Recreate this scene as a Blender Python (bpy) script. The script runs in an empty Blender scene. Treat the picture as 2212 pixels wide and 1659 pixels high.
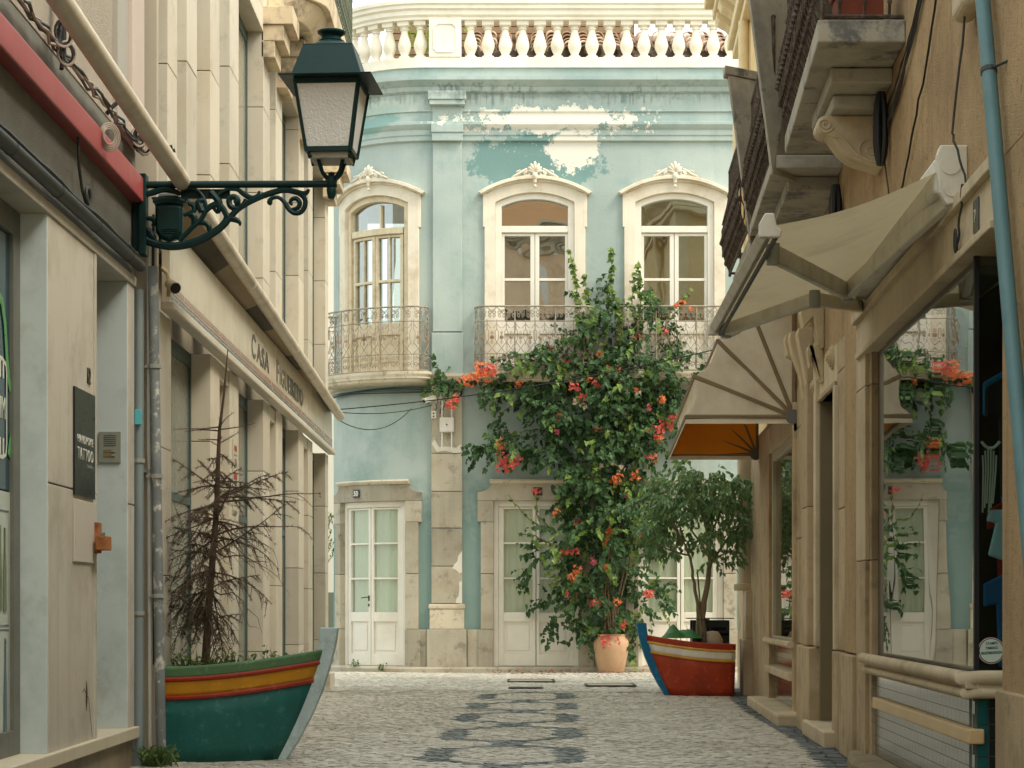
import bpy, bmesh, math, random
from mathutils import Vector, Matrix, Euler
R = math.radians
random.seed(7)
scn = bpy.context.scene
col = scn.collection

# ---------------------------------------------------------------- camera
F, CX, HY, EYE = 4600.0, 1106.0, 1310.0, 0.95       # focal length and eye level measured on a 2212 x 1659 view
cam_d = bpy.data.cameras.new('camera')
cam_d.sensor_width = 36.0
cam_d.lens = F / 2212.0 * 36.0
cam_d.shift_y = (HY - 829.5) / 2212.0
cam_d.clip_start = 0.1
cam_d.clip_end = 600.0
cam = bpy.data.objects.new('camera', cam_d)
col.objects.link(cam)
cam.location = (0, 0, EYE)
cam.rotation_euler = (R(90), 0, 0)
scn.camera = cam

# ---------------------------------------------------------------- sky, sun, exposure
SUN_EL, SUN_AZ = R(50), R(118)                       # azimuth clockwise from +Y: the sun stands over the camera's right shoulder
world = bpy.data.worlds.new('World')
scn.world = world
world.use_nodes = True
wn = world.node_tree
wn.nodes.clear()
sky = wn.nodes.new('ShaderNodeTexSky')
sky.sky_type = 'NISHITA'
sky.sun_disc = False
sky.sun_elevation = SUN_EL
sky.sun_rotation = SUN_AZ
sky.air_density = 1.0
sky.dust_density = 6.0
sky.ozone_density = 0.6
tint = wn.nodes.new('ShaderNodeMix')                 # hazy, milky summer air: the whole sky leans to warm white
tint.data_type = 'RGBA'
tint.inputs[0].default_value = 0.62
tint.inputs[7].default_value = (9.2, 9.9, 9.3, 1)
bg = wn.nodes.new('ShaderNodeBackground')
bg.inputs[1].default_value = 0.15
wo = wn.nodes.new('ShaderNodeOutputWorld')
wn.links.new(sky.outputs[0], tint.inputs[6])
wn.links.new(tint.outputs[2], bg.inputs[0])
wn.links.new(bg.outputs[0], wo.inputs[0])

sun_d = bpy.data.lights.new('sun', 'SUN')
sun_d.energy = 1.4
sun_d.angle = R(22)
sun_d.color = (1.0, 0.92, 0.77)
sun = bpy.data.objects.new('sun', sun_d)
col.objects.link(sun)
sdir = Vector((math.sin(SUN_AZ) * math.cos(SUN_EL), math.cos(SUN_AZ) * math.cos(SUN_EL), math.sin(SUN_EL)))
sun.rotation_euler = (-sdir).to_track_quat('-Z', 'Y').to_euler()

scn.view_settings.view_transform = 'Standard'
scn.view_settings.look = 'None'
scn.view_settings.gamma = 1.0
scn.view_settings.exposure = 0.74
scn.cycles.max_bounces = 7
scn.cycles.diffuse_bounces = 4
scn.cycles.glossy_bounces = 4
scn.cycles.transparent_max_bounces = 12
scn.cycles.sample_clamp_indirect = 6.0

# ---------------------------------------------------------------- helpers: materials
MATS = {}

def srgb(r, g, b):
    def c(v):
        v /= 255.0
        return v / 12.92 if v <= 0.04045 else ((v + 0.055) / 1.055) ** 2.4
    return (c(r), c(g), c(b))

def mat(name, base, rough=0.6, var=0.12, scale=3.0, bump=0.15, bscale=60.0, metal=0.0, spec=0.4, stain=None, stain_amt=0.5,
        stain_scale=1.2, streak=0.0, island=0.0, objvar=0.0, coat=0.0, stain2=None, s2_amt=0.5, s2_scale=6.0, bdist=0.01, trans=0.0):
    """A procedural material: base colour mottled by noise, blotchy stains, vertical streaks, fine bump; all in world space."""
    if name in MATS:
        return MATS[name]
    m = bpy.data.materials.new(name)
    m.use_nodes = True
    nt = m.node_tree
    N, L = nt.nodes, nt.links
    b = N['Principled BSDF']
    b.inputs['Roughness'].default_value = rough
    b.inputs['Metallic'].default_value = metal
    b.inputs['Specular IOR Level'].default_value = spec
    if coat:
        b.inputs['Coat Weight'].default_value = coat
        b.inputs['Coat Roughness'].default_value = 0.15
    geo = N.new('ShaderNodeNewGeometry')
    def noise(sc, detail=6, rgh=0.6, vec=None):
        n = N.new('ShaderNodeTexNoise')
        n.inputs['Scale'].default_value = sc
        n.inputs['Detail'].default_value = detail
        n.inputs['Roughness'].default_value = rgh
        L.new(vec or geo.outputs['Position'], n.inputs['Vector'])
        return n.outputs['Fac']
    def ramp(fac, a, c):
        r = N.new('ShaderNodeMapRange')
        r.inputs[1].default_value = a
        r.inputs[2].default_value = c
        L.new(fac, r.inputs[0])
        return r.outputs[0]
    def mix(fac, ca, cb, mode='MIX'):
        x = N.new('ShaderNodeMix')
        x.data_type = 'RGBA'
        x.blend_type = mode
        for sock, v in ((x.inputs[0], fac), (x.inputs[6], ca), (x.inputs[7], cb)):
            if isinstance(v, (int, float)):
                sock.default_value = v
            elif isinstance(v, tuple):
                sock.default_value = (*v, 1)
            else:
                L.new(v, sock)
        return x.outputs[2]
    def mul(a, k):
        x = N.new('ShaderNodeMath')
        x.operation = 'MULTIPLY'
        L.new(a, x.inputs[0])
        if isinstance(k, (int, float)):
            x.inputs[1].default_value = k
        else:
            L.new(k, x.inputs[1])
        return x.outputs[0]
    lo = tuple(max(0, c * (1 - var)) for c in base)
    hi = tuple(min(1, c * (1 + var)) for c in base)
    c = mix(ramp(noise(scale), 0.3, 0.7), lo, hi)
    if stain:
        c = mix(mul(ramp(noise(stain_scale, 9, 0.68), 0.48, 0.66), stain_amt), c, stain)
    if stain2:
        c = mix(mul(ramp(noise(s2_scale, 9, 0.72), 0.55, 0.64), s2_amt), c, stain2)
    if streak:
        mp = N.new('ShaderNodeMapping')
        mp.inputs['Scale'].default_value = (9, 9, 0.5)
        L.new(geo.outputs['Position'], mp.inputs['Vector'])
        c = mix(mul(ramp(noise(1.0, 5, 0.6, mp.outputs[0]), 0.5, 0.75), streak), c, tuple(x * 0.45 for x in base))
    if island:
        c = mix(island, c, mix(geo.outputs['Random Per Island'], tuple(x * 0.45 for x in base), tuple(min(1, x * 1.5) for x in base)))
    if objvar:
        oi = N.new('ShaderNodeObjectInfo')
        c = mix(objvar, c, mix(oi.outputs['Random'], tuple(x * 0.5 for x in base), tuple(min(1, x * 1.4) for x in base)))
    L.new(c, b.inputs['Base Color'])
    rr = N.new('ShaderNodeMapRange')
    rr.inputs[3].default_value = max(0.02, rough - 0.1)
    rr.inputs[4].default_value = min(1, rough + 0.1)
    L.new(noise(scale * 4), rr.inputs[0])
    L.new(rr.outputs[0], b.inputs['Roughness'])
    if bump:
        bp = N.new('ShaderNodeBump')
        bp.inputs['Strength'].default_value = bump
        bp.inputs['Distance'].default_value = bdist
        L.new(noise(bscale, 4), bp.inputs['Height'])
        L.new(bp.outputs[0], b.inputs['Normal'])
    if trans:
        tr = N.new('ShaderNodeBsdfTranslucent')
        L.new(c, tr.inputs[0])
        ms = N.new('ShaderNodeMixShader')
        ms.inputs[0].default_value = trans
        L.new(b.outputs[0], ms.inputs[1])
        L.new(tr.outputs[0], ms.inputs[2])
        L.new(ms.outputs[0], N['Material Output'].inputs['Surface'])
    MATS[name] = m
    return m

def glass(name, tintc=(0.9, 0.95, 0.93), ior=1.55, wob=0.0, rough=0.0, wscale=3.0):
    """Thin pane: transparent, with a Fresnel reflection of the place around it."""
    if name in MATS:
        return MATS[name]
    m = bpy.data.materials.new(name)
    m.use_nodes = True
    nt = m.node_tree
    N, L = nt.nodes, nt.links
    N.remove(N['Principled BSDF'])
    t = N.new('ShaderNodeBsdfTransparent')
    t.inputs[0].default_value = (*tintc, 1)
    g = N.new('ShaderNodeBsdfGlossy')
    g.inputs['Roughness'].default_value = rough
    lw = N.new('ShaderNodeLayerWeight')             # Schlick: the same from both faces of the pane
    lw.inputs[0].default_value = 0.5
    pw = N.new('ShaderNodeMath'); pw.operation = 'POWER'; pw.inputs[1].default_value = 4.0
    L.new(lw.outputs['Facing'], pw.inputs[0])
    fr = N.new('ShaderNodeMapRange')
    fr.inputs[3].default_value = ((ior - 1) / (ior + 1)) ** 2
    fr.inputs[4].default_value = 1.0
    L.new(pw.outputs[0], fr.inputs[0])
    ms = N.new('ShaderNodeMixShader')
    L.new(fr.outputs[0], ms.inputs[0])
    L.new(t.outputs[0], ms.inputs[1])
    L.new(g.outputs[0], ms.inputs[2])
    L.new(ms.outputs[0], N['Material Output'].inputs['Surface'])
    if wob:
        geo = N.new('ShaderNodeNewGeometry')
        n = N.new('ShaderNodeTexNoise')
        n.inputs['Scale'].default_value = wscale
        n.inputs['Detail'].default_value = 1
        L.new(geo.outputs['Position'], n.inputs['Vector'])
        bp = N.new('ShaderNodeBump')
        bp.inputs['Strength'].default_value = wob
        bp.inputs['Distance'].default_value = 0.02
        L.new(n.outputs[0], bp.inputs['Height'])
        L.new(bp.outputs[0], g.inputs['Normal'])
    MATS[name] = m
    return m

# ---------------------------------------------------------------- helpers: things and parts
def tag(o, label=None, cat=None, group=None, kind=None):
    if label: o['label'] = label
    if cat: o['category'] = cat
    if group: o['group'] = group
    if kind: o['kind'] = kind
    return o

def thing(name, label, cat, loc=(0, 0, 0), group=None, rz=0.0):
    o = bpy.data.objects.new(name, None)
    o.empty_display_size = 0.1
    col.objects.link(o)
    o.location = loc
    o.rotation_euler = (0, 0, rz)
    return tag(o, label, cat, group)

class MB:
    """Collects polygons; build() links them as ONE mesh object. fm maps local (u, out, height) to the place."""
    def __init__(s, fm=None):
        s.v, s.f, s.fm = [], [], fm
    def add(s, verts, faces):
        o = len(s.v)
        s.v += [tuple(p) for p in verts]
        s.f += [tuple(i + o for i in q) for q in faces]
    def box(s, x0, x1, y0, y1, z0, z1, n=1):
        vs, fs = [], []
        for i in range(n + 1):
            x = x0 + (x1 - x0) * i / n
            vs += [(x, y0, z0), (x, y1, z0), (x, y1, z1), (x, y0, z1)]
        for i in range(n):
            a = 4 * i
            for k in range(4):
                fs.append((a + k, a + (k + 1) % 4, a + 4 + (k + 1) % 4, a + 4 + k))
        fs.append((0, 1, 2, 3))
        e = 4 * n
        fs.append((e + 3, e + 2, e + 1, e))
        s.add(vs, fs)
    def tube(s, pts, r, n=6, caps=True, closed=False, flat=1.0):
        pts = [Vector(p) for p in pts]
        m = len(pts)
        rs = r if isinstance(r, (list, tuple)) else [r] * m
        up = Vector((0.13, 0.21, 0.97))
        vs, fs = [], []
        prev = None
        for i, p in enumerate(pts):
            if closed:
                d = pts[(i + 1) % m] - pts[i - 1]
            else:
                d = pts[min(i + 1, m - 1)] - pts[max(i - 1, 0)]
            d = d.normalized() if d.length > 1e-9 else Vector((0, 0, 1))
            if prev is None:
                a = d.cross(up)
                if a.length < 0.05:
                    a = d.cross(Vector((1, 0, 0)))
            else:
                a = prev - d * prev.dot(d)
                if a.length < 1e-6:
                    a = d.cross(up)
            a.normalize()
            prev = a
            b = d.cross(a)
            for k in range(n):
                t = 2 * math.pi * k / n
                vs.append(p + (a * math.cos(t) + b * math.sin(t) * flat) * rs[i])
        for i in range(m if closed else m - 1):
            for k in range(n):
                j = (i + 1) % m
                fs.append((i * n + k, i * n + (k + 1) % n, j * n + (k + 1) % n, j * n + k))
        if caps and not closed:
            fs.append(tuple(range(n))[::-1])
            fs.append(tuple((m - 1) * n + k for k in range(n)))
        s.add(vs, fs)
    def lathe(s, prof, c=(0, 0, 0), n=16, square=False):
        """prof: (radius, height) from bottom to top about a vertical axis at c."""
        vs, fs = [], []
        for (r, z) in prof:
            for k in range(n):
                t = 2 * math.pi * (k + (0.5 if square else 0)) / n
                vs.append((c[0] + r * math.cos(t), c[1] + r * math.sin(t), c[2] + z))
        for i in range(len(prof) - 1):
            for k in range(n):
                fs.append((i * n + k, i * n + (k + 1) % n, (i + 1) * n + (k + 1) % n, (i + 1) * n + k))
        fs.append(tuple(range(n))[::-1])
        fs.append(tuple((len(prof) - 1) * n + k for k in range(n)))
        s.add(vs, fs)
    def prism(s, poly, a, b, axis='y'):
        """2D polygon extruded from a to b along an axis: 'y' poly=(x,z), 'x' poly=(y,z), 'z' poly=(x,y)."""
        def pt(p, t):
            return {'y': (p[0], t, p[1]), 'x': (t, p[0], p[1]), 'z': (p[0], p[1], t)}[axis]
        n = len(poly)
        vs = [pt(p, a) for p in poly] + [pt(p, b) for p in poly]
        fs = [tuple(range(n))[::-1], tuple(n + i for i in range(n))]
        fs += [(i, (i + 1) % n, n + (i + 1) % n, n + i) for i in range(n)]
        s.add(vs, fs)
    def ring(s, inner, outer, a, b, closed=False):
        """Band between two polylines given in (x, z), extruded along y from a to b."""
        n = len(inner)
        vs = []
        for t in (a, b):
            vs += [(p[0], t, p[1]) for p in inner] + [(p[0], t, p[1]) for p in outer]
        fs = []
        for i in range(n if closed else n - 1):
            j = (i + 1) % n
            fs += [(i, j, n + j, n + i), (2 * n + i, 3 * n + i, 3 * n + j, 2 * n + j), (i, 2 * n + i, 2 * n + j, j),
                   (n + i, n + j, 3 * n + j, 3 * n + i)]
        if not closed:
            fs += [(0, n, 3 * n, 2 * n), (n - 1, 3 * n - 1, 4 * n - 1, 2 * n - 1)]
        s.add(vs, fs)
    def sweep(s, prof, us):
        """Profile (out, height) swept along the first axis at stations us (for bending mouldings)."""
        n = len(prof)
        vs = [(u, p[0], p[1]) for u in us for p in prof]
        fs = []
        for i in range(len(us) - 1):
            for k in range(n):
                fs.append((i * n + k, i * n + (k + 1) % n, (i + 1) * n + (k + 1) % n, (i + 1) * n + k))
        fs += [tuple(range(n)), tuple((len(us) - 1) * n + k for k in range(n))[::-1]]
        s.add(vs, fs)
    def mesh(s, name, smooth=False, fix=True):
        me = bpy.data.meshes.new(name)
        vs = [s.fm(*p) for p in s.v] if s.fm else s.v
        me.from_pydata([tuple(p) for p in vs], [], s.f)
        if fix:
            bm = bmesh.new()
            bm.from_mesh(me)
            bmesh.ops.recalc_face_normals(bm, faces=bm.faces)
            bm.to_mesh(me)
            bm.free()
        if smooth:
            me.polygons.foreach_set('use_smooth', [True] * len(me.polygons))
        me.update()
        return me
    def build(s, name, m, parent=None, smooth=False, bevel=0.0, fix=True, angle=35, seg=2):
        me = s.mesh(name, smooth, fix)
        return place(name, me, m, parent, bevel=bevel, smooth=smooth, angle=angle, seg=seg)

def place(name, me, m=None, parent=None, loc=(0, 0, 0), rot=(0, 0, 0), scale=(1, 1, 1), bevel=0.0, smooth=False, angle=35, seg=2):
    if m is not None and not me.materials:
        me.materials.append(m)
    o = bpy.data.objects.new(name, me)
    col.objects.link(o)
    o.location = loc
    o.rotation_euler = rot
    o.scale = scale
    if parent is not None:
        o.parent = parent
    if bevel:
        b = o.modifiers.new('bevel', 'BEVEL')
        b.width = bevel
        b.segments = seg
        b.limit_method = 'ANGLE'
        b.angle_limit = R(angle)
        b.harden_normals = False
    if smooth:
        auto_smooth(o.data)
    return o

def auto_smooth(me, ang=40):
    if me.get('sm'):
        return
    me['sm'] = 1
    bm = bmesh.new()
    bm.from_mesh(me)
    for e in bm.edges:
        if len(e.link_faces) == 2 and e.calc_face_angle(0) > R(ang):
            e.smooth = False
    bm.to_mesh(me)
    bm.free()

def text_mesh(name, body, size, depth, sx=1.0, bold=0.0, align='LEFT', space=1.0):
    cu = bpy.data.curves.new(name, 'FONT')
    cu.body = body
    cu.size = size
    cu.extrude = depth
    cu.offset = bold
    cu.align_x = align
    cu.space_character = space
    cu.resolution_u = 3
    o = bpy.data.objects.new(name, cu)
    col.objects.link(o)
    dg = bpy.context.evaluated_depsgraph_get()
    me = bpy.data.meshes.new_from_object(o.evaluated_get(dg))
    bpy.data.objects.remove(o)
    if sx != 1.0:
        me.transform(Matrix.Diagonal((sx, 1, 1, 1)))
    me.name = name
    return me

def arc(cx, cz, r, a0, a1, n, rz=None):
    rz = rz or r
    return [(cx + r * math.cos(R(a0 + (a1 - a0) * i / n)), cz + rz * math.sin(R(a0 + (a1 - a0) * i / n))) for i in range(n + 1)]

def spiral(cx, cz, r0, r1, a0, turns, n):
    out = []
    for i in range(n + 1):
        t = i / n
        r = r0 + (r1 - r0) * t
        a = R(a0 + 360 * turns * t)
        out.append((cx + r * math.cos(a), cz + r * math.sin(a)))
    return out

def sag(p, q, d, n=14):
    p, q = Vector(p), Vector(q)
    return [p.lerp(q, i / n) - Vector((0, 0, d * 4 * (i / n) * (1 - i / n))) for i in range(n + 1)]

def wobble(pts, a, seed=1):
    rr = random.Random(seed)
    return [Vector(p) + Vector((rr.uniform(-a, a), rr.uniform(-a, a), rr.uniform(-a, a))) for p in pts]

# the far facade is flat, then turns a round corner: s runs along it, o outward, h up
FY, FS, FR = 30.8, -1.2, 1.5
def FM(s, o, h):
    if s >= FS:
        return (s, FY - o, h)
    th = (FS - s) / FR
    if th > math.pi / 2:
        return (FS - FR - o, FY + FR + (th - math.pi / 2) * FR, h)
    return (FS - (FR + o) * math.sin(th), FY + FR - (FR + o) * math.cos(th), h)
def fan(s):                                          # facade heading at s (angle about Z of the local frame)
    th = min(max((FS - s) / FR, 0), math.pi / 2)
    return -th
def RX(z): return 1.57 + 0.0435 * z                  # ochre house: wall plane along the street
def RM(z, o, h): return (RX(z) - o, z, h)
def LX(z): return -2.13 - 0.004 * (z - 13)           # cream house
def LM(z, o, h): return (LX(z) + o, z, h)
def BM(z, o, h): return (-2.24 + o, z, h)            # marble house
def steps(a, b, d=0.12):
    n = max(1, int(math.ceil(abs(b - a) / d)))
    return [a + (b - a) * i / n for i in range(n + 1)]
# ---------------------------------------------------------------- materials shared by many things
STONE = mat('limestone', srgb(208, 197, 174), 0.75, 0.10, 2.5, 0.25, 40, stain=srgb(158, 144, 118), stain_amt=0.6, stain_scale=1.6,
            stain2=srgb(112, 100, 84), s2_amt=0.55, s2_scale=9.0)
STONE_OLD = mat('worn_limestone', srgb(180, 172, 153), 0.8, 0.14, 3.0, 0.45, 35, stain=srgb(148, 128, 100), stain_amt=0.75, stain_scale=2.2,
                stain2=srgb(92, 84, 74), s2_amt=0.8, s2_scale=4.0, streak=0.4, objvar=0.4)
WHITE = mat('white_door_paint', srgb(234, 229, 217), 0.45, 0.04, 3, 0.05, 80, streak=0.05, stain=srgb(206, 194, 170), stain_amt=0.35, stain_scale=2.0)
WHITE_OLD = mat('flaking_white_paint', srgb(222, 208, 178), 0.6, 0.08, 5, 0.2, 60, stain=srgb(150, 126, 92), stain_amt=0.55, stain_scale=5, streak=0.35)
PARAPET = mat('parapet_limewash', srgb(240, 233, 216), 0.8, 0.05, 2.0, 0.15, 30, stain=srgb(208, 196, 172), stain_amt=0.4, stain_scale=1.8, streak=0.08)
IRON_PALE = mat('weathered_railing_iron', srgb(156, 146, 130), 0.6, 0.2, 14, 0.1, 60, stain=srgb(112, 88, 66), stain_amt=0.7, stain_scale=9)
IRON_DARK = mat('rusty_dark_iron', srgb(66, 50, 38), 0.7, 0.3, 12, 0.2, 80, stain=srgb(120, 112, 98), stain_amt=0.6, stain_scale=16)
IRON_GREEN = mat('green_lantern_paint', srgb(8, 42, 42), 0.45, 0.12, 5, 0.12, 90, spec=0.25, stain=srgb(16, 52, 50), stain_amt=0.4, stain_scale=6)
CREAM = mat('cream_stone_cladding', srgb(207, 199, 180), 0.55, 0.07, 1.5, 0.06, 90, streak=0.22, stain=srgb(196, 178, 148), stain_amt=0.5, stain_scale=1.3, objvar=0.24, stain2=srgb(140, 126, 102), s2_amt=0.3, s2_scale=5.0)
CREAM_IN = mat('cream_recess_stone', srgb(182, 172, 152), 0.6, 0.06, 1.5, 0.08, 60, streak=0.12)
JOINT = mat('dark_joint', srgb(92, 80, 66), 0.9, 0.1, 5, 0.1)
MARBLE_SKYLIT = mat('skylit_reveal_marble', srgb(196, 208, 206), 0.35, 0.05, 1.2, 0.03, 80, stain=srgb(158, 172, 170), stain_amt=0.6, stain_scale=2.0, spec=0.5, stain2=srgb(150, 146, 128), s2_amt=0.3, s2_scale=3.0)  # marble for the reveals, with bluish sky light put into its colour
MARBLE = mat('veined_beige_marble', srgb(198, 192, 177), 0.4, 0.05, 1.2, 0.03, 80, stain=srgb(166, 154, 132), stain_amt=0.6, stain_scale=2.3, streak=0.35, spec=0.5,
             stain2=srgb(128, 118, 98), s2_amt=0.25, s2_scale=3.0)
RENDER_GREY = mat('rough_grey_render', srgb(140, 140, 128), 0.95, 0.12, 6, 0.9, 160, bdist=0.02)
RENDER_PALE = mat('rough_pale_render', srgb(188, 178, 160), 0.95, 0.08, 6, 0.9, 140, bdist=0.02, streak=0.1)
OCHRE = mat('rough_ochre_render', srgb(192, 162, 120), 0.95, 0.14, 2.0, 0.9, 130, bdist=0.018, stain=srgb(158, 128, 90), stain_amt=0.7, stain_scale=1.1, streak=0.45,
            stain2=srgb(86, 74, 62), s2_amt=0.5, s2_scale=28.0)
SANDST = mat('brown_sandstone', srgb(184, 163, 130), 0.8, 0.10, 2.2, 0.35, 70, stain=srgb(124, 100, 72), stain_amt=0.8, stain_scale=1.6, streak=0.6, objvar=0.25,
             stain2=srgb(92, 82, 68), s2_amt=0.55, s2_scale=5)
SANDST_L = mat('pale_sandstone_trim', srgb(200, 184, 154), 0.75, 0.08, 2.2, 0.2, 70, stain=srgb(146, 124, 92), stain_amt=0.55, stain_scale=1.8, streak=0.3)
SLABSTONE = mat('stained_balcony_stone', srgb(170, 164, 148), 0.85, 0.12, 2.5, 0.4, 50, stain=srgb(104, 104, 102), stain_amt=0.7, stain_scale=2.0, stain2=srgb(52, 62, 76),
                s2_amt=0.7, s2_scale=3.4, streak=0.3)
BLACK = mat('black_rubber', (0.012, 0.013, 0.014), 0.55, 0.2, 8, 0.05)
CABLE = mat('grey_cable', srgb(58, 60, 58), 0.6, 0.2, 8, 0.05)
CABLE_PALE = mat('pale_cable', srgb(150, 138, 124), 0.6, 0.1, 8, 0.05)
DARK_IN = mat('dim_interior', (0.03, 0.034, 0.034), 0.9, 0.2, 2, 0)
CURTAIN = mat('pale_green_blind', srgb(228, 229, 215), 0.9, 0.04, 1.5, 0.05, 30, trans=0.25)
METAL_GREY = mat('grey_painted_metal', srgb(150, 152, 146), 0.45, 0.08, 4, 0.04, spec=0.5)
GLASS = glass('window_glass', (0.80, 0.86, 0.83), 3.4, wob=0.22, wscale=2.0)
GLASS_DOOR = glass('door_glass', (0.93, 0.96, 0.92), 1.45)
GLASS_SHOP = glass('shop_glass', (0.72, 0.80, 0.76), 1.75, wob=0.10, wscale=1.2)
SOIL = mat('planter_soil', (0.035, 0.026, 0.018), 0.95, 0.3, 12, 0.8, 40, bdist=0.03)

# ---------------------------------------------------------------- street
EARTH = mat('sand_joint', srgb(120, 112, 94), 0.95, 0.2, 10, 0.5, 60)
g = MB()
g.add([(-120, -60, -0.03), (120, -60, -0.03), (120, 160, -0.03), (-120, 160, -0.03)], [(0, 1, 2, 3)])
street = g.build('street', EARTH, fix=False)
tag(street, kind='structure')

rs = random.Random(3)
AX = lambda z: -0.053 + (z - 13.7) * 0.023           # the paving pattern's axis drifts slightly across the street
def dark_at(x, z):
    if z < 12.2 or z > 23.6:
        return False
    u = (x - AX(z)) / 1.06
    if abs(u) > 0.5:
        return False
    v = ((z - 13.7) / 2.22 + 0.5) % 1.0 - 0.5
    a = abs(v)
    w = abs(u)
    if w > 0.30 and a < 0.31 - max(0, w - 0.40) * 0.9:
        return True
    if w <= 0.36 and abs(a - (0.395 - 0.12 * (w / 0.30) ** 2)) < 0.048:
        return True
    if w < 0.12 and a > 0.42:
        return True
    return False

pale, dark, sett = MB(), MB(), MB()
def stone(mb, cx, cz, w, d, top, rnd, turn=0.0):
    a = turn + rnd.uniform(-0.3, 0.3)
    ca, sa = math.cos(a), math.sin(a)
    tx, tz = rnd.uniform(-0.035, 0.035), rnd.uniform(-0.035, 0.035)
    base, up = [], []
    for (i, j) in ((-1, -1), (1, -1), (1, 1), (-1, 1)):
        px = i * w / 2 * rnd.uniform(0.90, 1.10)
        pz = j * d / 2 * rnd.uniform(0.90, 1.10)
        x, z = cx + px * ca - pz * sa, cz + px * sa + pz * ca
        base.append((x, z, -0.03))
        k = 0.93
        up.append((cx + (x - cx) * k, cz + (z - cz) * k, top + px * tx + pz * tz))
    mid = [(cx + (x - cx) * 0.97, cz + (z - cz) * 0.97, top - 0.012) for (x, z, _) in base]
    o = base and len(mb.v)
    mb.v += mid + up
    mb.f += [tuple(o + i for i in q) for q in ((4, 5, 6, 7), (0, 1, 5, 4), (1, 2, 6, 5), (2, 3, 7, 6), (3, 0, 4, 7))]
PITCH = 0.064
ca, sa = math.cos(R(38)), math.sin(R(38))
NI = int(26 / PITCH)
for i in range(-NI, NI):
    for j in range(-NI, NI):
        a, b = i * PITCH, j * PITCH + (0.43 * PITCH if i % 2 else 0)
        x, z = a * ca - b * sa, 21.0 + a * sa + b * ca
        if z < 11.6 or z > 30.75 or x < -6.5 or x > 7.5:
            continue
        if z < 25.9 and (x < -2.35 or x > RX(z) + 0.06):
            continue
        x += 0.05 * math.sin(z * 1.3) + 0.03 * math.sin(x * 3.1 + z * 0.7) + rs.uniform(-0.009, 0.009)
        z += 0.05 * math.sin(x * 1.9 + 1.0) + 0.025 * math.sin(x * 4.3 - z * 2.0) + rs.uniform(-0.009, 0.009)
        if z < 24.6 and x > RX(z) - 0.27 - 0.04 * math.sin(z * 0.7):
            continue
        top = rs.gauss(0, 0.0018) + 0.006 * math.sin(x * 1.7 + z * 0.8)
        k = rs.uniform(0.86, 1.06)
        stone(dark if dark_at(x, z) else pale, x, z, PITCH * k, PITCH * rs.uniform(0.86, 1.06), top, rs, R(38))
z = 11.6
while z < 24.7:
    x = RX(z) - 0.27 - 0.04 * math.sin(z * 0.7) + 0.05
    while x < RX(z) + 0.05:
        stone(sett, x + rs.uniform(-0.006, 0.006), z + rs.uniform(-0.008, 0.008), 0.104, 0.108, rs.gauss(0.0, 0.004), rs)
        x += 0.108
    z += 0.112
COB = mat('pale_calcada_stone', srgb(204, 199, 186), 0.48, 0.08, 1.0, 0.2, 70, island=0.26, stain=srgb(150, 136, 112), stain_amt=0.5, stain_scale=0.8, spec=0.35)
COBD = mat('dark_calcada_stone', srgb(112, 121, 119), 0.5, 0.1, 3.0, 0.2, 70, island=0.2, spec=0.4)
SETT = mat('dark_grey_sett', srgb(98, 104, 106), 0.6, 0.1, 3.0, 0.3, 70, island=0.4, spec=0.4)
for mb, nm, m in ((pale, 'pale_cobbles', COB), (dark, 'dark_pattern_cobbles', COBD), (sett, 'edging_setts', SETT)):
    o = mb.build(nm, m, street, fix=False)
    o['kind'] = 'stuff'

# shallow gutter line, inspection covers and a drain grate let into the paving
STEEL = mat('worn_cover_steel', srgb(84, 82, 76), 0.55, 0.2, 9, 0.2, 80, metal=0.4)
def cover(name, label, cx, cz, w, d, grate=False):
    t = thing(name, label, 'drain' if grate else 'cover', (cx, cz, 0))
    fr = MB()
    fr.ring([(-w + .03, -d + .03), (w - .03, -d + .03), (w - .03, d - .03), (-w + .03, d - .03)], [(-w, -d), (w, -d), (w, d), (-w, d)], 0, 1, closed=True)
    fr.v = [(a, c, 0.006 if b else 0.022) for (a, b, c) in fr.v]
    fr.build('frame', STEEL, t, bevel=0.003)
    if grate:
        bk = MB(); bk.box(-w + .03, w - .03, -d + .03, d - .03, 0.002, 0.006); bk.build('drain_well', BLACK, t)
        n = 9
        for i in range(n):
            x = -w + 0.03 + (2 * w - 0.06) * (i + 0.5) / n
            b = MB(); b.box(x - .012, x + .012, -d + .03, d - .03, 0.008, 0.024); b.build('bar', STEEL, t)
    else:
        lid = MB(); lid.box(-w + .034, w - .034, -d + .034, d - .034, 0.004, 0.018); lid.build('lid', mat('cover_infill', srgb(158, 148, 126), 0.8, 0.15, 8, 0.5, 50), t)
cover('inspection_cover', 'square steel-framed inspection cover nearest the drain grate', 0.24, 26.9, 0.30, 0.42)
cover('inspection_cover', 'square steel-framed inspection cover in front of the terracotta pot', 1.17, 25.4, 0.30, 0.30)
cover('drain_grate', 'small barred drain grate in the cobbles', 0.16, 24.5, 0.2, 0.13, True)
gl = MB()
n = 60
pts = [(-2.3 + 4.7 * i / n, 23.55 + 0.25 * math.sin(i * 0.09) + rs.uniform(-0.015, 0.015)) for i in range(n + 1)]
for (a, b) in zip(pts, pts[1:]):
    gl.add([(a[0], a[1] - .035, .012), (b[0], b[1] - .035, .012), (b[0], b[1] + .035, .012), (a[0], a[1] + .035, .012)], [(0, 1, 2, 3)])
gl.build('gutter_joint', mat('dirty_joint', srgb(92, 86, 72), 0.9, 0.2, 8, 0.4), street, fix=False)
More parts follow.
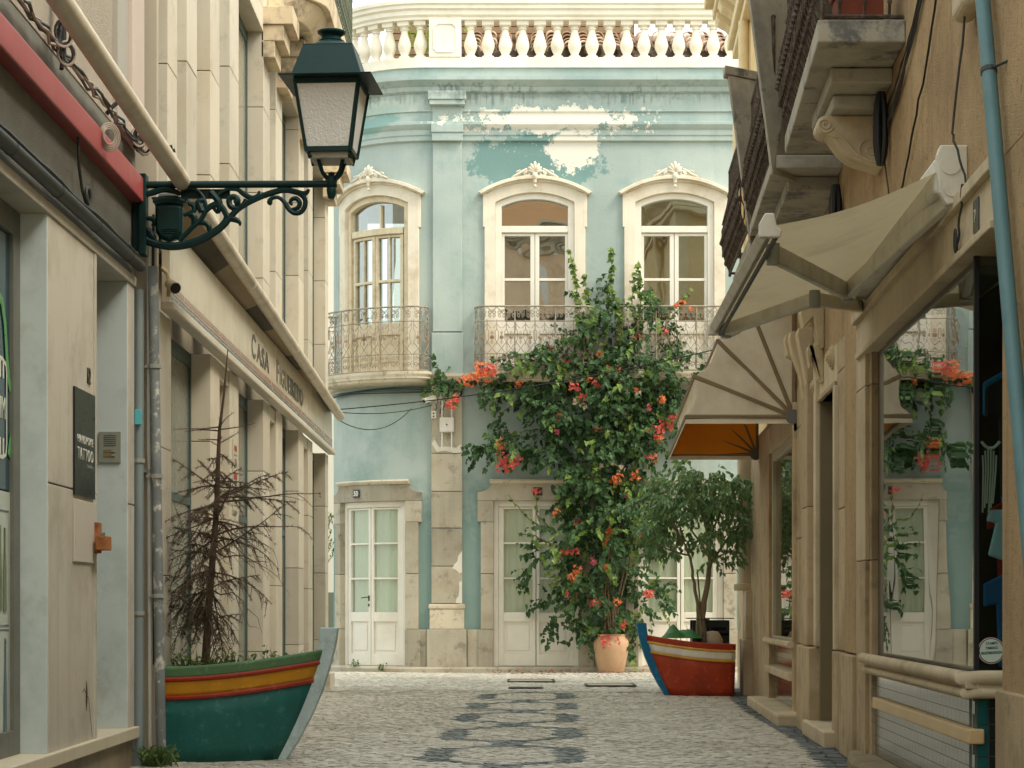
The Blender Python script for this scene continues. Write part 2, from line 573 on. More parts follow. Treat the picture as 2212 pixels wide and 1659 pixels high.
# ---------------------------------------------------------------- blue house at the end of the street
def facade_paint():
    m = bpy.data.materials.new('peeling_blue_paint')
    m.use_nodes = True
    nt = m.node_tree
    N, L = nt.nodes, nt.links
    b = N['Principled BSDF']
    b.inputs['Roughness'].default_value = 0.85
    b.inputs['Specular IOR Level'].default_value = 0.25
    geo = N.new('ShaderNodeNewGeometry')
    pos = geo.outputs['Position']
    def noise(sc, det=8, rg=0.62, scl=None):
        v = pos
        if scl:
            mp = N.new('ShaderNodeMapping')
            mp.inputs['Scale'].default_value = scl
            L.new(pos, mp.inputs['Vector'])
            v = mp.outputs[0]
        n = N.new('ShaderNodeTexNoise')
        n.inputs['Scale'].default_value = sc
        n.inputs['Detail'].default_value = det
        n.inputs['Roughness'].default_value = rg
        L.new(v, n.inputs['Vector'])
        return n.outputs['Fac']
    def rng(f, a, c, lo=0.0, hi=1.0):
        r = N.new('ShaderNodeMapRange')
        for i, val in zip((1, 2, 3, 4), (a, c, lo, hi)):
            r.inputs[i].default_value = val
        L.new(f, r.inputs[0])
        return r.outputs[0]
    def math_(op, a, c):
        x = N.new('ShaderNodeMath')
        x.operation = op
        for s_, v in ((x.inputs[0], a), (x.inputs[1], c)):
            if isinstance(v, (int, float)):
                s_.default_value = v
            else:
                L.new(v, s_)
        return x.outputs[0]
    def mix(f, a, c):
        x = N.new('ShaderNodeMix')
        x.data_type = 'RGBA'
        for s_, v in ((x.inputs[0], f), (x.inputs[6], a), (x.inputs[7], c)):
            if isinstance(v, tuple):
                s_.default_value = (*v, 1)
            elif isinstance(v, (int, float)):
                s_.default_value = v
            else:
                L.new(v, s_)
        return x.outputs[2]
    def blob(x0, h0, rx, rh):                        # 1 in the middle of an ellipse on the wall, 0 at its rim, negative outside
        mp = N.new('ShaderNodeMapping')
        mp.inputs['Location'].default_value = (-x0 / rx, 0, -h0 / rh)
        mp.inputs['Scale'].default_value = (1 / rx, 0, 1 / rh)
        L.new(pos, mp.inputs['Vector'])
        ln = N.new('ShaderNodeVectorMath')
        ln.operation = 'LENGTH'
        L.new(mp.outputs[0], ln.inputs[0])
        return math_('SUBTRACT', 1.0, ln.outputs['Value'])
    c = mix(rng(noise(0.55, 4), 0.35, 0.65), srgb(159, 174, 170), srgb(181, 193, 187))
    c = mix(math_('MULTIPLY', rng(noise(1.3, 7, 0.7), 0.5, 0.68), 0.5), c, srgb(122, 154, 151))
    c = mix(math_('MULTIPLY', rng(noise(1.0, 6, 0.65, (7, 7, 0.6)), 0.52, 0.75), 0.22), c, srgb(112, 142, 140))
    sep = N.new('ShaderNodeSeparateXYZ')
    L.new(pos, sep.inputs[0])
    # the ground-floor coat is a later, deeper teal, worn along its upper edge
    low = math_('ADD', rng(sep.outputs[2], 1.6, 3.4, 1.0, 0.0), math_('MULTIPLY', math_('SUBTRACT', noise(1.6, 8, 0.7), 0.5), 2.2))
    c = mix(math_('MULTIPLY', rng(low, 0.4, 0.75), 0.75), c, srgb(116, 147, 142))
    fine = math_('MULTIPLY', math_('SUBTRACT', noise(22, 6, 0.7), 0.5), 0.16)
    def edgemask(bl, k, nsc, thr, soft):
        v = math_('ADD', math_('MULTIPLY', bl, k), math_('ADD', noise(nsc, 12, 0.76), fine))
        return rng(v, thr, thr + soft)
    c = mix(math_('MULTIPLY', edgemask(blob(0.35, 7.35, 1.15, 0.5), 0.6, 2.2, 0.56, 0.05), 0.85), c, srgb(104, 142, 140))
    c = mix(math_('MULTIPLY', edgemask(blob(-2.3, 8.05, 0.9, 0.35), 0.5, 2.6, 0.58, 0.1), 0.6), c, srgb(116, 164, 160))
    white = srgb(226, 222, 210)
    p1 = edgemask(blob(0.55, 7.98, 1.75, 0.24), 0.30, 4.2, 0.56, 0.015)
    p2 = edgemask(blob(0.88, 7.56, 0.52, 0.42), 0.46, 4.8, 0.63, 0.015)
    p3 = edgemask(blob(-1.9, 8.2, 1.2, 0.2), 0.5, 2.8, 0.66, 0.06)
    r1 = edgemask(blob(0.55, 7.98, 1.75, 0.24), 0.36, 4.2, 0.535, 0.02)
    r2 = edgemask(blob(0.88, 7.56, 0.52, 0.42), 0.46, 4.8, 0.595, 0.02)
    c = mix(math_('MULTIPLY', math_('MAXIMUM', r1, r2), 0.8), c, srgb(126, 160, 157))
    c = mix(p1, c, white)
    c = mix(p2, c, white)
    c = mix(math_('MULTIPLY', p3, 0.5), c, srgb(196, 204, 190))
    chips = math_('MULTIPLY', rng(noise(13, 8, 0.7), 0.61, 0.625), edgemask(blob(0.45, 7.78, 1.7, 0.45), 0.8, 2.5, 0.75, 0.2))
    c = mix(chips, c, white)
    # black algae runs under the ledges have a ragged shape of their own
    drip = math_('MULTIPLY', rng(noise(1.0, 4, 0.6, (16, 16, 0.5)), 0.5, 0.62), edgemask(blob(0.3, 8.37, 4.5, 0.16), 0.5, 4.0, 0.40, 0.2))
    c = mix(math_('MULTIPLY', math_('MULTIPLY', drip, rng(noise(0.9, 3), 0.48, 0.6)), 0.55), c, srgb(84, 94, 86))
    grime = edgemask(blob(0.3, 8.34, 5.5, 0.10), 0.25, 5.0, 0.60, 0.12)
    c = mix(math_('MULTIPLY', grime, 0.45), c, srgb(96, 104, 94))
    L.new(c, b.inputs['Base Color'])
    bp = N.new('ShaderNodeBump')
    bp.inputs['Strength'].default_value = 0.5
    bp.inputs['Distance'].default_value = 0.012
    hh = math_('ADD', math_('MULTIPLY', noise(26, 6), 0.5), math_('SUBTRACT', 1.0, math_('ADD', p1, p2)))
    L.new(hh, bp.inputs['Height'])
    L.new(bp.outputs[0], b.inputs['Normal'])
    return m
PAINT = facade_paint()

blue = thing('blue_house', 'two-storey pale blue house with peeling paint and a white balustrade across the street end', 'house', (0, 0, 0))
def fpart(mb, name, m, parent=None, **k):
    o = mb.build(name, m, parent if parent is not None else blue, **k)
    return o

S0, S1 = -5.2, 5.6
WC = (-2.07, 0.331, 2.35)                            # window centres along s
DC = (-2.15, 0.348, 2.44)                            # door centres
# wall: courses with the openings left out
def wall_band(h0, h1, holes):
    mb = MB(FM)
    edges = [S0]
    for (a, b) in holes:
        edges += [a, b]
    edges.append(S1)
    for i in range(0, len(edges), 2):
        a, b = edges[i], edges[i + 1]
        mb.box(a, b, -0.35, 0.0, h0, h1, n=max(1, int((b - a) / 0.12)) if a < FS else 1)
    return mb
DH = [(c - 0.63, c + 0.63) for c in DC]
WH = [(c - 0.58, c + 0.58) for c in WC]
fpart(wall_band(-0.03, 2.50, DH), 'ground_floor_wall', PAINT)
fpart(wall_band(2.50, 4.20, []), 'spandrel_wall', PAINT)
fpart(wall_band(4.20, 6.96, WH), 'upper_floor_wall', PAINT)
fpart(wall_band(6.96, 8.76, []), 'frieze_wall', PAINT)
back = MB(FM)
back.box(S0, S1, -1.9, -1.85, 0, 7.2, n=60)
fpart(back, 'interior_back_wall', mat('brown_interior', srgb(128, 106, 86), 0.9, 0.2, 1.0, 0))
fl = MB(FM); fl.box(S0, S1, -1.85, -0.35, 4.1, 4.2, n=60); fl.box(S0, S1, -1.85, -0.35, 7.05, 7.15, n=60)
fpart(fl, 'upper_floor_slab', DARK_IN)

us = steps(S0, S1, 0.1)
def mould(name, prof, m=PAINT, u=None):
    mb = MB(FM)
    mb.sweep(prof, u or us)
    return fpart(mb, name, m)
mould('architrave_moulding', [(0, 7.66), (.045, 7.68), (.045, 7.74), (.06, 7.76), (.06, 7.83), (.085, 7.86), (.11, 7.90), (.11, 7.94), (.02, 7.965), (0, 7.965)])
mould('frieze_moulding', [(0, 8.10), (.025, 8.105), (.025, 8.13), (0, 8.135)])
mould('upper_cornice', [(0, 8.36), (.05, 8.39), (.07, 8.45), (.10, 8.47), (.17, 8.53), (.17, 8.58), (.03, 8.60), (0, 8.60)])
mould('parapet_plinth', [(-.25, 8.74), (.035, 8.74), (.035, 8.885), (-.25, 8.885)], PARAPET)
mould('parapet_rail', [(-.22, 9.435), (.02, 9.435), (.02, 9.47), (.05, 9.50), (.05, 9.56), (.085, 9.585), (.085, 9.63), (.11, 9.65), (.11, 9.70), (-.22, 9.70)], PARAPET)

# balustrade
prof = [(.085, 0), (.085, .045), (.06, .05), (.055, .075), (.072, .11), (.088, .15), (.098, .19), (.094, .235), (.075, .30), (.056, .36), (.047, .41),
        (.046, .425), (.062, .435), (.062, .45), (.05, .458), (.058, .475), (.075, .485), (.075, .49)]
bal = MB(); bal.lathe(prof, n=14)
bal.box(-.085, .085, -.085, .085, .486, .552)
bal_me = bal.mesh('baluster', smooth=True)
bal_me.materials.append(PARAPET)
auto_smooth(bal_me)
spots = [-0.60 + 0.2515 * i for i in range(22)] + [-1.34 - 0.2515 * i for i in range(9)]
for s_ in spots:
    p = FM(s_, -0.10, 8.884)
    o = place('baluster', bal_me, None, blue, (p[0], p[1], p[2]), (0, 0, fan(s_)))
die = MB(FM); die.box(-1.20, -0.735, -.24, .05, 8.885, 9.436, n=4)
die_o = fpart(die, 'balustrade_die', PARAPET, bevel=0.01)
dp = MB(FM)
inn = [(-1.12 + .05, 8.97), (-.815 - .05, 8.97), (-.815, 9.02), (-.815, 9.31), (-.865, 9.36), (-1.07, 9.36), (-1.12, 9.31), (-1.12, 9.02)]
outr = [(-1.14 + .055, 8.95), (-.795 - .055, 8.95), (-.795, 9.01), (-.795, 9.32), (-.85, 9.38), (-1.085, 9.38), (-1.14, 9.32), (-1.14, 9.01)]
dp.ring(inn, outr, 0.04, 0.064, closed=True)
fpart(dp, 'die_panel_border', PARAPET)

# blue pilaster on the upper floor, stone pilaster below
pl = MB(FM); pl.box(-1.145, -.723, 0, .06, 4.92, 7.66, n=3); fpart(pl, 'upper_pilaster', PAINT, bevel=.006)
pl = MB(FM); pl.box(-1.16, -.705, 0, .085, 4.31, 4.90, n=3); fpart(pl, 'pilaster_base', PAINT, bevel=.008)
pl = MB(FM); pl.box(-1.155, -.713, .0, .13, 7.66, 7.78, n=3); pl.box(-1.165, -.703, .0, .145, 7.78, 7.90, n=3); fpart(pl, 'pilaster_capital', PAINT, bevel=.006)
pl = MB(FM); pl.box(-1.15, -.718, 0, .05, 7.90, 8.18, n=3); fpart(pl, 'frieze_pilaster', PAINT, bevel=.006)
pl = MB(FM); pl.box(-1.19, -.68, 0, .15, 8.18, 8.25, n=3); pl.box(-1.21, -.66, 0, .17, 8.25, 8.37, n=3); fpart(pl, 'frieze_bracket', PAINT, bevel=.006)
jt = [(.99, 1.53), (1.53, 2.08), (2.08, 2.61), (2.61, 3.16), (3.16, 4.14)]
for (a, b) in jt:
    pl = MB(FM); pl.box(-1.165, -.718, .0, .055, a + .004, b - .004, n=3); fpart(pl, 'stone_block', STONE_OLD, bevel=.008)
for poly in ([(-.722, 1.75), (-.722, 1.44), (-.763, 1.43), (-.80, 1.47), (-.864, 1.505), (-.83, 1.56), (-.79, 1.60), (-.775, 1.68), (-.74, 1.73)], [(-.722, 1.32), (-.722, .99), (-.815, 1.0), (-.80, 1.06), (-.77, 1.10), (-.762, 1.22), (-.765, 1.30)],
             [(-1.16, 3.30), (-1.08, 3.18), (-.96, 3.20), (-.84, 3.165), (-.73, 3.17), (-.73, 3.30), (-.80, 3.24), (-.95, 3.26), (-1.05, 3.25), (-1.12, 3.36)]):
    pl = MB(FM); pl.prism(poly, .05, .0585); fpart(pl, 'plaster_flake', mat('white_plaster_flake', srgb(224, 218, 204), .9, .05, 6, .3, 50))
pl = MB(FM); pl.box(-1.205, -.675, 0, .085, .91, .985, n=3); fpart(pl, 'stone_block', STONE, bevel=.02)
pl = MB(FM); pl.box(-1.19, -.69, 0, .075, .622, .908, n=3); fpart(pl, 'stone_block', STONE, bevel=.008)
pl = MB(FM); pl.box(-1.23, -.655, 0, .11, .04, .618, n=3); fpart(pl, 'stone_block', STONE_OLD, bevel=.01)
# plinth blocks between pilaster and door surrounds
for (a, b, o_) in ((-1.345, -1.235, .05), (-.65, -.46, .05), (1.16, 1.42, .05), (1.425, 1.63, .05), (3.25, 3.6, .05), (3.605, 4.2, .05)):
    pl = MB(FM); pl.box(a + .003, b - .003, 0, o_, .04, .615, n=2); fpart(pl, 'stone_block', STONE_OLD, bevel=.01)
mould('kerb_course', [(0, -.02), (.13, -.02), (.13, .05), (.115, .075), (0, .08)], STONE_OLD, steps(-3.6, 5.6, .1))

# doors -----------------------------------------------------------------
def door(c, curved, plaque):
    f = lambda mb: mb
    n = 6 if curved else 1
    # stone surround: jambs, eared head with a small cornice
    for s_ in (-1, 1):
        a, b = sorted((c + s_ * .614, c + s_ * .80))
        for (h0, h1) in ((.62, 1.42), (1.424, 2.17)):
            j = MB(FM); j.box(a, b, -.10, .06, h0 + .002, h1 - .002, n=2); fpart(j, 'jamb_stone', STONE_OLD, bevel=.008)
        a, b = sorted((c + s_ * .614, c + s_ * .835))
        j = MB(FM); j.box(a, b, -.10, .075, .04, .617, n=2); fpart(j, 'jamb_stone', STONE_OLD, bevel=.008)
        a, b = sorted((c + s_ * .614, c + s_ * .847))
        j = MB(FM); j.box(a, b, -.10, .062, 2.172, 2.478, n=2); fpart(j, 'jamb_stone', STONE_OLD, bevel=.006)
    hd = MB(FM)
    topl = [(-.847, 2.48), (-.847, 2.60)] + [(-.847 + .19 * math.sin(R(a)), 2.60 + .115 * (1 - math.cos(R(a)))) for a in (20, 45, 70, 90)] + [(-.656, 2.72)]
    top = topl + [(-.3, 2.72), (0, 2.72), (.3, 2.72)] + [(-x, h) for (x, h) in reversed(topl)]
    bot = [(x, 2.48) for (x, h) in top]
    hd.ring([(c + x, h) for x, h in bot], [(c + x, h) for x, h in top], -.10, .065)
    fpart(hd, 'door_head', STONE_OLD, bevel=.006)
    mould('door_cornice', [(0, 2.715), (.075, 2.722), (.10, 2.745), (.11, 2.765), (.09, 2.785), (0, 2.79)], STONE, steps(c - .67, c + .67, .1))
    # white joinery
    fr = MB(FM)
    for s_ in (-1, 1):
        a, b = sorted((c + s_ * .614, c + s_ * .545))
        fr.box(a, b, -.12, -.02, .083, 2.48)
    fr.box(c - .545, c + .545, -.12, -.02, 2.395, 2.48, n=n * 2)
    frame = fpart(fr, 'door_frame', WHITE, bevel=.006)
    for s_ in (-1, 1):
        a, b = sorted((c + s_ * .005, c + s_ * .543))
        ps, pe = (a + (.045 if s_ > 0 else .075), b - (.075 if s_ > 0 else .045))
        lf = MB(FM)
        lf.box(a, ps, -.10, -.045, .09, 2.39)
        lf.box(pe, b, -.10, -.045, .09, 2.39)
        for (h0, h1) in ((.09, .26), (.729, .866), (1.345, 1.371), (1.854, 1.88), (2.363, 2.39)):
            lf.box(ps, pe, -.10, -.047, h0, h1, n=n)
        leaf = fpart(lf, 'door_leaf', WHITE, bevel=.004)
        pn = MB(FM)
        pn.box(ps, pe, -.09, -.075, .26, .729, n=n)
        pn.box(ps + .05, pe - .05, -.08, -.062, .31, .68, n=n)
        pn.build('door_panel', WHITE, leaf, bevel=.004)
        for (h0, h1) in ((.866, 1.345), (1.371, 1.854), (1.88, 2.363)):
            gp = MB(FM); gp.box(ps, pe, -.083, -.078, h0, h1, n=n)
            o = gp.build('pane', GLASS_DOOR, leaf)
        cu = MB(FM)
        k = 26
        for i in range(k):
            u0, u1 = ps - .02 + (pe - ps + .04) * i / k, ps - .02 + (pe - ps + .04) * (i + 1) / k
            w0, w1 = -.105 + .004 * math.sin(u0 * 60 + s_), -.105 + .004 * math.sin(u1 * 60 + s_)
            cu.add([(u0, w0, .8), (u1, w1, .8), (u1, w1, 2.42), (u0, w0, 2.42)], [(0, 1, 2, 3)])
        o = cu.build('blind', CURTAIN, leaf, fix=False)
        if s_ < 0 and curved:
            hb = MB(FM)
            x = b - .035
            hb.box(x - .012, x + .012, -.047, -.038, 1.03, 1.11)
            hb.tube([(x, -.04, 1.085), (x, -.01, 1.085), (x - .03, 0, 1.083), (x - .11, 0, 1.075)], .008, 6)
            hb.box(x - .012, x + .012, -.047, -.038, .95, .99)
            hb.build('handle', mat('dark_bronze', srgb(70, 62, 52), .4, .1, 5, 0, metal=.7), leaf)
    th = MB(FM); th.box(c - .614, c + .614, -.3, .01, .03, .083, n=8); fpart(th, 'threshold', STONE_OLD, bevel=.006)
    return frame
for i, c in enumerate(DC):
    door(c, i == 0, None)

# arched french windows -------------------------------------------------
def arch_pts(c, half, spring, apex, bottom, n=14):
    rise = apex - spring
    rad = (half * half + rise * rise) / (2 * rise)
    a = math.asin(half / rad)
    top = [(c + rad * math.sin(-a + 2 * a * i / n), apex - rad + rad * math.cos(-a + 2 * a * i / n)) for i in range(n + 1)]
    return [(c - half, bottom)] + [(c - half, bottom + (spring - bottom) * k) for k in (.33, .66)] + top + [(c + half, bottom + (spring - bottom) * k) for k in (.66, .33)] + [(c + half, bottom)]

crest_me = None
def crest_mesh():
    mb = MB()
    # palmette of seven lobes, two volutes and a mask-like drop
    for k in range(-3, 4):
        a = R(k * 24)
        r = .155 - .018 * abs(k)
        tip = (math.sin(a) * r, math.cos(a) * r)
        mb.tube([(0, -.02, .03), (tip[0] * .5, -.03, .03 + tip[1] * .5), (tip[0] * .85, -.026, .03 + tip[1] * .85), (tip[0], -.01, .03 + tip[1])], [.012, .022, .02, .006], 6)
    for s_ in (-1, 1):
        sp = spiral(s_ * .10, .03, .052, .012, 90, s_ * -1.4, 16)
        mb.tube([(x, -.018, h) for x, h in sp], [.016] * 12 + [.018, .02, .022, .022, .02], 6)
        mb.tube([(s_ * .10, -.015, .085), (s_ * .16, -.015, .05), (s_ * .22, -.012, .012), (s_ * .27, -.01, -.008), (s_ * .31, -.006, -.022)], [.014, .022, .02, .016, .006], 6)
        mb.tube([(s_ * .19, -.015, .07), (s_ * .235, -.013, .05), (s_ * .25, -.013, .02)], [.006, .013, .006], 5)
    mb.lathe([(.0, -.115), (.02, -.10), (.028, -.085), (.018, -.07), (.034, -.05), (.044, -.02), (.04, .01), (.03, .03), (0, .04)], (0, -.02, 0), 10)
    mb.lathe([(.0, -.165), (.018, -.155), (.024, -.14), (.014, -.122), (0, -.118)], (0, -.016, 0), 8)
    return mb.mesh('crest', smooth=True)

STONE_WIN = mat('window_surround_stone', srgb(230, 221, 202), 0.75, 0.07, 2.5, 0.2, 50, stain=srgb(186, 160, 122), stain_amt=0.5, stain_scale=1.8, streak=0.15)
def window(c, curved, old):
    global crest_me
    n = 6 if curved else 1
    wood = WHITE_OLD if old else WHITE
    inner = arch_pts(c, .57, 6.79, 6.932, 4.31)
    outer = arch_pts(c, .728, 6.90, 7.10, 4.31)
    sr = MB(FM); sr.ring(inner, outer, -.12, .05)
    sur = fpart(sr, 'window_surround', STONE_WIN, bevel=.006)
    for s_ in (-1, 1):                               # ears
        a, b = sorted((c + s_ * .70, c + s_ * .752))
        e = MB(FM); e.box(a, b, -.01, .052, 6.43, 6.93, n=2); fpart(e, 'surround_ear', STONE_WIN, bevel=.006)
    def hood(h_in, h_out, half_in, half_out, o0, o1, nm):
        i_ = arch_pts(c, half_in, 6.895, h_in, 6.8)[3:-3]
        o_ = arch_pts(c, half_out, 6.925, h_out, 6.8)[3:-3]
        mb = MB(FM); mb.ring(i_, o_, o0, o1); return fpart(mb, nm, STONE_WIN, bevel=.006)
    hood(7.085, 7.115, .755, .775, -.02, .085, 'hood_fillet')
    hood(7.115, 7.166, .775, .82, -.02, .135, 'hood_mould')
    if crest_me is None:
        crest_me = crest_mesh()
        crest_me.materials.append(STONE_WIN)
    p = FM(c, .09, 7.165)
    place('crest', crest_me, None, blue, (p[0], p[1], p[2]), (0, 0, fan(c)), (1.1, 1.2, 1.1))
    # outer frame with transom
    fi = arch_pts(c, .48 if not old else .50, 6.738, 6.844, 4.33)
    fo = arch_pts(c, .57, 6.79, 6.932, 4.33)
    fr = MB(FM); fr.ring(fi, fo, -.20, -.008)
    fr.box(c - .48, c + .48, -.19, -.016, 6.36, 6.457, n=n * 2)
    if old:
        fr.box(c + .08, c + .11, -.17, -.04, 6.457, 6.80)
    frame = fpart(fr, 'window_frame', wood, bevel=.008)
    fan_l = arch_pts(c, .485, 6.738, 6.85, 6.45)
    gp = MB(FM); gp.ring([(x, 6.452) for x, h in fan_l], fan_l, -.095, -.090)
    gp.build('pane', GLASS, frame)
    for s_ in (-1, 1):
        a, b = sorted((c + s_ * .004, c + s_ * .478))
        ps, pe = (a + .06, b - .04) if s_ > 0 else (a + .04, b - .06)
        if old:
            ps, pe = (a + .055, b - .05) if s_ > 0 else (a + .05, b - .055)
        lf = MB(FM)
        lf.box(a, ps, -.16, -.045, 4.34, 6.355)
        lf.box(pe, b, -.16, -.045, 4.34, 6.355)
        for (h0, h1) in ((4.34, 4.47), (4.90, 5.075), (5.665, 5.705), (6.315, 6.355)):
            lf.box(ps, pe, -.16, -.047, h0, h1, n=n)
        if old:
            m_ = (ps + pe) / 2
            lf.box(m_ - .012, m_ + .012, -.15, -.055, 5.075, 6.315)
        leaf = lf.build('window_leaf', wood, frame, bevel=.004)
        pn = MB(FM); pn.box(ps, pe, -.14, -.08, 4.47, 4.90, n=n); pn.box(ps + .04, pe - .04, -.13, -.065, 4.51, 4.86, n=n)
        o = pn.build('lower_panel', wood, frame, bevel=.004)
        for (h0, h1) in ((5.075, 5.665), (5.705, 6.315)):
            gp = MB(FM); gp.box(ps, pe, -.092, -.088, h0, h1, n=n)
            o = gp.build('pane', GLASS, frame)
    if old:                                          # a drawn-back curtain behind the old window
        cu = MB(FM)
        for i in range(18):
            u0, u1 = c + .02 + .2 * i / 18, c + .02 + .2 * (i + 1) / 18
            w = lambda u: -.30 + .015 * math.sin(u * 90)
            k0, k1 = (i / 18) ** 2, ((i + 1) / 18) ** 2
            cu.add([(u0, w(u0), 5.1 + k0 * .9), (u1, w(u1), 5.1 + k1 * .9), (u1, w(u1), 6.34), (u0, w(u0), 6.34)], [(0, 1, 2, 3)])
        o = cu.build('curtain', mat('tan_curtain', srgb(190, 158, 106), .9, .06, 3, .1), frame, fix=False)
for i, c in enumerate(WC):
    window(c, i == 0, i == 0)

# balcony ledge running along the first floor, swelling under each window
ledge = [(0, 4.15), (.05, 4.16), (.08, 4.19), (.10, 4.22), (.12, 4.27), (.12, 4.31), (0, 4.31)]
mould('first_floor_ledge', ledge, STONE)
for c in WC:
    pts = []
    hw, pr, rad = .90, .37, .20
    path = [(-hw, .10)] + [(-hw + rad - rad * math.cos(R(a)), pr - rad + rad * math.sin(R(a))) for a in range(0, 91, 15)]
    path = path + [(x, pr) for x in steps(-hw + rad + .08, hw - rad - .08, .1)] + [(-x, o) for x, o in reversed(path)]
    slab = MB(FM)
    for (k0, k1, h0, h1) in ((.90, .94, 4.165, 4.20), (.94, 1.0, 4.20, 4.24), (1.0, 1.03, 4.24, 4.318)):
        n = len(path)
        a = [(c + x * k0, o * k0, h0) for x, o in path]
        b = [(c + x * k1, o * k1, h0 if k0 == k1 else (h0 + h1) / 2) for x, o in path]
        d = [(c + x * k1, o * k1, h1) for x, o in path]
        e = [(c + x, .05, h1) for x, o in path]
        z0 = [(c + x * k0, .05, h0) for x, o in path]
        fs = []
        for i in range(n - 1):
            for q in range(4):
                fs.append((q * n + i, q * n + i + 1, (q + 1) * n + i + 1, (q + 1) * n + i))
        slab.add(z0 + a + b + d + e, fs)
    fpart(slab, 'balcony_slab', STONE, fix=True)

# railings: one pattern bay of wrought scrolls, repeated round each balcony
def bay_mesh():
    mb = MB()
    w = .067
    r = .0058
    def t(pts, rr=r):
        mb.tube([(x, 0, h) for x, h in pts], rr, 4, caps=False)
    for s_ in (-1, 1):
        t([(s_ * w, .0 + .02), (s_ * w, .24)], .005)
        t(spiral(s_ * .032, .83, .034, .01, 90 if s_ > 0 else 90, s_ * 1.35, 14))
        t([(s_ * .032, .864), (s_ * .058, .885), (s_ * .064, .915)])
        t(spiral(s_ * .036, .775, .026, .008, -90, s_ * -1.2, 10), .005)
        t([(s_ * w, .72), (s_ * w, .66), (s_ * .03, .61), (s_ * .012, .60)], .005)
        t([(s_ * w, .66), (s_ * w, .58)], .005)
        t([(s_ * w, .36), (s_ * w, .40), (s_ * .03, .35), (s_ * .012, .32)], .005)
        t([(s_ * w, .58), (s_ * .045, .55), (s_ * .045, .44), (s_ * w, .40)], .005)
        t([(s_ * .0, .32), (s_ * .03, .27), (s_ * w, .24)], .005)
        t(spiral(s_ * .034, .175, .03, .008, 90, s_ * 1.3, 12), .005)
        t(spiral(s_ * .036, .085, .036, .01, -90, s_ * -1.3, 12))
    return mb.mesh('scroll_bay')
def rosette_mesh():
    mb = MB()
    rr = random.Random(5)
    for k in range(8):
        a = R(k * 45)
        x, h = .022 * math.cos(a), .022 * math.sin(a)
        mb.lathe([(0, -.012), (.010, -.004), (.010, .006), (0, .012)], (x, 0, h), 5)
    for (x, h, q) in ((0, 0, .014), (0, .05, .012), (0, -.05, .012), (.012, .068, .008), (-.012, .068, .008), (.012, -.068, .008), (-.012, -.068, .008), (0, .085, .009), (0, -.085, .009)):
        mb.lathe([(0, -q), (q, -q * .3), (q, q * .4), (0, q)], (x, -.004, h), 6)
    return mb.mesh('rosette')
bay_me, ros_me = bay_mesh(), rosette_mesh()
bay_me.materials.append(IRON_PALE)
ros_me.materials.append(mat('rosette_iron', srgb(186, 170, 146), .65, .2, 10, .1, 60, stain=srgb(110, 64, 42), stain_amt=.9, stain_scale=1.1))
for c in WC:
    hw, pr, rad = .86, .335, .18
    P0 = [(-hw, .02), (-hw, .08)] + [(-hw + rad - rad * math.cos(R(a)), pr - rad + rad * math.sin(R(a))) for a in range(0, 91, 9)]
    P0 = P0 + [(x, pr) for x in steps(-hw + rad + .03, hw - rad - .03, .03)] + [(-x, o) for x, o in reversed(P0)]
    def railp(h):
        return [FM(c + x, o, h) for x, o in P0]
    rail = MB()
    rail.tube(railp(5.245), .014, 6)
    rail.tube(railp(5.035), .007, 4)
    rail.tube(railp(4.565), .007, 4)
    rail.tube(railp(4.335), .011, 6)
    for (x, o) in ((-hw + .003, .06), (-hw + rad * .5, pr - .05), (-.29, pr), (.29, pr), (hw - rad * .5, pr - .05), (hw - .003, .06)):
        a, b = FM(c + x, o, 4.31), FM(c + x, o, 5.25)
        rail.tube([a, b], .011, 6)
        rail.tube([(b[0], b[1], 4.62), (b[0], b[1], 4.65)], .02, 6)
    ro = rail.build('balcony_railing', IRON_PALE, blue)
    # walk the path at equal steps
    L_ = [0]
    for (a, b) in zip(P0, P0[1:]):
        L_.append(L_[-1] + math.dist(a, b))
    nb = int(round(L_[-1] / .134))
    for i in range(nb):
        d = L_[-1] * (i + .5) / nb
        k = max(j for j in range(len(L_) - 1) if L_[j] <= d)
        f = (d - L_[k]) / (L_[k + 1] - L_[k])
        x, o = P0[k][0] + (P0[k + 1][0] - P0[k][0]) * f, P0[k][1] + (P0[k + 1][1] - P0[k][1]) * f
        p = FM(c + x, o, 4.335)
        q = FM(c + x + (P0[k + 1][0] - P0[k][0]) * .1, o + (P0[k + 1][1] - P0[k][1]) * .1, 4.335)
        ang = math.atan2(q[1] - p[1], q[0] - p[0])
        b_ = place('scroll_bay', bay_me, None, ro, p, (0, 0, ang))
        b_ = place('rosette', ros_me, None, ro, (p[0], p[1], p[2] + .465), (0, 0, ang))

# tiled roof behind the balustrade, and the timber hut on it
TILE = mat('lichened_roof_tile', srgb(206, 176, 150), .9, .14, 3, .5, 40, stain=srgb(160, 142, 124), stain_amt=.7, stain_scale=4, stain2=srgb(104, 96, 84), s2_amt=.6, s2_scale=9, objvar=.35)
tm = MB()
k = 8
rowv = []
for j, (y, r0) in enumerate(((0, .098), (.42, .078))):
    for i in range(k + 1):
        a = math.pi * i / k
        rowv.append((-r0 * math.cos(a), y, r0 * math.sin(a) + (.03 if j == 0 else 0)))
    for i in range(k + 1):
        a = math.pi * i / k
        rowv.append((-(r0 - .016) * math.cos(a), y, (r0 - .016) * math.sin(a) + (.03 if j == 0 else 0)))
n = k + 1
fs = []
for i in range(k):
    fs += [(i, i + 1, 2 * n + i + 1, 2 * n + i), (n + i, 3 * n + i, 3 * n + i + 1, n + i + 1), (i, n + i, n + i + 1, i + 1), (2 * n + i, 2 * n + i + 1, 3 * n + i + 1, 3 * n + i)]
tm.add(rowv, fs)
tile_me = tm.mesh('roof_tile', smooth=True)
tile_me.materials.append(TILE)
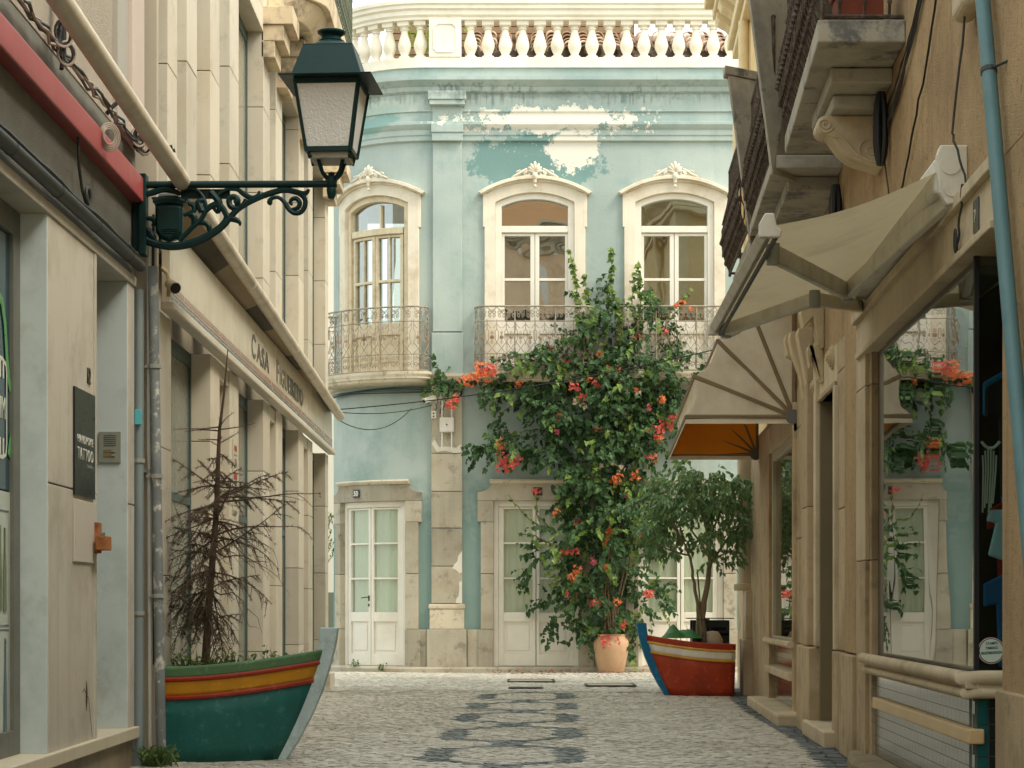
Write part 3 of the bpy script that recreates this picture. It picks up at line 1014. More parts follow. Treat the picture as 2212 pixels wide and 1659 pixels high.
auto_smooth(tile_me)
rb = MB()
rb.add([(-.7, 31.25, 9.0), (5.6, 31.25, 9.0), (5.6, 33.6, 9.95), (-.7, 33.6, 9.95)], [(0, 1, 2, 3)])
rb.box(-4, 5.6, 31.16, 31.2, 8.2, 8.9)
roof = fpart(rb, 'roof', mat('roof_mortar', srgb(112, 98, 84), .95, .2, 8, .5, 40), fix=False)
rr = random.Random(9)
for j in range(5):
    for i in range(27):
        x = -.55 + i * .232 + rr.uniform(-.012, .012)
        y = 31.22 + j * .36 + rr.uniform(-.02, .02)
        place('roof_tile', tile_me, None, roof, (x, y, 9.06 + (y - 31.22) * .404), (R(22) + rr.uniform(-.03, .03), rr.uniform(-.03, .03), rr.uniform(-.06, .06)))
hut = MB(); hut.box(-1.9, 1.9, 33.1, 33.2, 9.2, 10.15)
hut_o = fpart(hut, 'hut_wall', mat('grey_brown_boards', srgb(132, 110, 84), .85, .15, 3, .3, 40, streak=.2))
for i in range(8):
    b = MB(); h = 9.3 + i * .11
    b.box(-1.9, 1.9, 33.06, 33.1, h, h + .095); bo = fpart(b, 'board', MATS['grey_brown_boards'], hut_o)
# ---------------------------------------------------------------- marble-fronted house with the red fascia
mh = thing('marble_house', 'grey rendered house with marble shopfront and a red fascia beam', 'house')
def bx(name, m, *dims, fm=BM, parent=None, bevel=.004, n=1):
    mb = MB(fm); mb.box(*dims, n=n)
    return mb.build(name, m, parent if parent is not None else mh, bevel=bevel)
bx('rendered_wall', RENDER_GREY, 3, 12.70, -.35, -.005, 2.90, 3.66)
bx('upper_wall', RENDER_PALE, 3, 11.95, -.35, 0, 3.66, 5.9)
bx('upper_pilaster', mat('smooth_grey_pier', srgb(168, 164, 154), .7, .06, 2, .1), 11.95, 12.27, -.35, .03, 3.66, 5.9)
bx('upper_pilaster', mat('pinkish_grey_pier', srgb(196, 182, 168), .7, .06, 2, .1), 12.27, 12.66, -.35, .055, 3.66, 5.9)
bx('fascia_beam', mat('faded_red_fascia', srgb(158, 72, 70), .45, .08, 2, .05, spec=.5, streak=.08), 3, 12.72, -.02, .07, 3.33, 3.475, bevel=.008)
bx('lintel_strip', MARBLE, 3, 12.63, -.3, .012, 2.845, 2.90)
for (a, b) in ((.24, 1.545), (1.553, 2.845)):
    bx('marble_panel', MARBLE, 10.29, 11.40, -.30, 0, a, b)
    bx('marble_panel', MARBLE, 11.404, 11.46, -.30, .006, a, b)
    bx('marble_panel', MARBLE, 12.43, 12.63, -.30, 0, a, b)
bx('reveal_lining', MARBLE_SKYLIT, 11.46, 12.43, -.30, -.28, .24, 2.845)
bx('base_course', mat('brown_marble', srgb(142, 128, 106), .45, .12, 2, .05, stain=srgb(96, 84, 68), stain_amt=.7, stain_scale=3, streak=.4), 3, 12.63, -.3, -.01, -.03, .17)
bx('marble_ledge', mat('pale_ledge_marble', srgb(206, 196, 172), .45, .06, 2, .05, streak=.2), 3, 12.64, -.3, .03, .172, .24, bevel=.006)
bx('side_wall', RENDER_PALE, 3, 12.6, -5, -.36, 0, 5.9)
bx('reveal_slab', MARBLE_SKYLIT, 12.405, 12.43, -.28, -.002, .24, 2.845, bevel=.002)  # thin slabs added over the jambs to carry the painted sky light
bx('reveal_slab', MARBLE_SKYLIT, 10.265, 10.289, -.28, -.002, .24, 2.845, bevel=.002)
mb = MB(BM); mb.prism([(11.2, .40), (11.225, .45), (11.228, .50), (11.21, .56), (11.195, .52), (11.19, .46)], -.004, .002); mb.build('marble_chip', mat('dark_chip', srgb(52, 46, 36), .9, .1, 8, .2), mh)
mb = MB(BM); mb.tube([(11.10, .0, .50), (11.15, .0, .52), (11.2, .0, .49), (11.27, .0, .46), (11.30, .0, .38), (11.34, .0, .30), (11.36, .0, .25)], .002, 4); mb.build('marble_crack', MATS['dark_chip'], mh)
# entrance door in the recess
d_ = bx('entrance_door', mat('dark_door', (.02, .03, .03), .4, .1, 3, 0), 11.47, 12.42, -.272, -.255, .245, 2.84)
for h in (.9, 1.7):
    bx('door_rail', METAL_GREY, 11.5, 12.4, -.255, -.245, h, h + .05, parent=d_)
# shop window with printed film
sw = bx('shop_window_frame', mat('tarnished_steel_frame', srgb(104, 106, 96), .5, .15, 8, .1, streak=.3), 10.13, 10.264, -.28, -.13, .24, 2.845)
for (a, b) in ((.24, .36), (2.72, 2.845)):
    bx('window_rail', MATS['tarnished_steel_frame'], 6, 10.13, -.28, -.13, a, b, parent=sw)
bx('printed_film', mat('dark_teal_film', srgb(28, 66, 78), .12, .12, 1.0, 0, spec=.6), 6, 10.16, -.20, -.15, 1.50, 2.72, parent=sw, bevel=0)
bx('pale_film', mat('pale_film', srgb(186, 194, 182), .2, .04, 2, 0, spec=.6), 6, 10.16, -.20, -.149, .36, 1.492, parent=sw, bevel=0)
def filmpart(name, m, pts, r, flat=.12, o=-.146):
    mb = MB(BM); mb.tube([(z, o, h) for z, h in pts], r, 6, flat=1)
    mb.v = [(z, o + (q - o) * .12, h) for (z, q, h) in mb.v]
    return mb.build(name, m, sw)
GREENF = mat('green_print', srgb(84, 150, 84), .3, .05, 3, 0)
PALEF = mat('white_print', srgb(206, 212, 198), .3, .03, 3, 0)
filmpart('printed_stem', GREENF, [(9.72, 2.28), (9.80, 2.36), (9.88, 2.40), (9.96, 2.38), (10.02, 2.28), (10.06, 2.12), (10.10, 2.02), (10.13, 1.98)], .028)
filmpart('printed_stem', GREENF, [(10.10, 1.66), (10.14, 1.74), (10.15, 1.76)], .03)
filmpart('printed_frame', PALEF, [(9.2, 2.11), (9.98, 2.11), (10.04, 2.09), (10.055, 2.05), (10.055, 1.72), (10.04, 1.665), (9.98, 1.65), (9.2, 1.65)], .011)
for z in (9.93, 9.99):
    filmpart('printed_tine', PALEF, [(z, 2.10), (z, 2.02)], .014)
    filmpart('printed_tine', PALEF, [(z, 1.66), (z, 1.74)], .014)
me = text_mesh('window_lettering', 'SIM', .15, .001, .75)
o = place('window_lettering', me, PALEF, sw, (-2.24 - .144, 9.86, 1.83), (R(90), 0, R(90)))
BOT = mat('bottle_print', srgb(92, 104, 66), .3, .3, 12, 0)
for (z, h0, hh, m) in ((9.93, .93, .40, BOT), (10.02, .92, .40, BOT), (10.03, .18 + .1, .52, mat('blue_bottle_print', srgb(70, 92, 104), .3, .1, 5, 0))):
    mb = MB(BM)
    mb.prism([(z - .025, h0), (z + .025, h0), (z + .028, h0 + .02), (z + .026, h0 + hh * .5), (z + .010, h0 + hh * .75), (z + .008, h0 + hh), (z - .008, h0 + hh), (z - .010, h0 + hh * .75), (z - .026, h0 + hh * .5), (z - .028, h0 + .02)], -.148, -.144)
    mb.build('printed_bottle', m, sw)
for (h0, h1) in ((.86, 1.40), (.34, .84)):
    filmpart('printed_border', mat('blue_grey_print', srgb(74, 92, 98), .3, .05, 3, 0), [(9.2, h1), (10.10, h1), (10.10, h0), (9.2, h0)], .004)

# plaque, number, intercom, blank panel, wooden letter block on the pier
pq = thing('tattoo_plaque', 'black tattoo studio plaque with thin white lettering on the marble pier', 'sign')
bx('board', mat('black_plaque', (.010, .018, .018), .3, .1, 4, 0, spec=.4), 10.86, 11.385, .001, .012, 1.52, 2.075, parent=pq, bevel=.002)
LET = mat('white_lettering', srgb(214, 214, 202), .5, .03, 5, 0)
def wall_text(body, height, width, z0, h0, o, parent, m, fmx, name='lettering', depth=.001, bold=0.0, space=1.0):
    me = text_mesh(name, body, 1.0, 0.02, 1.0, bold, 'LEFT', space)
    xs = [v.co.x for v in me.vertices]; ys = [v.co.y for v in me.vertices]
    sx, sy = width / (max(xs) - min(xs)), height / (max(ys) - min(ys))
    me.transform(Matrix.Translation((-min(xs), -min(ys), 0)))
    me.transform(Matrix.Diagonal((sx, sy, depth / .02, 1)))
    return place(name, me, m, parent, (fmx(z0) + o, z0, h0), (R(90), 0, R(90)))
bX = lambda z: -2.24
wall_text('HANDPOKE', .042, .40, 10.92, 1.795, .0135, pq, LET, bX, space=1.25)
wall_text('TATTOO', .062, .40, 10.92, 1.71, .0135, pq, LET, bX, space=1.2)
wall_text('studio', .026, .17, 11.15, 1.675, .0135, pq, mat('dim_lettering', srgb(120, 128, 122), .5, .03, 5, 0), bX, space=1.25)
nb = thing('house_number', 'dark metal house number twelve on the marble pier above the plaque', 'house number')
wall_text('12', .085, .075, 11.22, 2.125, .004, nb, mat('dark_number_metal', srgb(70, 66, 56), .4, .1, 5, 0, metal=.5), bX, 'digits', .004, bold=.01)
blank = bx('blank_panel', mat('pale_panel', srgb(192, 186, 172), .5, .04, 2, 0), 10.86, 11.42, .001, .012, 1.18, 1.50, parent=None, bevel=.002)
blank.parent = None
tag(blank, 'blank pale metal panel on the marble pier under the plaque', 'panel')
lb = thing('lock_box', 'small rusty orange lock box on the edge of the marble pier', 'box')
RUST = mat('rusty_orange_metal', srgb(164, 104, 52), .6, .15, 9, .2, stain=srgb(104, 64, 36), stain_amt=.8, stain_scale=12)
bx('back_plate', RUST, 11.36, 11.47, .002, .03, 1.235, 1.40, parent=lb, bevel=.003)
bx('body', RUST, 11.30, 11.46, .03, .085, 1.25, 1.325, parent=lb, bevel=.004)
bx('shackle', mat('steel', srgb(140, 138, 130), .35, .1, 5, 0, metal=.8), 11.33, 11.36, .045, .07, 1.325, 1.345, parent=lb, bevel=.003)
ic = thing('intercom_panel', 'grey metal intercom panel with two name buttons in the door recess', 'intercom')
def ib(name, m, x0, x1, d0, d1, h0, h1, parent):
    mb = MB(); mb.box(x0, x1, 12.405 - d1, 12.405 - d0, h0, h1); return mb.build(name, m, parent, bevel=.001)
ICM = mat('brushed_grey_metal', srgb(150, 154, 142), .4, .05, 6, 0, metal=.3)
px0 = -2.24 - .165
plate = ib('face_plate', ICM, px0, px0 + .127, .001, .012, 1.787, 1.967, ic)
for i in range(6):
    ib('speaker_slot', BLACK, px0 + .028, px0 + .10, .011, .0135, 1.883 + i * .0118, 1.887 + i * .0118, plate)
for h in (1.845, 1.820):
    b_ = ib('name_button', mat('amber_label', srgb(122, 112, 78), .4, .1, 6, 0), px0 + .03, px0 + .095, .011, .015, h, h + .019, plate)
    ib('push_button', ICM, px0 + .074, px0 + .092, .015, .019, h + .003, h + .016, plate)
for h in (1.797, 1.957):
    ib('screw', BLACK, px0 + .062, px0 + .067, .011, .0135, h - .002, h + .002, plate)

# trunking, cable chain and coils on the marble house
def run(name, label, cat, m, pts, r, n=6, wob=0.0, group=None):
    mb = MB(); mb.tube(wobble(pts, wob, len(pts)) if wob else pts, r, n)
    o = mb.build(name, m, None, smooth=True)
    return tag(o, label, cat, group)
tk = thing('cable_trunking', 'dark trunking pipe with a grey cable clipped along the marble lintel', 'conduit')
mb = MB(); mb.tube([(-2.19, 5.0, 2.955), (-2.19, 12.55, 2.955)], .034, 12); mb.build('trunk_pipe', mat('dark_pipe', srgb(44, 50, 48), .5, .1, 5, .05), tk, smooth=True)
mb = MB(); mb.tube([(-2.185 + .006 * math.sin(i), 6.0 + i * .27, 3.003 + .006 * math.sin(i * 1.7)) for i in range(25)], .012, 5); mb.build('clipped_cable', CABLE, tk, smooth=True)
for i in range(4):
    mb = MB(); mb.tube([(-2.19, 9.3 + i * .95, 2.955), (-2.19, 9.312 + i * .95, 2.955)], .0365, 12); mb.build('clip', CABLE, tk)
rr = random.Random(4)
ch = thing('looped_cable_chain', 'run of loose knotted black cables above the red fascia beam', 'cables')
for k in range(4):
    pts = [(-2.20 + rr.uniform(0, .03), 7.5 + i * .13, 3.645 + .02 * math.sin(i * 1.3 + k * 2) + rr.uniform(-.012, .012)) for i in range(40)]
    mb = MB(); mb.tube(pts, .008, 5); mb.build('cable', CABLE if k % 2 else CABLE_PALE, ch, smooth=True)
for (z, h, r_) in ((10.2, 3.70, .06), (10.28, 3.62, .05), (12.35, 3.72, .075), (12.45, 3.66, .06), (12.28, 3.66, .05)):
    for j in range(3):
        rad = r_ * (1 - .15 * j)
        pts = [(-2.15 + rad * .75 * math.cos(t), z + .012 * j + rad * .5 * math.cos(t + j), h + rad * 1.15 * math.sin(t)) for t in [2 * math.pi * i / 16 for i in range(16)]]
        mb = MB(); mb.tube(pts, .007, 5, closed=True); mb.build('coil', CABLE if j else CABLE_PALE, ch, smooth=True)
for (za, ha, zb, hb) in ((10.35, 4.6, 10.22, 3.66), (10.38, 4.6, 10.28, 3.60), (10.41, 4.6, 10.25, 3.72), (10.36, 4.6, 10.3, 3.55)):
    mb = MB(); mb.tube([(-2.2, za, ha), (-2.17, za - .03, (ha + hb) / 2 + .1), (-2.18, zb + .06, hb + .1), (-2.18, zb, hb)], .012, 5); mb.build('cable', BLACK, ch, smooth=True)
for (z, s_) in ((11.55, 1), (12.4, 1), (12.5, -1)):
    pts = [(-2.2 + .22 * t, z + .02 * t, 3.62 + .05 * math.sin(t * 5) + .06 * t) for t in [i / 8 for i in range(9)]]
    mb = MB(); mb.tube(pts, .012, 6); mb.build('loose_end', CABLE, ch, smooth=True)
ck = thing('pale_cable_coil', 'small pale coil of wire hanging on the red fascia', 'cable coil')
for j in range(4):
    pts = [(-2.135 + (.048 - .008 * j) * math.cos(t), 11.30 - .006 * j + .03 * math.cos(t), 3.44 + (.075 - .011 * j) * math.sin(t)) for t in [2 * math.pi * i / 18 for i in range(18)]]
    mb = MB(); mb.tube(pts, .005, 5, closed=True); mb.build('loop', CABLE_PALE, ck, smooth=True)
hc = thing('hanging_cable', 'thin grey cable dropping from the red fascia to the trunking', 'cable')
mb = MB(); mb.tube([(-2.20, 10.80, 3.34), (-2.205, 10.84, 3.2), (-2.2, 10.9, 3.08), (-2.19, 10.98, 3.01)], .008, 5); mb.build('strand', CABLE, hc, smooth=True)
mb = MB(); mb.tube([(-2.18, 10.95 + .05 * math.cos(t), 3.06 + .04 * math.sin(t)) for t in [2 * math.pi * i / 14 for i in range(14)]], .009, 5, closed=True); mb.build('knot', CABLE, hc, smooth=True)

# downpipes at the corner
PIPE_W = mat('peeling_downpipe', srgb(116, 122, 122), .6, .15, 5, .2, stain=srgb(150, 158, 158), stain_amt=.5, stain_scale=3, stain2=srgb(214, 212, 200), s2_amt=.9, s2_scale=11, streak=.3)
PIPE_G = mat('blue_grey_pipe', srgb(126, 138, 138), .55, .08, 3, .05, streak=.25)
def pipe(name, label, m, p0, p1, r, clips=(), bend=None):
    t = thing(name, label, 'pipe')
    pts = [p0, p1] if not bend else [p0, bend, p1]
    mb = MB(); mb.tube([Vector(p0).lerp(Vector(p1), i / 6) for i in range(7)], r, 12); mb.build('pipe_shaft', m, t, smooth=True)
    for c in clips:
        q = Vector(p0).lerp(Vector(p1), c)
        mb = MB(); mb.tube([q - Vector((0, 0, .012)), q + Vector((0, 0, .012))], r * 1.25, 12); mb.box(q.x - .06, q.x, q.y - .008, q.y + .06, q.z - .008, q.z + .008)
        mb.build('pipe_clip', METAL_GREY, t)
    return t
pipe('drainpipe', 'flaking paint drainpipe beside the green boat planter', PIPE_W, (-2.145, 12.72, 2.98), (-2.095, 12.72, 0.0), .031, (.2, .42, .66))
pipe('drainpipe', 'smooth blue-grey drainpipe against the marble pier', PIPE_G, (-2.225, 12.70, 2.84), (-2.225, 12.68, 0.0), .030, (.36, .68))
pipe('conduit', 'thin white conduit between the two drainpipes', mat('white_conduit', srgb(196, 194, 182), .5, .06, 3, 0), (-2.175, 12.74, 3.2), (-2.165, 12.74, 0.0), .012, (.45,))
run('conduit_cable', 'black cable hanging down behind the drainpipes', 'cable', BLACK, [(-2.15, 12.77, 3.3), (-2.155, 12.77, 2.4), (-2.15, 12.77, 1.5), (-2.145, 12.77, .6)], .009)
stk = bx('turquoise_sticker', mat('turquoise', srgb(86, 176, 184), .4, .05, 4, 0), 12.64, 12.66, -.0, .04, 2.03, 2.12, parent=None, bevel=.002); stk.parent = None
tag(stk, 'small turquoise sticker on the corner beside the drainpipe', 'sticker')

# ---------------------------------------------------------------- cream clad house with the long name board
chh = thing('cream_house', 'tall cream house clad in narrow stone piers with a shop name board', 'house')
def lx(name, m, *dims, parent=None, bevel=.004):
    mb = MB(LM); mb.box(*dims); return mb.build(name, m, parent if parent is not None else chh, bevel=bevel)
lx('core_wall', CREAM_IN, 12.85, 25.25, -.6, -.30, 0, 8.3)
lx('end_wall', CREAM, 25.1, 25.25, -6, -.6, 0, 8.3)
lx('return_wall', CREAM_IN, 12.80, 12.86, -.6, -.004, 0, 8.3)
GPIL = [(12.86, 13.32), (15.10, 15.58), (16.16, 16.70), (18.42, 18.93), (19.45, 19.99), (21.62, 22.17), (22.68, 23.19), (24.86, 25.25)]
UPIL = [(13.18, 13.56), (13.98, 14.43)] + GPIL[1:]
rr = random.Random(12)
def pier(a, b, h0, h1, ph, off):
    lx('pier_core', JOINT, a + .01, b - .01, -.30, -.008, h0, h1, bevel=0)
    hs = [h0]
    h = h0 + off
    while h < h1 - .15:
        hs.append(h); h += ph
    hs.append(h1)
    for (p, q) in zip(hs, hs[1:]):
        lx('stone_panel', CREAM, a, b, -.30, rr.uniform(-.0015, .0015), p + .003, q - .003, bevel=.003)
for i, (a, b) in enumerate(GPIL):
    pier(a, b, .02, 2.74, .78, .34 + .2 * (i % 2))
for i, (a, b) in enumerate(UPIL):
    pier(a, b, 3.27, 5.95 if i not in () else 5.9, .74, .3 + .22 * (i % 3))
lx('plinth_block', STONE, 24.7, 25.32, -.3, .07, -.02, .17, bevel=.01)
lx('plinth_block', STONE, 12.9, 24.68, -.3, .02, -.02, .12, bevel=.01)
# infill between piers
FROST = mat('grey_frosted_pane', srgb(122, 126, 114), .22, .05, 1.2, 0, spec=.5, streak=.05)
FROSTU = mat('upper_pane', srgb(150, 146, 128), .18, .05, 1.0, 0, spec=.6)
TEALF = mat('teal_grey_frame', srgb(72, 90, 86), .5, .1, 4, .05)
def opening(a, b, h0, h1, m, transom):
    w = lx('window_pane', m, a, b, -.20, -.15, h0, h1, bevel=0)
    for (p, q) in ((b - .035, b), (a, a + .035)):
        lx('window_stile', TEALF, p, q, -.19, -.135, h0, h1, parent=w)
    lx('window_rail', TEALF, a, b, -.19, -.138, h1 - .10, h1, parent=w)
    for t in transom:
        lx('window_rail', TEALF, a, b, -.19, -.138, t, t + .06, parent=w)
gop = [(13.32, 15.10), (16.70, 18.42), (19.99, 21.62), (23.19, 24.86)]
for (a, b) in gop:
    opening(a, b, .12, 2.74, FROST, (1.66,))
for (a, b) in [(15.58, 16.16), (18.93, 19.45), (22.17, 22.68)]:
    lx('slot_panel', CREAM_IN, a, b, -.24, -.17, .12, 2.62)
    lx('slot_head', CREAM, a, b, -.24, -.01, 2.62, 2.74)
for (a, b) in [(13.56, 13.98), (15.58, 16.16), (18.93, 19.45), (22.17, 22.68)]:
    lx('slot_panel', mat('bluish_slot_panel', srgb(152, 158, 154), .6, .05, 1, .05, streak=.1), a, b, -.24, -.15, 3.27, 5.95)
for (a, b) in [(12.66, 13.18), (14.43, 15.10), (16.70, 18.42), (19.99, 21.62), (23.19, 24.86)]:
    opening(a, b, 3.27, 5.92, FROSTU if a > 13 else mat('dark_upper_pane', srgb(58, 74, 76), .2, .1, 1, 0, spec=.6), ())
    lx('lintel', CREAM, a, b, -.24, .0 if a > 16 else -.02, 5.92, 6.12, bevel=.006)
lx('cornice_wall', CREAM, 12.66, 25.25, -.4, .0, 6.12, 6.42, bevel=.006)
lx('upper_wall', CREAM, 12.66, 25.25, -.4, -.03, 6.42, 8.3, bevel=.006)
CORB = mat('corbel_stone', srgb(212, 194, 162), .7, .06, 2, .1, stain=srgb(70, 62, 52), stain_amt=.8, stain_scale=3.2)
for (a, b) in ((18.42, 18.93), (19.50, 20.0), (21.66, 22.17), (24.70, 25.30)):
    c_ = lx('corbel', CORB, a, b, -.02, .10, 5.70, 5.84, bevel=.006)
    lx('corbel_step', CORB, a, b, -.02, .18, 5.843, 5.98, parent=c_, bevel=.006)
    lx('corbel_step', CORB, a - .02, b + .02, -.02, .26, 5.983, 6.14, parent=c_, bevel=.006)
# bowed balcony over the corbels
def bow(k, z0=18.75, z1=22.9, pr=.52):
    rad = .55
    p = [(z0, 0.0)] + [(z0 + rad - rad * math.cos(R(a)), pr * math.sin(R(a))) for a in range(15, 91, 15)]
    q = [(z1 - (z - z0), o) for z, o in reversed(p)]
    return [(zz, oo * k) for zz, oo in p + q]
sl = MB(LM)
for (k0, k1, h0, h1) in ((.62, .88, 6.16, 6.34), (.97, 1.0, 6.34, 6.55)):
    p0, p1 = bow(k0), bow(k1)
    n = len(p0)
    sl.add([(z, o, h0) for z, o in p0] + [(z, o, h1) for z, o in p1], [tuple(range(n)), tuple(range(2 * n - 1, n - 1, -1))] + [(i, (i + 1) % n, n + (i + 1) % n, n + i) for i in range(n)])
slo = sl.build('balcony_slab', CORB, chh, bevel=.01)
GREENI = mat('green_grey_iron', srgb(84, 92, 74), .6, .2, 8, .1)
rl = MB(LM)
pth = bow(.94)
for h, r_ in ((6.60, .012), (6.82, .008), (7.30, .008), (7.52, .016)):
    rl.tube([(z, o, h) for z, o in pth], r_, 6)
rlo = rl.build('balcony_railing', GREENI, chh)
bay2 = bay_me.copy(); bay2.materials.clear(); bay2.materials.append(GREENI)
for i in range(len(pth) - 1):
    a, b = Vector(LM(*pth[i], 6.58)), Vector(LM(*pth[i + 1], 6.58))
    n = max(1, int(round((b - a).length / .136)))
    ang = math.atan2(b.y - a.y, b.x - a.x)
    for j in range(n):
        p = a.lerp(b, (j + .5) / n)
        place('scroll_bay', bay2, None, rlo, p, (0, 0, ang), (1, 1, 1.0))

# name board with stripes and letters
nbd = thing('name_board', 'long cream enamel name board lettered above the cream shopfront', 'sign')
ENAM = mat('cream_enamel', srgb(224, 214, 190), .22, .03, 1.0, 0, spec=.6, stain=srgb(196, 174, 134), stain_amt=.3, stain_scale=1.4, coat=.3)
for (a, b) in ((12.92, 15.9), (15.906, 18.9), (18.906, 21.9), (21.906, 25.15)):
    lx('enamel_panel', ENAM, a, b, 0.003, .055, 2.80, 3.27, parent=nbd, bevel=.003)
lx('lower_moulding', CREAM, 12.88, 25.2, 0.003, .09, 2.742, 2.80, parent=nbd, bevel=.012)
for (h, t, c, nm) in ((2.815, .03, srgb(104, 124, 132), 'blue_stripe'), (2.855, .012, srgb(150, 110, 96), 'red_stripe'), (2.878, .034, srgb(168, 142, 130), 'faded_stripe')):
    lx(nm, mat(nm + '_enamel', c, .25, .12, 2.5, 0, spec=.6), 12.95, 25.13, .054, .0575, h, h + t, parent=nbd, bevel=0)
DARKL = mat('grey_letter_enamel', srgb(92, 88, 78), .4, .05, 3, 0)
for (w_, z0, z1, ht) in (('C', 17.10, 17.36, .20), ('ASA', 17.44, 18.35, .165), ('F', 18.98, 19.18, .20), ('IGUEIREDO', 19.26, 21.42, .165)):
    wall_text(w_, ht, z1 - z0, z0, 2.955 + (0 if ht > .19 else .0), .056, nbd, DARKL, LX, 'lettering', .002, bold=.018, space=1.12)
# rolled shop blind above the board
rb_ = thing('rolled_blind', 'long cream roller blind tube over the name board', 'awning')
T0, T1 = Vector((-1.93, 9.1, 3.54)), Vector((-2.02, 25.05, 3.18))
Ta = T0 + (T0 - T1) * .18
TUBE = mat('cream_blind_tube', srgb(210, 200, 178), .5, .05, 2, .05, stain=srgb(160, 140, 108), stain_amt=.5, stain_scale=3, streak=.15)
brk = [0, .34, .52, .70, .86, 1.0]
for (a, b) in zip(brk, brk[1:]):
    mb = MB(); mb.tube([Ta.lerp(T1, a), Ta.lerp(T1, b - .0012)], .052, 16); mb.build('tube_section', TUBE, rb_, smooth=True)
def along(z): return T0.lerp(T1, (z - T0.y) / (T1.y - T0.y))
segs = [12.9, 14.0, 15.1, 16.9, 18.2, 19.9, 21.0, 23.0, 25.0]
SOF = mat('blind_soffit', srgb(148, 126, 92), .7, .1, 2, .1)
SOFD = mat('blind_slot', srgb(80, 70, 55), .8, .2, 4, .2)
for i, (a, b) in enumerate(zip(segs, segs[1:])):
    pa, pb = along(a), along(b)
    qa, qb = Vector((LX(a) + .004, a, 3.29)), Vector((LX(b) + .004, b, 3.29))
    mb = MB()
    up = Vector((0, 0, .03))
    vs = [qa, qb, pb, pa, qa + up, qb + up, pb + up, pa + up]
    mb.add(vs, [(0, 1, 2, 3), (4, 5, 6, 7), (0, 1, 5, 4), (1, 2, 6, 5), (2, 3, 7, 6), (3, 0, 4, 7)])
    mb.build('soffit_board', SOF if i % 2 == 0 else SOFD, rb_)
for z in (12.95, 16.2, 19.4, 22.6, 24.9):
    p = along(z); mb = MB(); mb.tube([(LX(z) - .02, z, 3.45), (p.x, z, p.z + .02)], .018, 6); mb.build('bracket_arm', METAL_GREY, rb_)

# small cylindrical lamp / camera at the board's near corner
sp = thing('corner_floodlight', 'small cream floodlight cylinder on the board corner by the drainpipes', 'lamp')
FLO = mat('cream_plastic', srgb(190, 172, 136), .45, .05, 4, 0)
mb = MB(); mb.tube([(-2.07, 12.86, 2.90), (-2.02, 12.78, 2.86)], [.03, .036], 12); mb.build('head', FLO, sp, smooth=True)
mb = MB(); mb.tube([(-2.02, 12.778, 2.86), (-2.016, 12.772, 2.857)], .033, 12); mb.build('lens', BLACK, sp)
mb = MB(); mb.tube([(-2.12, 12.9, 3.0), (-2.08, 12.87, 2.96), (-2.07, 12.86, 2.90), (-2.075, 12.86, 2.82)], .013, 8); mb.build('arm', FLO, sp, smooth=True)
# narrow info sticker strip on a pier
ist = thing('info_strip', 'narrow vertical strip of printed shop notices on a stone pier', 'sign')
def ls(m, h0, h1, nm, z0=16.32, z1=16.55, o=.0075):
    return lx(nm, m, z0, z1, .003, o, h0, h1, parent=ist, bevel=0)
PALEP = mat('pale_notice', srgb(208, 198, 172), .4, .04, 5, 0)
ls(PALEP, 1.66, 2.24, 'strip')
REDP, DKP, GRP = mat('red_notice', srgb(168, 58, 48), .4, .08, 6, 0), mat('dark_notice', srgb(58, 60, 62), .4, .1, 6, 0), mat('grey_notice', srgb(130, 124, 108), .4, .1, 6, 0)
for (m, a, b, z0, z1) in ((REDP, 2.15, 2.19, 16.38, 16.52), (DKP, 2.115, 2.12, 16.36, 16.53), (GRP, 2.03, 2.09, 16.40, 16.53), (REDP, 1.93, 1.985, 16.34, 16.54), (DKP, 1.895, 1.915, 16.35, 16.53), (DKP, 1.835, 1.855, 16.34, 16.54), (DKP, 1.79, 1.81, 16.34, 16.54), (GRP, 1.745, 1.77, 16.38, 16.52), (DKP, 1.726, 1.731, 16.36, 16.53), (GRP, 1.662, 1.69, 16.33, 16.54)):
    ls(m, a, b, 'notice_print', z0, z1, .010)

# ---------------------------------------------------------------- wall lantern
lan = thing('wall_lantern', 'dark green wall lantern on a scrolled iron bracket with a crowned shield', 'street lamp')
LZ, LS = 12.58, 365.6
def Lq(u, v):
    x, y = 292 + u * .18, 371.7 + v * .18
    return ((x - CX) / LS, EYE + (HY - y) / LS)
def curve(name, uv, r, parent=lan, sm=3, n=7, off=0.0):
    p = [Vector((Lq(u, v)[0], LZ + off, Lq(u, v)[1])) for u, v in uv]
    out = []
    rsq = []
    m = len(p)
    rr_ = [1.3 * q for q in (r if isinstance(r, list) else [r] * m)] if name != 'shield_wave' else [r] * m
    for i in range(m - 1):
        p0, p1, p2, p3 = p[max(i - 1, 0)], p[i], p[i + 1], p[min(i + 2, m - 1)]
        for k in range(sm):
            t = k / sm
            out.append(0.5 * ((2 * p1) + (p2 - p0) * t + (2 * p0 - 5 * p1 + 4 * p2 - p3) * t * t + (-p0 + 3 * p1 - 3 * p2 + p3) * t ** 3))
            rsq.append(rr_[i] + (rr_[i + 1] - rr_[i]) * t)
    out.append(p[-1]); rsq.append(rr_[-1])
    mb = MB(); mb.tube(out, rsq, n); return mb.build(name, IRON_GREEN, parent, smooth=True)
bar = curve('bracket_bar', [(-20, 155), (600, 152), (1300, 148), (2420, 143)], .0165, n=10)
for u in (420, 860, 1785):
    a = Lq(u - 22, 148); b = Lq(u + 22, 148)
    mb = MB(); mb.tube([(a[0], LZ, a[1]), (b[0], LZ, b[1])], .021, 10); mb.build('collar', IRON_GREEN, bar)
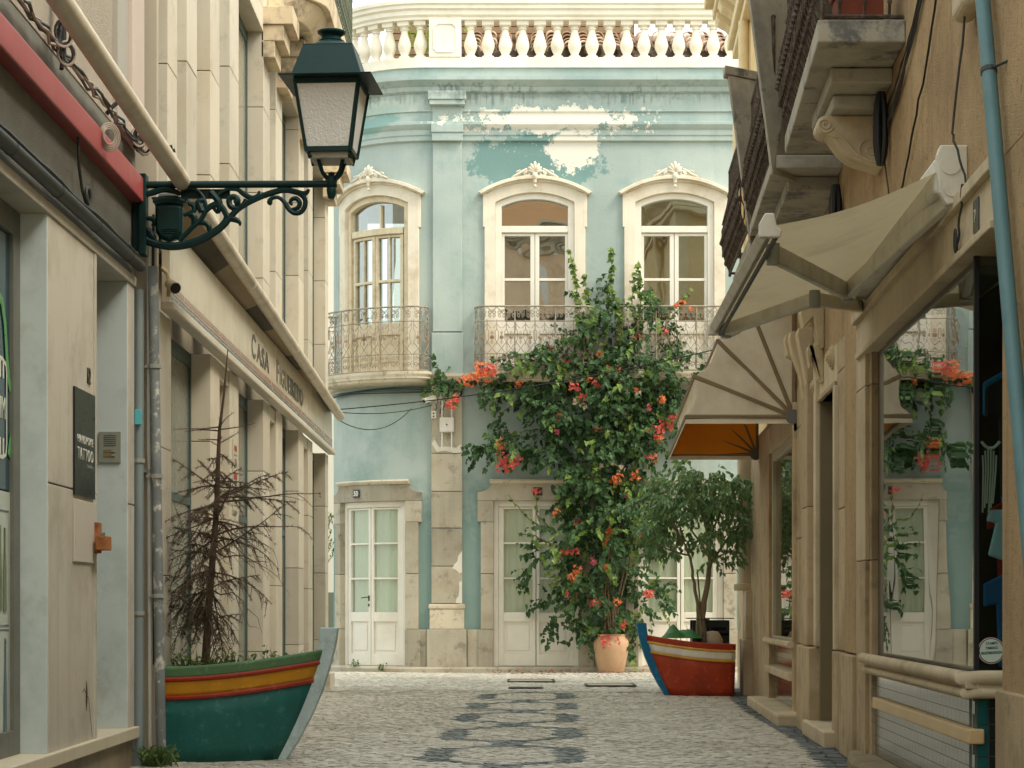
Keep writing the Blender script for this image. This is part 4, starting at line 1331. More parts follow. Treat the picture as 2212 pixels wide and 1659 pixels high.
arm = curve('bracket_arm', [(40, 740), (120, 810), (240, 860), (400, 890), (560, 882), (720, 840), (880, 765), (1040, 655), (1140, 545), (1240, 440), (1400, 345), (1600, 262), (1790, 215), (1930, 240), (2020, 262), (2065, 240), (2085, 205)],
            [.02, .02, .018, .019, .019, .019, .018, .017, .015, .014, .014, .014, .014, .013, .013, .010, .006])
curve('scroll', [(1960, 250), (2030, 310), (2040, 400), (1990, 480), (1910, 492), (1840, 440), (1790, 360), (1720, 305), (1640, 315), (1615, 360), (1635, 390)], [.012, .012, .012, .012, .012, .012, .011, .009, .010, .014, .008])
curve('scroll', [(1880, 445), (1950, 432), (1975, 370), (1935, 318), (1880, 328), (1862, 372), (1890, 392)], [.006, .011, .012, .012, .010, .008, .006])
curve('scroll', [(1330, 330), (1290, 402), (1225, 437), (1150, 415), (1125, 345), (1160, 300), (1215, 312), (1222, 362), (1190, 380)], [.010, .012, .013, .014, .014, .014, .016, .018, .014])
curve('scroll', [(555, 240), (640, 198), (740, 218), (808, 290), (842, 380), (840, 470), (785, 580), (700, 650), (600, 755), (528, 832)], [.006, .007, .008, .009, .011, .012, .012, .013, .012, .012])
curve('scroll', [(950, 330), (1020, 255), (1120, 208), (1230, 212), (1310, 268), (1400, 312), (1470, 285), (1492, 228)], [.006, .008, .009, .010, .012, .012, .010, .005])
curve('scroll', [(840, 480), (900, 420), (985, 388), (1050, 430), (1088, 500), (1130, 565)], [.010, .014, .016, .014, .014, .016])
curve('scroll', [(1088, 495), (1080, 570), (1030, 630), (960, 700)], [.008, .010, .009, .008])
curve('scroll', [(640, 520), (700, 525), (712, 590), (690, 640)], [.010, .018, .016, .01])
curve('scroll', [(740, 625), (830, 612), (885, 650), (890, 712)], [.006, .012, .014, .012])
curve('scroll', [(1140, 560), (1215, 575), (1255, 610), (1258, 645)], [.014, .014, .009, .004])
curve('scroll', [(580, 520), (640, 500), (705, 470), (700, 400), (650, 380), (640, 330)], [.008, .010, .012, .014, .010, .004])
curve('scroll', [(760, 440), (800, 470), (760, 360), (830, 340)], [.008, .018, .016, .012])
curve('scroll', [(940, 420), (985, 490), (1010, 440), (1000, 350), (905, 240)], [.010, .006, .014, .018, .014])
curve('scroll', [(60, 290), (200, 250), (330, 210), (450, 222), (545, 265)], [.012, .014, .016, .014, .008])
curve('scroll', [(85, 290), (95, 420), (70, 560), (80, 690), (110, 790)], [.014, .013, .014, .016, .014])
curve('scroll', [(110, 560), (200, 560), (235, 610), (205, 650)], [.008, .012, .012, .008])
curve('scroll', [(90, 640), (150, 700), (200, 760), (240, 830)], [.010, .016, .018, .012])
a, b = Lq(540, 195), Lq(1130, 308)
mb = MB(); mb.box(a[0], b[0], LZ + .02, LZ + .05, b[1], a[1]); mb.build('stiffening_plate', IRON_GREEN, bar, bevel=.004)
# wall plate
mb = MB(); mb.box(-2.20, -2.155, LZ - .05, LZ + .05, 3.02, 3.50); mb.box(-2.24, -2.19, LZ - .03, LZ + .03, 3.05, 3.48); mb.build('wall_plate', IRON_GREEN, lan, bevel=.006)
# shield with a mural crown
sh = [Lq(*p) for p in ((245, 405), (330, 392), (410, 390), (490, 392), (572, 405), (574, 620), (565, 730), (520, 800), (412, 842), (300, 800), (252, 730), (245, 620))]
mb = MB()
cxs, chs = sum(p[0] for p in sh) / len(sh), sum(p[1] for p in sh) / len(sh)
n = len(sh)
vs = [(x, LZ + .03, h) for x, h in sh] + [(x, LZ - .012, h) for x, h in sh] + [(cxs + (x - cxs) * .82, LZ - .03, chs + (h - chs) * .82) for x, h in sh]
mb.add(vs, [tuple(range(n)), tuple(range(2 * n, 3 * n))[::-1]] + [(i, (i + 1) % n, n + (i + 1) % n, n + i) for i in range(n)] + [(n + i, n + (i + 1) % n, 2 * n + (i + 1) % n, 2 * n + i) for i in range(n)])
shield = mb.build('shield', IRON_GREEN, lan, bevel=.003)
for v in (688, 712, 738):
    curve('shield_wave', [(330, v), (380, v + 8), (430, v - 2), (480, v + 8), (520, v)], .004, shield, off=-.031, n=5)
curve('crown_band', [(232, 372), (320, 345), (410, 338), (500, 345), (592, 372)], .022, shield)
for u in (235, 310, 400, 510, 600):
    p = Lq(u, 330 + abs(u - 410) * .12)
    mb = MB(); mb.box(p[0] - .010, p[0] + .010, LZ - .016, LZ + .016, p[1] - .01, p[1] + .012); mb.box(p[0] - .017, p[0] + .017, LZ - .018, LZ + .018, p[1] + .012, p[1] + .022)
    mb.build('crown_merlon', IRON_GREEN, shield, bevel=.003)
# the lantern head
hx = (716 - CX) / LS
def hy(y): return EYE + (HY - y) / LS
rz = R(-4)
def hb(name, prof, m, n=4, square=True, parent=lan, smooth=False, bevel=0.0):
    mb = MB(); mb.lathe(prof, (0, 0, 0), n, square)
    me = mb.mesh(name, smooth)
    return place(name, me, m, parent, (hx, LZ, 0), (0, 0, rz), smooth=smooth, bevel=bevel)
q = math.sqrt(2)
roof_o = hb('lantern_roof', [(.27 * q, hy(184)), (.272 * q, hy(181)), (.205 * q, hy(176)), (.146 * q, hy(110)), (.146 * q, hy(107))], IRON_GREEN, bevel=.003)
hb('roof_dome', [(.135, hy(108)), (.125, hy(102)), (.09, hy(94)), (.075, hy(92)), (.078, hy(90)), (.062, hy(86)), (.056, hy(80)), (.068, hy(76)), (.082, hy(73)), (.084, hy(69)), (.074, hy(67)), (.03, hy(66))], IRON_GREEN, 20, False, roof_o, True).location = (0, 0, 0)
def taper(h):                                        # half width of the glass body at height h
    t = (h - hy(329)) / (hy(190) - hy(329))
    return .132 + (.187 - .132) * t
# corner bars
for (sx, sy) in ((1, 1), (1, -1), (-1, 1), (-1, -1)):
    mb = MB()
    lo, hi = taper(hy(334)), taper(hy(188))
    mb.tube([(sx * lo, sy * lo, hy(334)), (sx * hi, sy * hi, hy(188))], .014, 4)
    me = mb.mesh('corner_bar'); place('corner_bar', me, IRON_GREEN, lan, (hx, LZ, 0), (0, 0, rz))
for (h, w) in ((hy(331), .014), (hy(190), .016)):
    t_ = taper(h)
    mb = MB(); mb.ring([(-t_ + .02, -t_ + .02), (t_ - .02, -t_ + .02), (t_ - .02, t_ - .02), (-t_ + .02, t_ - .02)], [(-t_ - .006, -t_ - .006), (t_ + .006, -t_ - .006), (t_ + .006, t_ + .006), (-t_ - .006, t_ + .006)], h - w, h + w, closed=True)
    mb.v = [(a, c, b) for (a, b, c) in mb.v]
    place('frame_ring', mb.mesh('frame_ring'), IRON_GREEN, lan, (hx, LZ, 0), (0, 0, rz))
def lantern_glass():
    m = bpy.data.materials.new('hammered_glass'); m.use_nodes = True
    N, L = m.node_tree.nodes, m.node_tree.links
    N.remove(N['Principled BSDF'])
    tr = N.new('ShaderNodeBsdfTranslucent'); tr.inputs[0].default_value = (.95, .94, .88, 1)
    df = N.new('ShaderNodeBsdfDiffuse'); df.inputs[0].default_value = (.97, .97, .95, 1)
    gl_ = N.new('ShaderNodeBsdfGlossy'); gl_.inputs['Roughness'].default_value = .18
    geo = N.new('ShaderNodeNewGeometry'); vo = N.new('ShaderNodeTexNoise'); vo.inputs['Scale'].default_value = 60; vo.inputs['Detail'].default_value = 1.0; vo.inputs['Distortion'].default_value = .6
    L.new(geo.outputs['Position'], vo.inputs['Vector'])
    bp = N.new('ShaderNodeBump'); bp.inputs['Strength'].default_value = .45; bp.inputs['Distance'].default_value = .01; L.new(vo.outputs[0], bp.inputs['Height'])
    for s_ in (tr, gl_, df): L.new(bp.outputs[0], s_.inputs['Normal'])
    m1 = N.new('ShaderNodeMixShader'); m1.inputs[0].default_value = .75; L.new(tr.outputs[0], m1.inputs[1]); L.new(df.outputs[0], m1.inputs[2])
    tp = N.new('ShaderNodeBsdfTransparent'); tp.inputs[0].default_value = (.9, .92, .88, 1)
    m3 = N.new('ShaderNodeMixShader'); m3.inputs[0].default_value = .12; L.new(m1.outputs[0], m3.inputs[1]); L.new(tp.outputs[0], m3.inputs[2]); m1 = m3
    m2 = N.new('ShaderNodeMixShader'); m2.inputs[0].default_value = .16; L.new(m1.outputs[0], m2.inputs[1]); L.new(gl_.outputs[0], m2.inputs[2])
    L.new(m2.outputs[0], N['Material Output'].inputs['Surface'])
    return m
LG = lantern_glass()
for k in range(4):
    lo, hi = taper(hy(331)), taper(hy(191))
    mb = MB(); mb.add([(-lo + .01, -lo, hy(331)), (lo - .01, -lo, hy(331)), (hi - .01, -hi, hy(191)), (-hi + .01, -hi, hy(191))], [(0, 1, 2, 3)])
    place('lantern_pane', mb.mesh('lantern_pane', fix=False), LG, lan, (hx, LZ, 0), (0, 0, rz + k * math.pi / 2))
mb = MB(); mb.box(-.115, .115, -.115, .115, hy(350), hy(336)); place('bottom_tray', mb.mesh('bottom_tray'), mat('tray_paint', srgb(150, 146, 130), .5, .1, 5, 0), lan, (hx, LZ, 0), (0, 0, rz), bevel=.003)
mb = MB(); mb.lathe([(.0, hy(300)), (.04, hy(296)), (.045, hy(270)), (.03, hy(240)), (.02, hy(215)), (.02, hy(195))], (0, 0, 0), 12)
place('bulb', mb.mesh('bulb', True), mat('unlit_bulb', srgb(220, 214, 196), .3, .02, 3, 0), lan, (hx, LZ, 0), smooth=True)
# fork and socket
for (sx, sy) in ((-1, -1), (1, -1), (-1, 1), (1, 1)):
    pts = [(hx + sx * .125, LZ + sy * .115, hy(337)), (hx + sx * .12, LZ + sy * .11, hy(347)), (hx + sx * .085, LZ + sy * .075, hy(342)), (hx + sx * .07, LZ + sy * .06, hy(352)), (hx + sx * .055, LZ + sy * .045, hy(372)), (hx + sx * .03, LZ + sy * .025, hy(384)), (hx, LZ, hy(386))]
    mb = MB(); mb.tube(pts, [.010, .012, .011, .012, .011, .012, .012], 7); mb.build('fork_prong', IRON_GREEN, lan, smooth=True)
mb = MB(); mb.lathe([(.0, hy(431)), (.018, hy(429)), (.026, hy(420)), (.030, hy(410)), (.026, hy(406)), (.033, hy(403)), (.033, hy(396)), (.036, hy(388)), (.032, hy(383)), (.018, hy(378)), (.022, hy(374)), (.0, hy(371))], (hx, LZ, 0), 14)
mb.build('socket_finial', IRON_GREEN, lan, smooth=True)
a = Lq(2380, 143)
mb = MB(); mb.tube([(a[0] - .05, LZ, a[1]), (hx, LZ, hy(399))], .021, 10); mb.build('bar_collar', IRON_GREEN, lan, smooth=True)
# ---------------------------------------------------------------- ochre house with shopfronts
oc = thing('ochre_house', 'rough ochre house with brown sandstone shopfronts and stone balconies', 'house')
def rx(name, m, *dims, parent=None, bevel=.006):
    mb = MB(RM); mb.box(*dims); return mb.build(name, m, parent if parent is not None else oc, bevel=bevel)
rx('upper_wall', OCHRE, 3, 20.2, -.4, 0, 2.72, 7.0)
rx('street_wall', OCHRE, 3, 8.41, -.9, 0, -.02, 2.72)
rx('wall_base', SANDST, 3, 8.40, -.02, .03, 0, .62)
# first shop opening: stone frame
rx('lintel_stone', SANDST_L, 8.39, 10.55, -.3, .035, 2.47, 2.70)
rx('lintel_stone', SANDST_L, 10.556, 13.0, -.3, .035, 2.47, 2.70)
rx('lintel_fillet', SANDST_L, 8.37, 13.02, -.1, .065, 2.665, 2.72)
rx('lintel_fillet', SANDST_L, 8.385, 12.9, -.1, .055, 2.44, 2.475)
for (a, b) in ((.02, 1.22), (1.224, 2.25), (2.254, 2.47)):
    rx('jamb_stone', SANDST_L if a > 1 else SANDST, 12.56, 13.0, -.3, .035, a, b)
    rx('jamb_fillet', SANDST, 12.46, 12.555, -.3, .01, a, b)
DKFR = mat('dark_brown_frame', srgb(86, 80, 66), .5, .1, 5, .05)
sf = rx('shop_window_frame', DKFR, 12.02, 12.46, -.16, -.03, .66, 2.44)
rx('frame_head', DKFR, 9.06, 12.02, -.14, -.02, 2.36, 2.44, parent=sf)
rx('shop_pane', GLASS_SHOP, 9.07, 12.04, -.014, -.008, .66, 2.40, parent=sf, bevel=0)
mb = MB(); mb.box(RX(9.06) + .0, RX(9.06) + .02, 9.045, 9.068, .62, 2.44); mb.build('corner_post', BLACK, sf)
mb = MB(); mb.box(RX(9.06) + .021, 2.75, 9.05, 9.055, .66, 2.40); mb.build('shop_pane', glass('front_pane', (.80, .88, .86), 1.5), sf)
# interior of the display
it = MB()
it.box(2.16, 3.6, 9.07, 12.4, .55, .62)
it.box(3.2, 3.25, 8.4, 12.5, .0, 2.6)
it.box(2.3, 3.2, 12.4, 12.45, .0, 2.6)
it.box(2.3, 3.6, 8.45, 12.4, 2.46, 2.55)
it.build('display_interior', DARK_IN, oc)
mb = MB(); mb.box(2.9, 3.2, 8.40, 9.05, 0, 2.5); mb.box(1.99, 3.2, 8.42, 9.03, -.02, .05); mb.build('entry_floor', mat('entry_stone', srgb(120, 110, 92), .7, .1, 4, .1), oc)
# double rounded sill that turns the corner
for (h, r_, o_) in ((.648, .032, .055), (.583, .024, .04)):
    mb = MB(); mb.tube([RM(12.5, o_, h), RM(10.6, o_, h), RM(9.03, o_, h), (RX(9.03) + .02, 8.995, h), (2.8, 8.985, h)], r_, 10)
    mb.build('sill_moulding', SANDST_L, oc, smooth=True)
rx('sill_board', SANDST_L, 9.0, 12.5, -.12, .045, .60, .64)
mb = MB(); mb.box(RX(9) + .0, 2.8, 8.99, 9.1, .59, .645); mb.build('sill_board', SANDST_L, oc)
rx('dado_rail', mat('varnished_dado_rail', srgb(206, 176, 128), .4, .08, 3, .05), 9.02, 12.26, -.04, .03, .365, .43, bevel=.008)
TGREEN = mat('bottle_green_tile', srgb(34, 66, 62), .12, .15, 2, .0, spec=.6, objvar=.4, coat=.5)
rx('dado_bed', mat('tile_grout', srgb(84, 92, 86), .8, .1, 6, .1), 9.075, 12.46, -.2, -.016, .02, .60, bevel=0)
tl = MB(); tl.box(-.0545, .0545, -.0045, .0045, -.0275, .0275)
tile_r = tl.mesh('wall_tile')
tile_r.materials.append(TGREEN)
tile_r_ang = math.atan2(1, .0435)
def tiles(z0, z1, h0, h1, off, root):
    r = 0
    h = h0 + .03
    while h < h1 - .02:
        z = z0 + .06 + (.055 if r % 2 else 0)
        while z < z1 - .05:
            place('wall_tile', tile_r, None, root, RM(z, off, h), (0, 0, tile_r_ang))
            z += .1115
        h += .0572
        r += 1
tiles(9.07, 12.46, .03, .60, -.012, oc)
mb = MB(); mb.box(RX(9.04) + .012, 2.75, 9.06, 9.2, .02, .60); mb.build('dado_bed', MATS['tile_grout'], oc)
TBLACK = mat('black_glazed_tile', (.012, .02, .018), .1, .2, 3, 0, spec=.6, coat=.4)
tb = MB(); tb.box(-.08, .08, -.005, .005, -.031, .031); tb_me = tb.mesh('wall_tile'); tb_me.materials.append(TBLACK)
for i in range(8):
    for j in range(3):
        place('wall_tile', tb_me, None, oc, (RX(9.04) + .147 + j * .166, 9.056, .075 + i * .068))
tc = MB(); tc.box(-.021, .021, -.006, .006, -.065, .065); tc_me = tc.mesh('wall_tile'); tc_me.materials.append(mat('teal_corner_tile', srgb(24, 92, 92), .12, .1, 3, 0, spec=.6, coat=.4))
for i in range(4):
    place('wall_tile', tc_me, None, oc, (RX(9.04) + .038, 9.056, .10 + i * .138))
# worn stone step
stp = MB(RM)
zs = steps(7.2, 13.1, .16)
rr = random.Random(21)
vs, fs = [], []
for i, z in enumerate(zs):
    o = .10 + .05 * math.sin(z * 2.2) + rr.uniform(-.015, .015)
    vs += [(z, -.02, .0), (z, o + .012, .0), (z, o + .005, .045), (z, o - .02, .075 + rr.uniform(-.008, .006)), (z, -.02, .085)]
for i in range(len(zs) - 1):
    for k in range(4):
        fs.append((i * 5 + k, i * 5 + k + 1, i * 5 + 6 + k, i * 5 + 5 + k))
fs += [(0, 1, 2, 3, 4), tuple((len(zs) - 1) * 5 + k for k in (4, 3, 2, 1, 0))]
stp.add(vs, fs)
stp.build('worn_step', mat('worn_step_stone', srgb(142, 126, 98), .8, .15, 4, .5, 30, stain=srgb(92, 84, 68), stain_amt=.8, stain_scale=4), oc)

# piers and the narrow doorway
def pil(a, b, o, h0, h1, m=SANDST, joints=()):
    hs = [h0] + list(joints) + [h1]
    for (p, q) in zip(hs, hs[1:]):
        rx('pier_stone', m, a, b, -.35, o, p + .002, q - .002, bevel=.008)
pil(13.0, 13.72, .025, .655, 3.4, OCHRE, ())
pil(13.0, 13.72, .06, .0, .65, SANDST)
pil(13.72, 14.39, .0, .655, 3.4, SANDST, (1.6, 2.52))
pil(13.74, 14.39, .035, .0, .65, SANDST)
pil(14.30, 14.39, .03, .655, 2.44, SANDST_L)
rx('doorway_lintel', SANDST_L, 14.39, 15.56, -.35, .0, 2.44, 3.4)
rx('doorway_fillet', SANDST, 14.39, 15.56, -.1, .02, 2.44, 2.475)
pil(15.56, 15.72, .03, .655, 2.9, SANDST_L)
pil(15.72, 16.55, .0, .655, 3.4, SANDST, (1.5, 2.4))
pil(16.0, 16.45, .05, .655, 2.75, SANDST, (1.7,))
pil(15.60, 16.6, .075, .0, .65, SANDST)
pil(16.55, 17.40, .0, .0, 3.4, SANDST, (.65, 1.5, 2.4))
mb = MB(RM); mb.box(14.39, 15.56, -.45, -.36, .1, 2.44); dd = mb.build('narrow_door', mat('drab_door_paint', srgb(98, 88, 66), .55, .1, 2, .05, streak=.1), oc)
mb = MB(RM); mb.box(15.5, 15.56, -.36, -.0, .12, 2.44); mb.build('door_reveal', mat('drab_reveal', srgb(122, 108, 80), .7, .1, 2, .1), oc)
rx('door_step', SANDST_L, 14.2, 15.75, -.4, .11, .0, .115, bevel=.012)
# carved head over the doorway: fan of scrolled consoles and a drop between two roundels
CARV = mat('carved_sandstone', srgb(192, 174, 140), .8, .08, 3, .2, 60, stain=srgb(132, 110, 78), stain_amt=.5, stain_scale=2.5)
def console(z0, z1, h0, h1, out):
    prof = [(0, h0), (.02, h0 - .01), (.045, h0 + .02), (.06, h0 + .10), (.08, h0 + .22), (out, h1 - .16), (out + .02, h1 - .05), (out + .01, h1), (0, h1)]
    mb = MB(RM); mb.prism([(a, b) for a, b in prof], z0, z1, 'x'); return mb.build('carved_console', CARV, oc, bevel=.008, smooth=False)
console(16.45, 16.62, 2.63, 3.05, .16)
console(16.25, 16.43, 2.50, 3.05, .14)
console(16.02, 16.23, 2.58, 3.05, .10)
console(15.2, 15.42, 2.80, 3.1, .15)
console(15.25, 15.38, 2.56, 2.82, .10)
for z, h in ((15.7, 2.57), (14.62, 2.66)):
    mb = MB()
    c = Vector(RM(z, 0, h))
    for k, r_ in enumerate((.085, .065, .045, .025)):
        mb.tube([c - Vector((.012 * k, 0, 0)), c - Vector((.012 * (k + 1) + .006, 0, 0))], r_, 16)
    mb.build('carved_roundel', CARV, oc, smooth=True)

# second shop window, its sill, tiles and step
rx('jamb_stone', SANDST, 17.40, 17.52, -.3, .03, .0, 2.5)
rx('jamb_stone', SANDST, 20.0, 20.3, -.3, .03, .0, 2.5)
rx('lintel_stone', SANDST_L, 17.4, 20.3, -.3, .035, 2.38, 2.62)
rx('lintel_wall', OCHRE, 17.4, 20.3, -.3, .0, 2.62, 2.8)
sf2 = rx('shop_window_frame', mat('pale_window_frame', srgb(176, 166, 140), .5, .06, 4, .05), 19.88, 20.0, -.08, .0, .66, 2.38)
rx('frame_rail', MATS['pale_window_frame'], 17.52, 19.88, -.08, .0, .62, .68, parent=sf2)
rx('frame_rail', MATS['pale_window_frame'], 17.52, 19.88, -.08, .0, 2.30, 2.38, parent=sf2)
rx('shop_pane', GLASS_SHOP, 17.52, 19.88, -.036, -.03, .68, 2.30, parent=sf2, bevel=0)
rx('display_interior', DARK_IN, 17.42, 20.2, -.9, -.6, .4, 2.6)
mb = MB(RM); mb.tube([(17.4, .05, .635), (20.15, .05, .635)], .03, 8); mb.build('sill_moulding', SANDST_L, oc, smooth=True)
rx('dado_bed', MATS['tile_grout'], 17.5, 20.05, -.2, -.022, .08, .60, bevel=0)
tiles(17.5, 20.0, .09, .60, -.018, oc)
rx('dado_rail', SANDST_L, 17.5, 20.1, -.02, .06, .335, .405, bevel=.008)
rx('stone_kerb', SANDST_L, 16.9, 20.5, -.1, .20, -.01, .09, bevel=.015)

# balconies -------------------------------------------------------------
def slab(z0, z1, o0, o1, h0, h1, name='balcony_slab'):
    mb = MB(); a = RX(z0); b = RX(z1)
    vs = [(a, z0, h0), (b, z1, h0), (b - o1, z1, h0), (a - o0, z0, h0), (a, z0, h1), (b, z1, h1), (b - o1, z1, h1), (a - o0, z0, h1)]
    mb.add(vs, [(0, 1, 2, 3), (4, 5, 6, 7), (0, 1, 5, 4), (1, 2, 6, 5), (2, 3, 7, 6), (3, 0, 4, 7)])
    return mb.build(name, SLABSTONE, oc, bevel=.01)
sA = slab(11.1, 13.83, .46, .40, 3.89, 4.01)
slab(11.6, 12.75, .34, .33, 3.80, 3.885, 'slab_moulding')
slab(11.85, 12.5, .30, .30, 3.72, 3.797, 'slab_moulding')
# scroll brackets under the near balcony
def volute(z0, z1):
    pr = [(0, 3.42)] + [(.30 * t, 3.415 + .02 * t + .17 * t ** 2.2 + .012 * math.sin(t * 6.28)) for t in [q / 14 for q in range(1, 15)]]
    pr += [(.325 + .05 * math.cos(R(a)), 3.665 + .052 * math.sin(R(a))) for a in range(-100, 95, 15)] + [(.28, 3.719), (0, 3.719)]
    mb = MB(RM); mb.prism(pr, z0, z1, 'x'); v_ = mb.build('scroll_bracket', SANDST_L, oc, bevel=.01)
    for (c_o, c_h, r_) in ((.325, 3.665, .045), (.07, 3.53, .085)):
        sp_ = spiral(c_o, c_h, r_, .008, 200, 1.8, 26)
        mb = MB(RM); mb.tube([(z0 - .004, o, h) for o, h in sp_], .007, 5); mb.build('carved_volute', SANDST_L, v_, smooth=True)
    mb = MB(RM); mb.tube([(z0 - .004, o, h) for o, h in ((.30, 3.60), (.24, 3.60), (.20, 3.56), (.15, 3.50), (.06, 3.455))], .008, 5); mb.build('carved_volute', SANDST_L, v_, smooth=True)
volute(12.0, 12.22)
# bellied cast balusters
def cast_mesh():
    mb = MB()
    pts = [(0, 0, 0), (0, -.03, .06), (0, -.065, .18), (0, -.075, .30), (0, -.05, .45), (0, -.015, .60), (0, 0, .75), (0, 0, .93)]
    mb.tube(pts, .009, 5)
    for s_ in (-1, 1):
        sp_ = spiral(s_ * .028, .16, .028, .008, 90, s_ * 1.4, 10)
        mb.tube([(x, -.065, h) for x, h in sp_], .007, 4)
        sp_ = spiral(s_ * .028, .36, .03, .008, -90, -s_ * 1.4, 10)
        mb.tube([(x, -.07, h) for x, h in sp_], .007, 4)
        mb.tube([(0, -.07, .42), (s_ * .035, -.05, .50), (s_ * .035, -.025, .60), (0, -.01, .68)], .007, 4)
        sp_ = spiral(s_ * .03, .82, .03, .008, 90, s_ * 1.3, 10)
        mb.tube([(x, 0, h) for x, h in sp_], .007, 4)
    for (y, h, r_) in ((-.075, .26, .022), (-.05, .45, .018), (-.01, .68, .016), (-.04, .08, .014)):
        mb.lathe([(0, -.03), (r_, -.008), (r_ * .8, .012), (0, .03)], (0, y - .004, h), 6)
    return mb.mesh('cast_baluster')
cast = cast_mesh(); cast.materials.append(IRON_DARK)
ang_r = math.atan2(1, .0435) - math.pi
def railing(z0, z1, o0, o1, h, end_near=True, name='balcony_railing', hh=.93, sp_=.115):
    mb = MB()
    p = lambda z, o, q: RM(z, o, q)
    A, B = (z0, o0), (z1, o1)
    for q, r_ in ((h + .03, .012), (h + hh, .017)):
        pts = [p(z0, .0, q), p(z0, o0, q), p(z1, o1, q), p(z1, .0, q)]
        if not end_near: pts = pts[1:]
        for a, b in zip(pts, pts[1:]): mb.tube([a, b], r_, 6)
    for (z, o) in ((z0, o0), (z1, o1)):
        mb.tube([p(z, o, h), p(z, o, h + hh + .01)], .014, 6)
    ro = mb.build(name, IRON_DARK, oc)
    n = int((z1 - z0) / sp_)
    for i in range(n):
        t = (i + .5) / n
        z = z0 + (z1 - z0) * t
        place('cast_baluster', cast, None, ro, p(z, o0 + (o1 - o0) * t, h + .03), (0, 0, ang_r))
    for z, s_, o in ((z0, -1, o0), (z1, 1, o1)):
        if s_ < 0 and not end_near: continue
        for k in range(3):
            place('cast_baluster', cast, None, ro, p(z, o * (k + .6) / 3.3, h + .03), (0, 0, 0 if s_ < 0 else math.pi), (1, .3, 1))
    return ro
railing(11.16, 13.79, .43, .375, 4.01)
# partition fins: tall flared stone screens between balconies
def fin(zf, zw, xb, xt, hb_, ht, cap=False):
    mb = MB()
    xw = RX(zw) + .02
    t = .10
    q = lambda X, Z, h: (X, Z, h)
    vs = []
    for dz in (0, t):
        vs += [(xb, zf + dz, hb_), (xw, zw + dz, hb_), (xw, zw + dz, ht), (xt, zf + dz, ht)]
    mb.add(vs, [(0, 1, 2, 3), (4, 5, 6, 7), (0, 1, 5, 4), (1, 2, 6, 5), (2, 3, 7, 6), (3, 0, 4, 7)])
    f = mb.build('partition_fin', SLABSTONE, oc, bevel=.012)
    if cap:
        mb = MB()
        vs = []
        for dz in (-.03, t + .03):
            for h in (ht, ht + .07):
                vs += [(xt - .03, zf + dz, h), (xw, zw + dz, h)]
        mb.add(vs, [(0, 1, 3, 2), (4, 5, 7, 6), (0, 1, 5, 4), (2, 3, 7, 6), (0, 2, 6, 4), (1, 3, 7, 5)])
        mb.build('fin_cap', SLABSTONE, f, bevel=.008)
    return f
fin(14.0, 14.8, 1.713, 1.36, 3.80, 6.5)
fin(16.62, 17.1, 1.86, 1.69, 3.80, 5.10, True)
slab(14.05, 16.62, .465, .44, 3.84, 3.93)
slab(14.3, 16.5, .34, .33, 3.74, 3.838, 'slab_moulding')
railing(14.12, 16.55, .45, .42, 3.93, False)
slab(16.75, 19.1, .42, .42, 3.80, 3.90)
slab(16.95, 19.0, .28, .28, 3.68, 3.798, 'slab_moulding')
railing(16.85, 19.05, .44, .45, 3.90, False)
slab(19.9, 21.6, .40, .40, 3.55, 3.72)

# pot on the near balcony
pt = thing('balcony_pot', 'square terracotta planter box standing on the stone balcony above the folding-arm awning', 'planter')
mb = MB(); mb.box(-.13, .10, -.14, .14, 0, .24); mb.box(-.145, .115, -.155, .155, .20, .24)
place('pot_body', mb.mesh('pot_body'), mat('dark_terracotta', srgb(128, 62, 44), .7, .1, 4, .1), pt, (RX(11.4) - .2, 11.4, 4.012), bevel=.006)

# pipes, cables and plate on the ochre wall
PB = mat('blue_green_drainpipe', srgb(92, 128, 132), .5, .1, 3, .06, streak=.25, stain=srgb(70, 98, 104), stain_amt=.5, stain_scale=3)
lp = thing('leaning_drainpipe', 'blue-green drainpipe leaning across the ochre wall by the shop entrance', 'pipe')
a, b = Vector(RM(8.66, .05, 3.62)), Vector(RM(7.50, .05, .9))
mb = MB(); mb.tube([a.lerp(b, i / 8) for i in range(9)], .030, 14); mb.build('pipe_shaft', PB, lp, smooth=True)
mb = MB(); q = a.lerp(b, .03); mb.tube([q, q + (b - a).normalized() * .05], .036, 14); mb.build('pipe_socket', PB, lp, smooth=True)
q = a.lerp(b, .20)
mb = MB(); mb.tube([q, q + (b - a).normalized() * .02], .034, 12); mb.tube([q, q + Vector((.05, -.14, .0))], .006, 5); mb.build('pipe_clip', CABLE, lp)
np_ = thing('number_plate', 'small dark blue enamel house number plate on the stone lintel', 'house number')
rx('plate', mat('navy_enamel', srgb(18, 40, 52), .25, .1, 3, 0, spec=.6), 8.715, 8.84, .036, .042, 2.495, 2.63, parent=np_, bevel=.004)
mb = MB(); mb.box(0, .001, 0, .001, 0, .001)
wall_num = text_mesh('digit', '7', .075, .001, .8)
o = place('digit', wall_num, LET, np_, (RX(8.80) - .044, 8.80, 2.535), (R(90), 0, R(-90)))
cb = thing('wall_cable_bundle', 'tangle of dark cables swagged down the ochre wall behind the balcony', 'cables')
rr = random.Random(8)
for k in range(7):
    z0, h0 = 9.75 + k * .05, 4.25
    z1, h1 = 11.9 + rr.uniform(-.1, .2), 3.62 + rr.uniform(-.06, .08)
    pts = sag(RM(z0, .015, h0), RM(z1, .02, h1), .10 + rr.uniform(0, .14))
    mb = MB(); mb.tube(wobble(pts, .006, k), .0035 + .002 * (k % 2), 5); mb.build('cable', CABLE if k % 3 else BLACK, cb, smooth=True)
mb = MB(); mb.tube(wobble(sag(RM(9.2, .02, 4.3), RM(11.6, .02, 2.95), .12, 24), .006, 3), .006, 5); mb.build('cable', BLACK, cb, smooth=True)
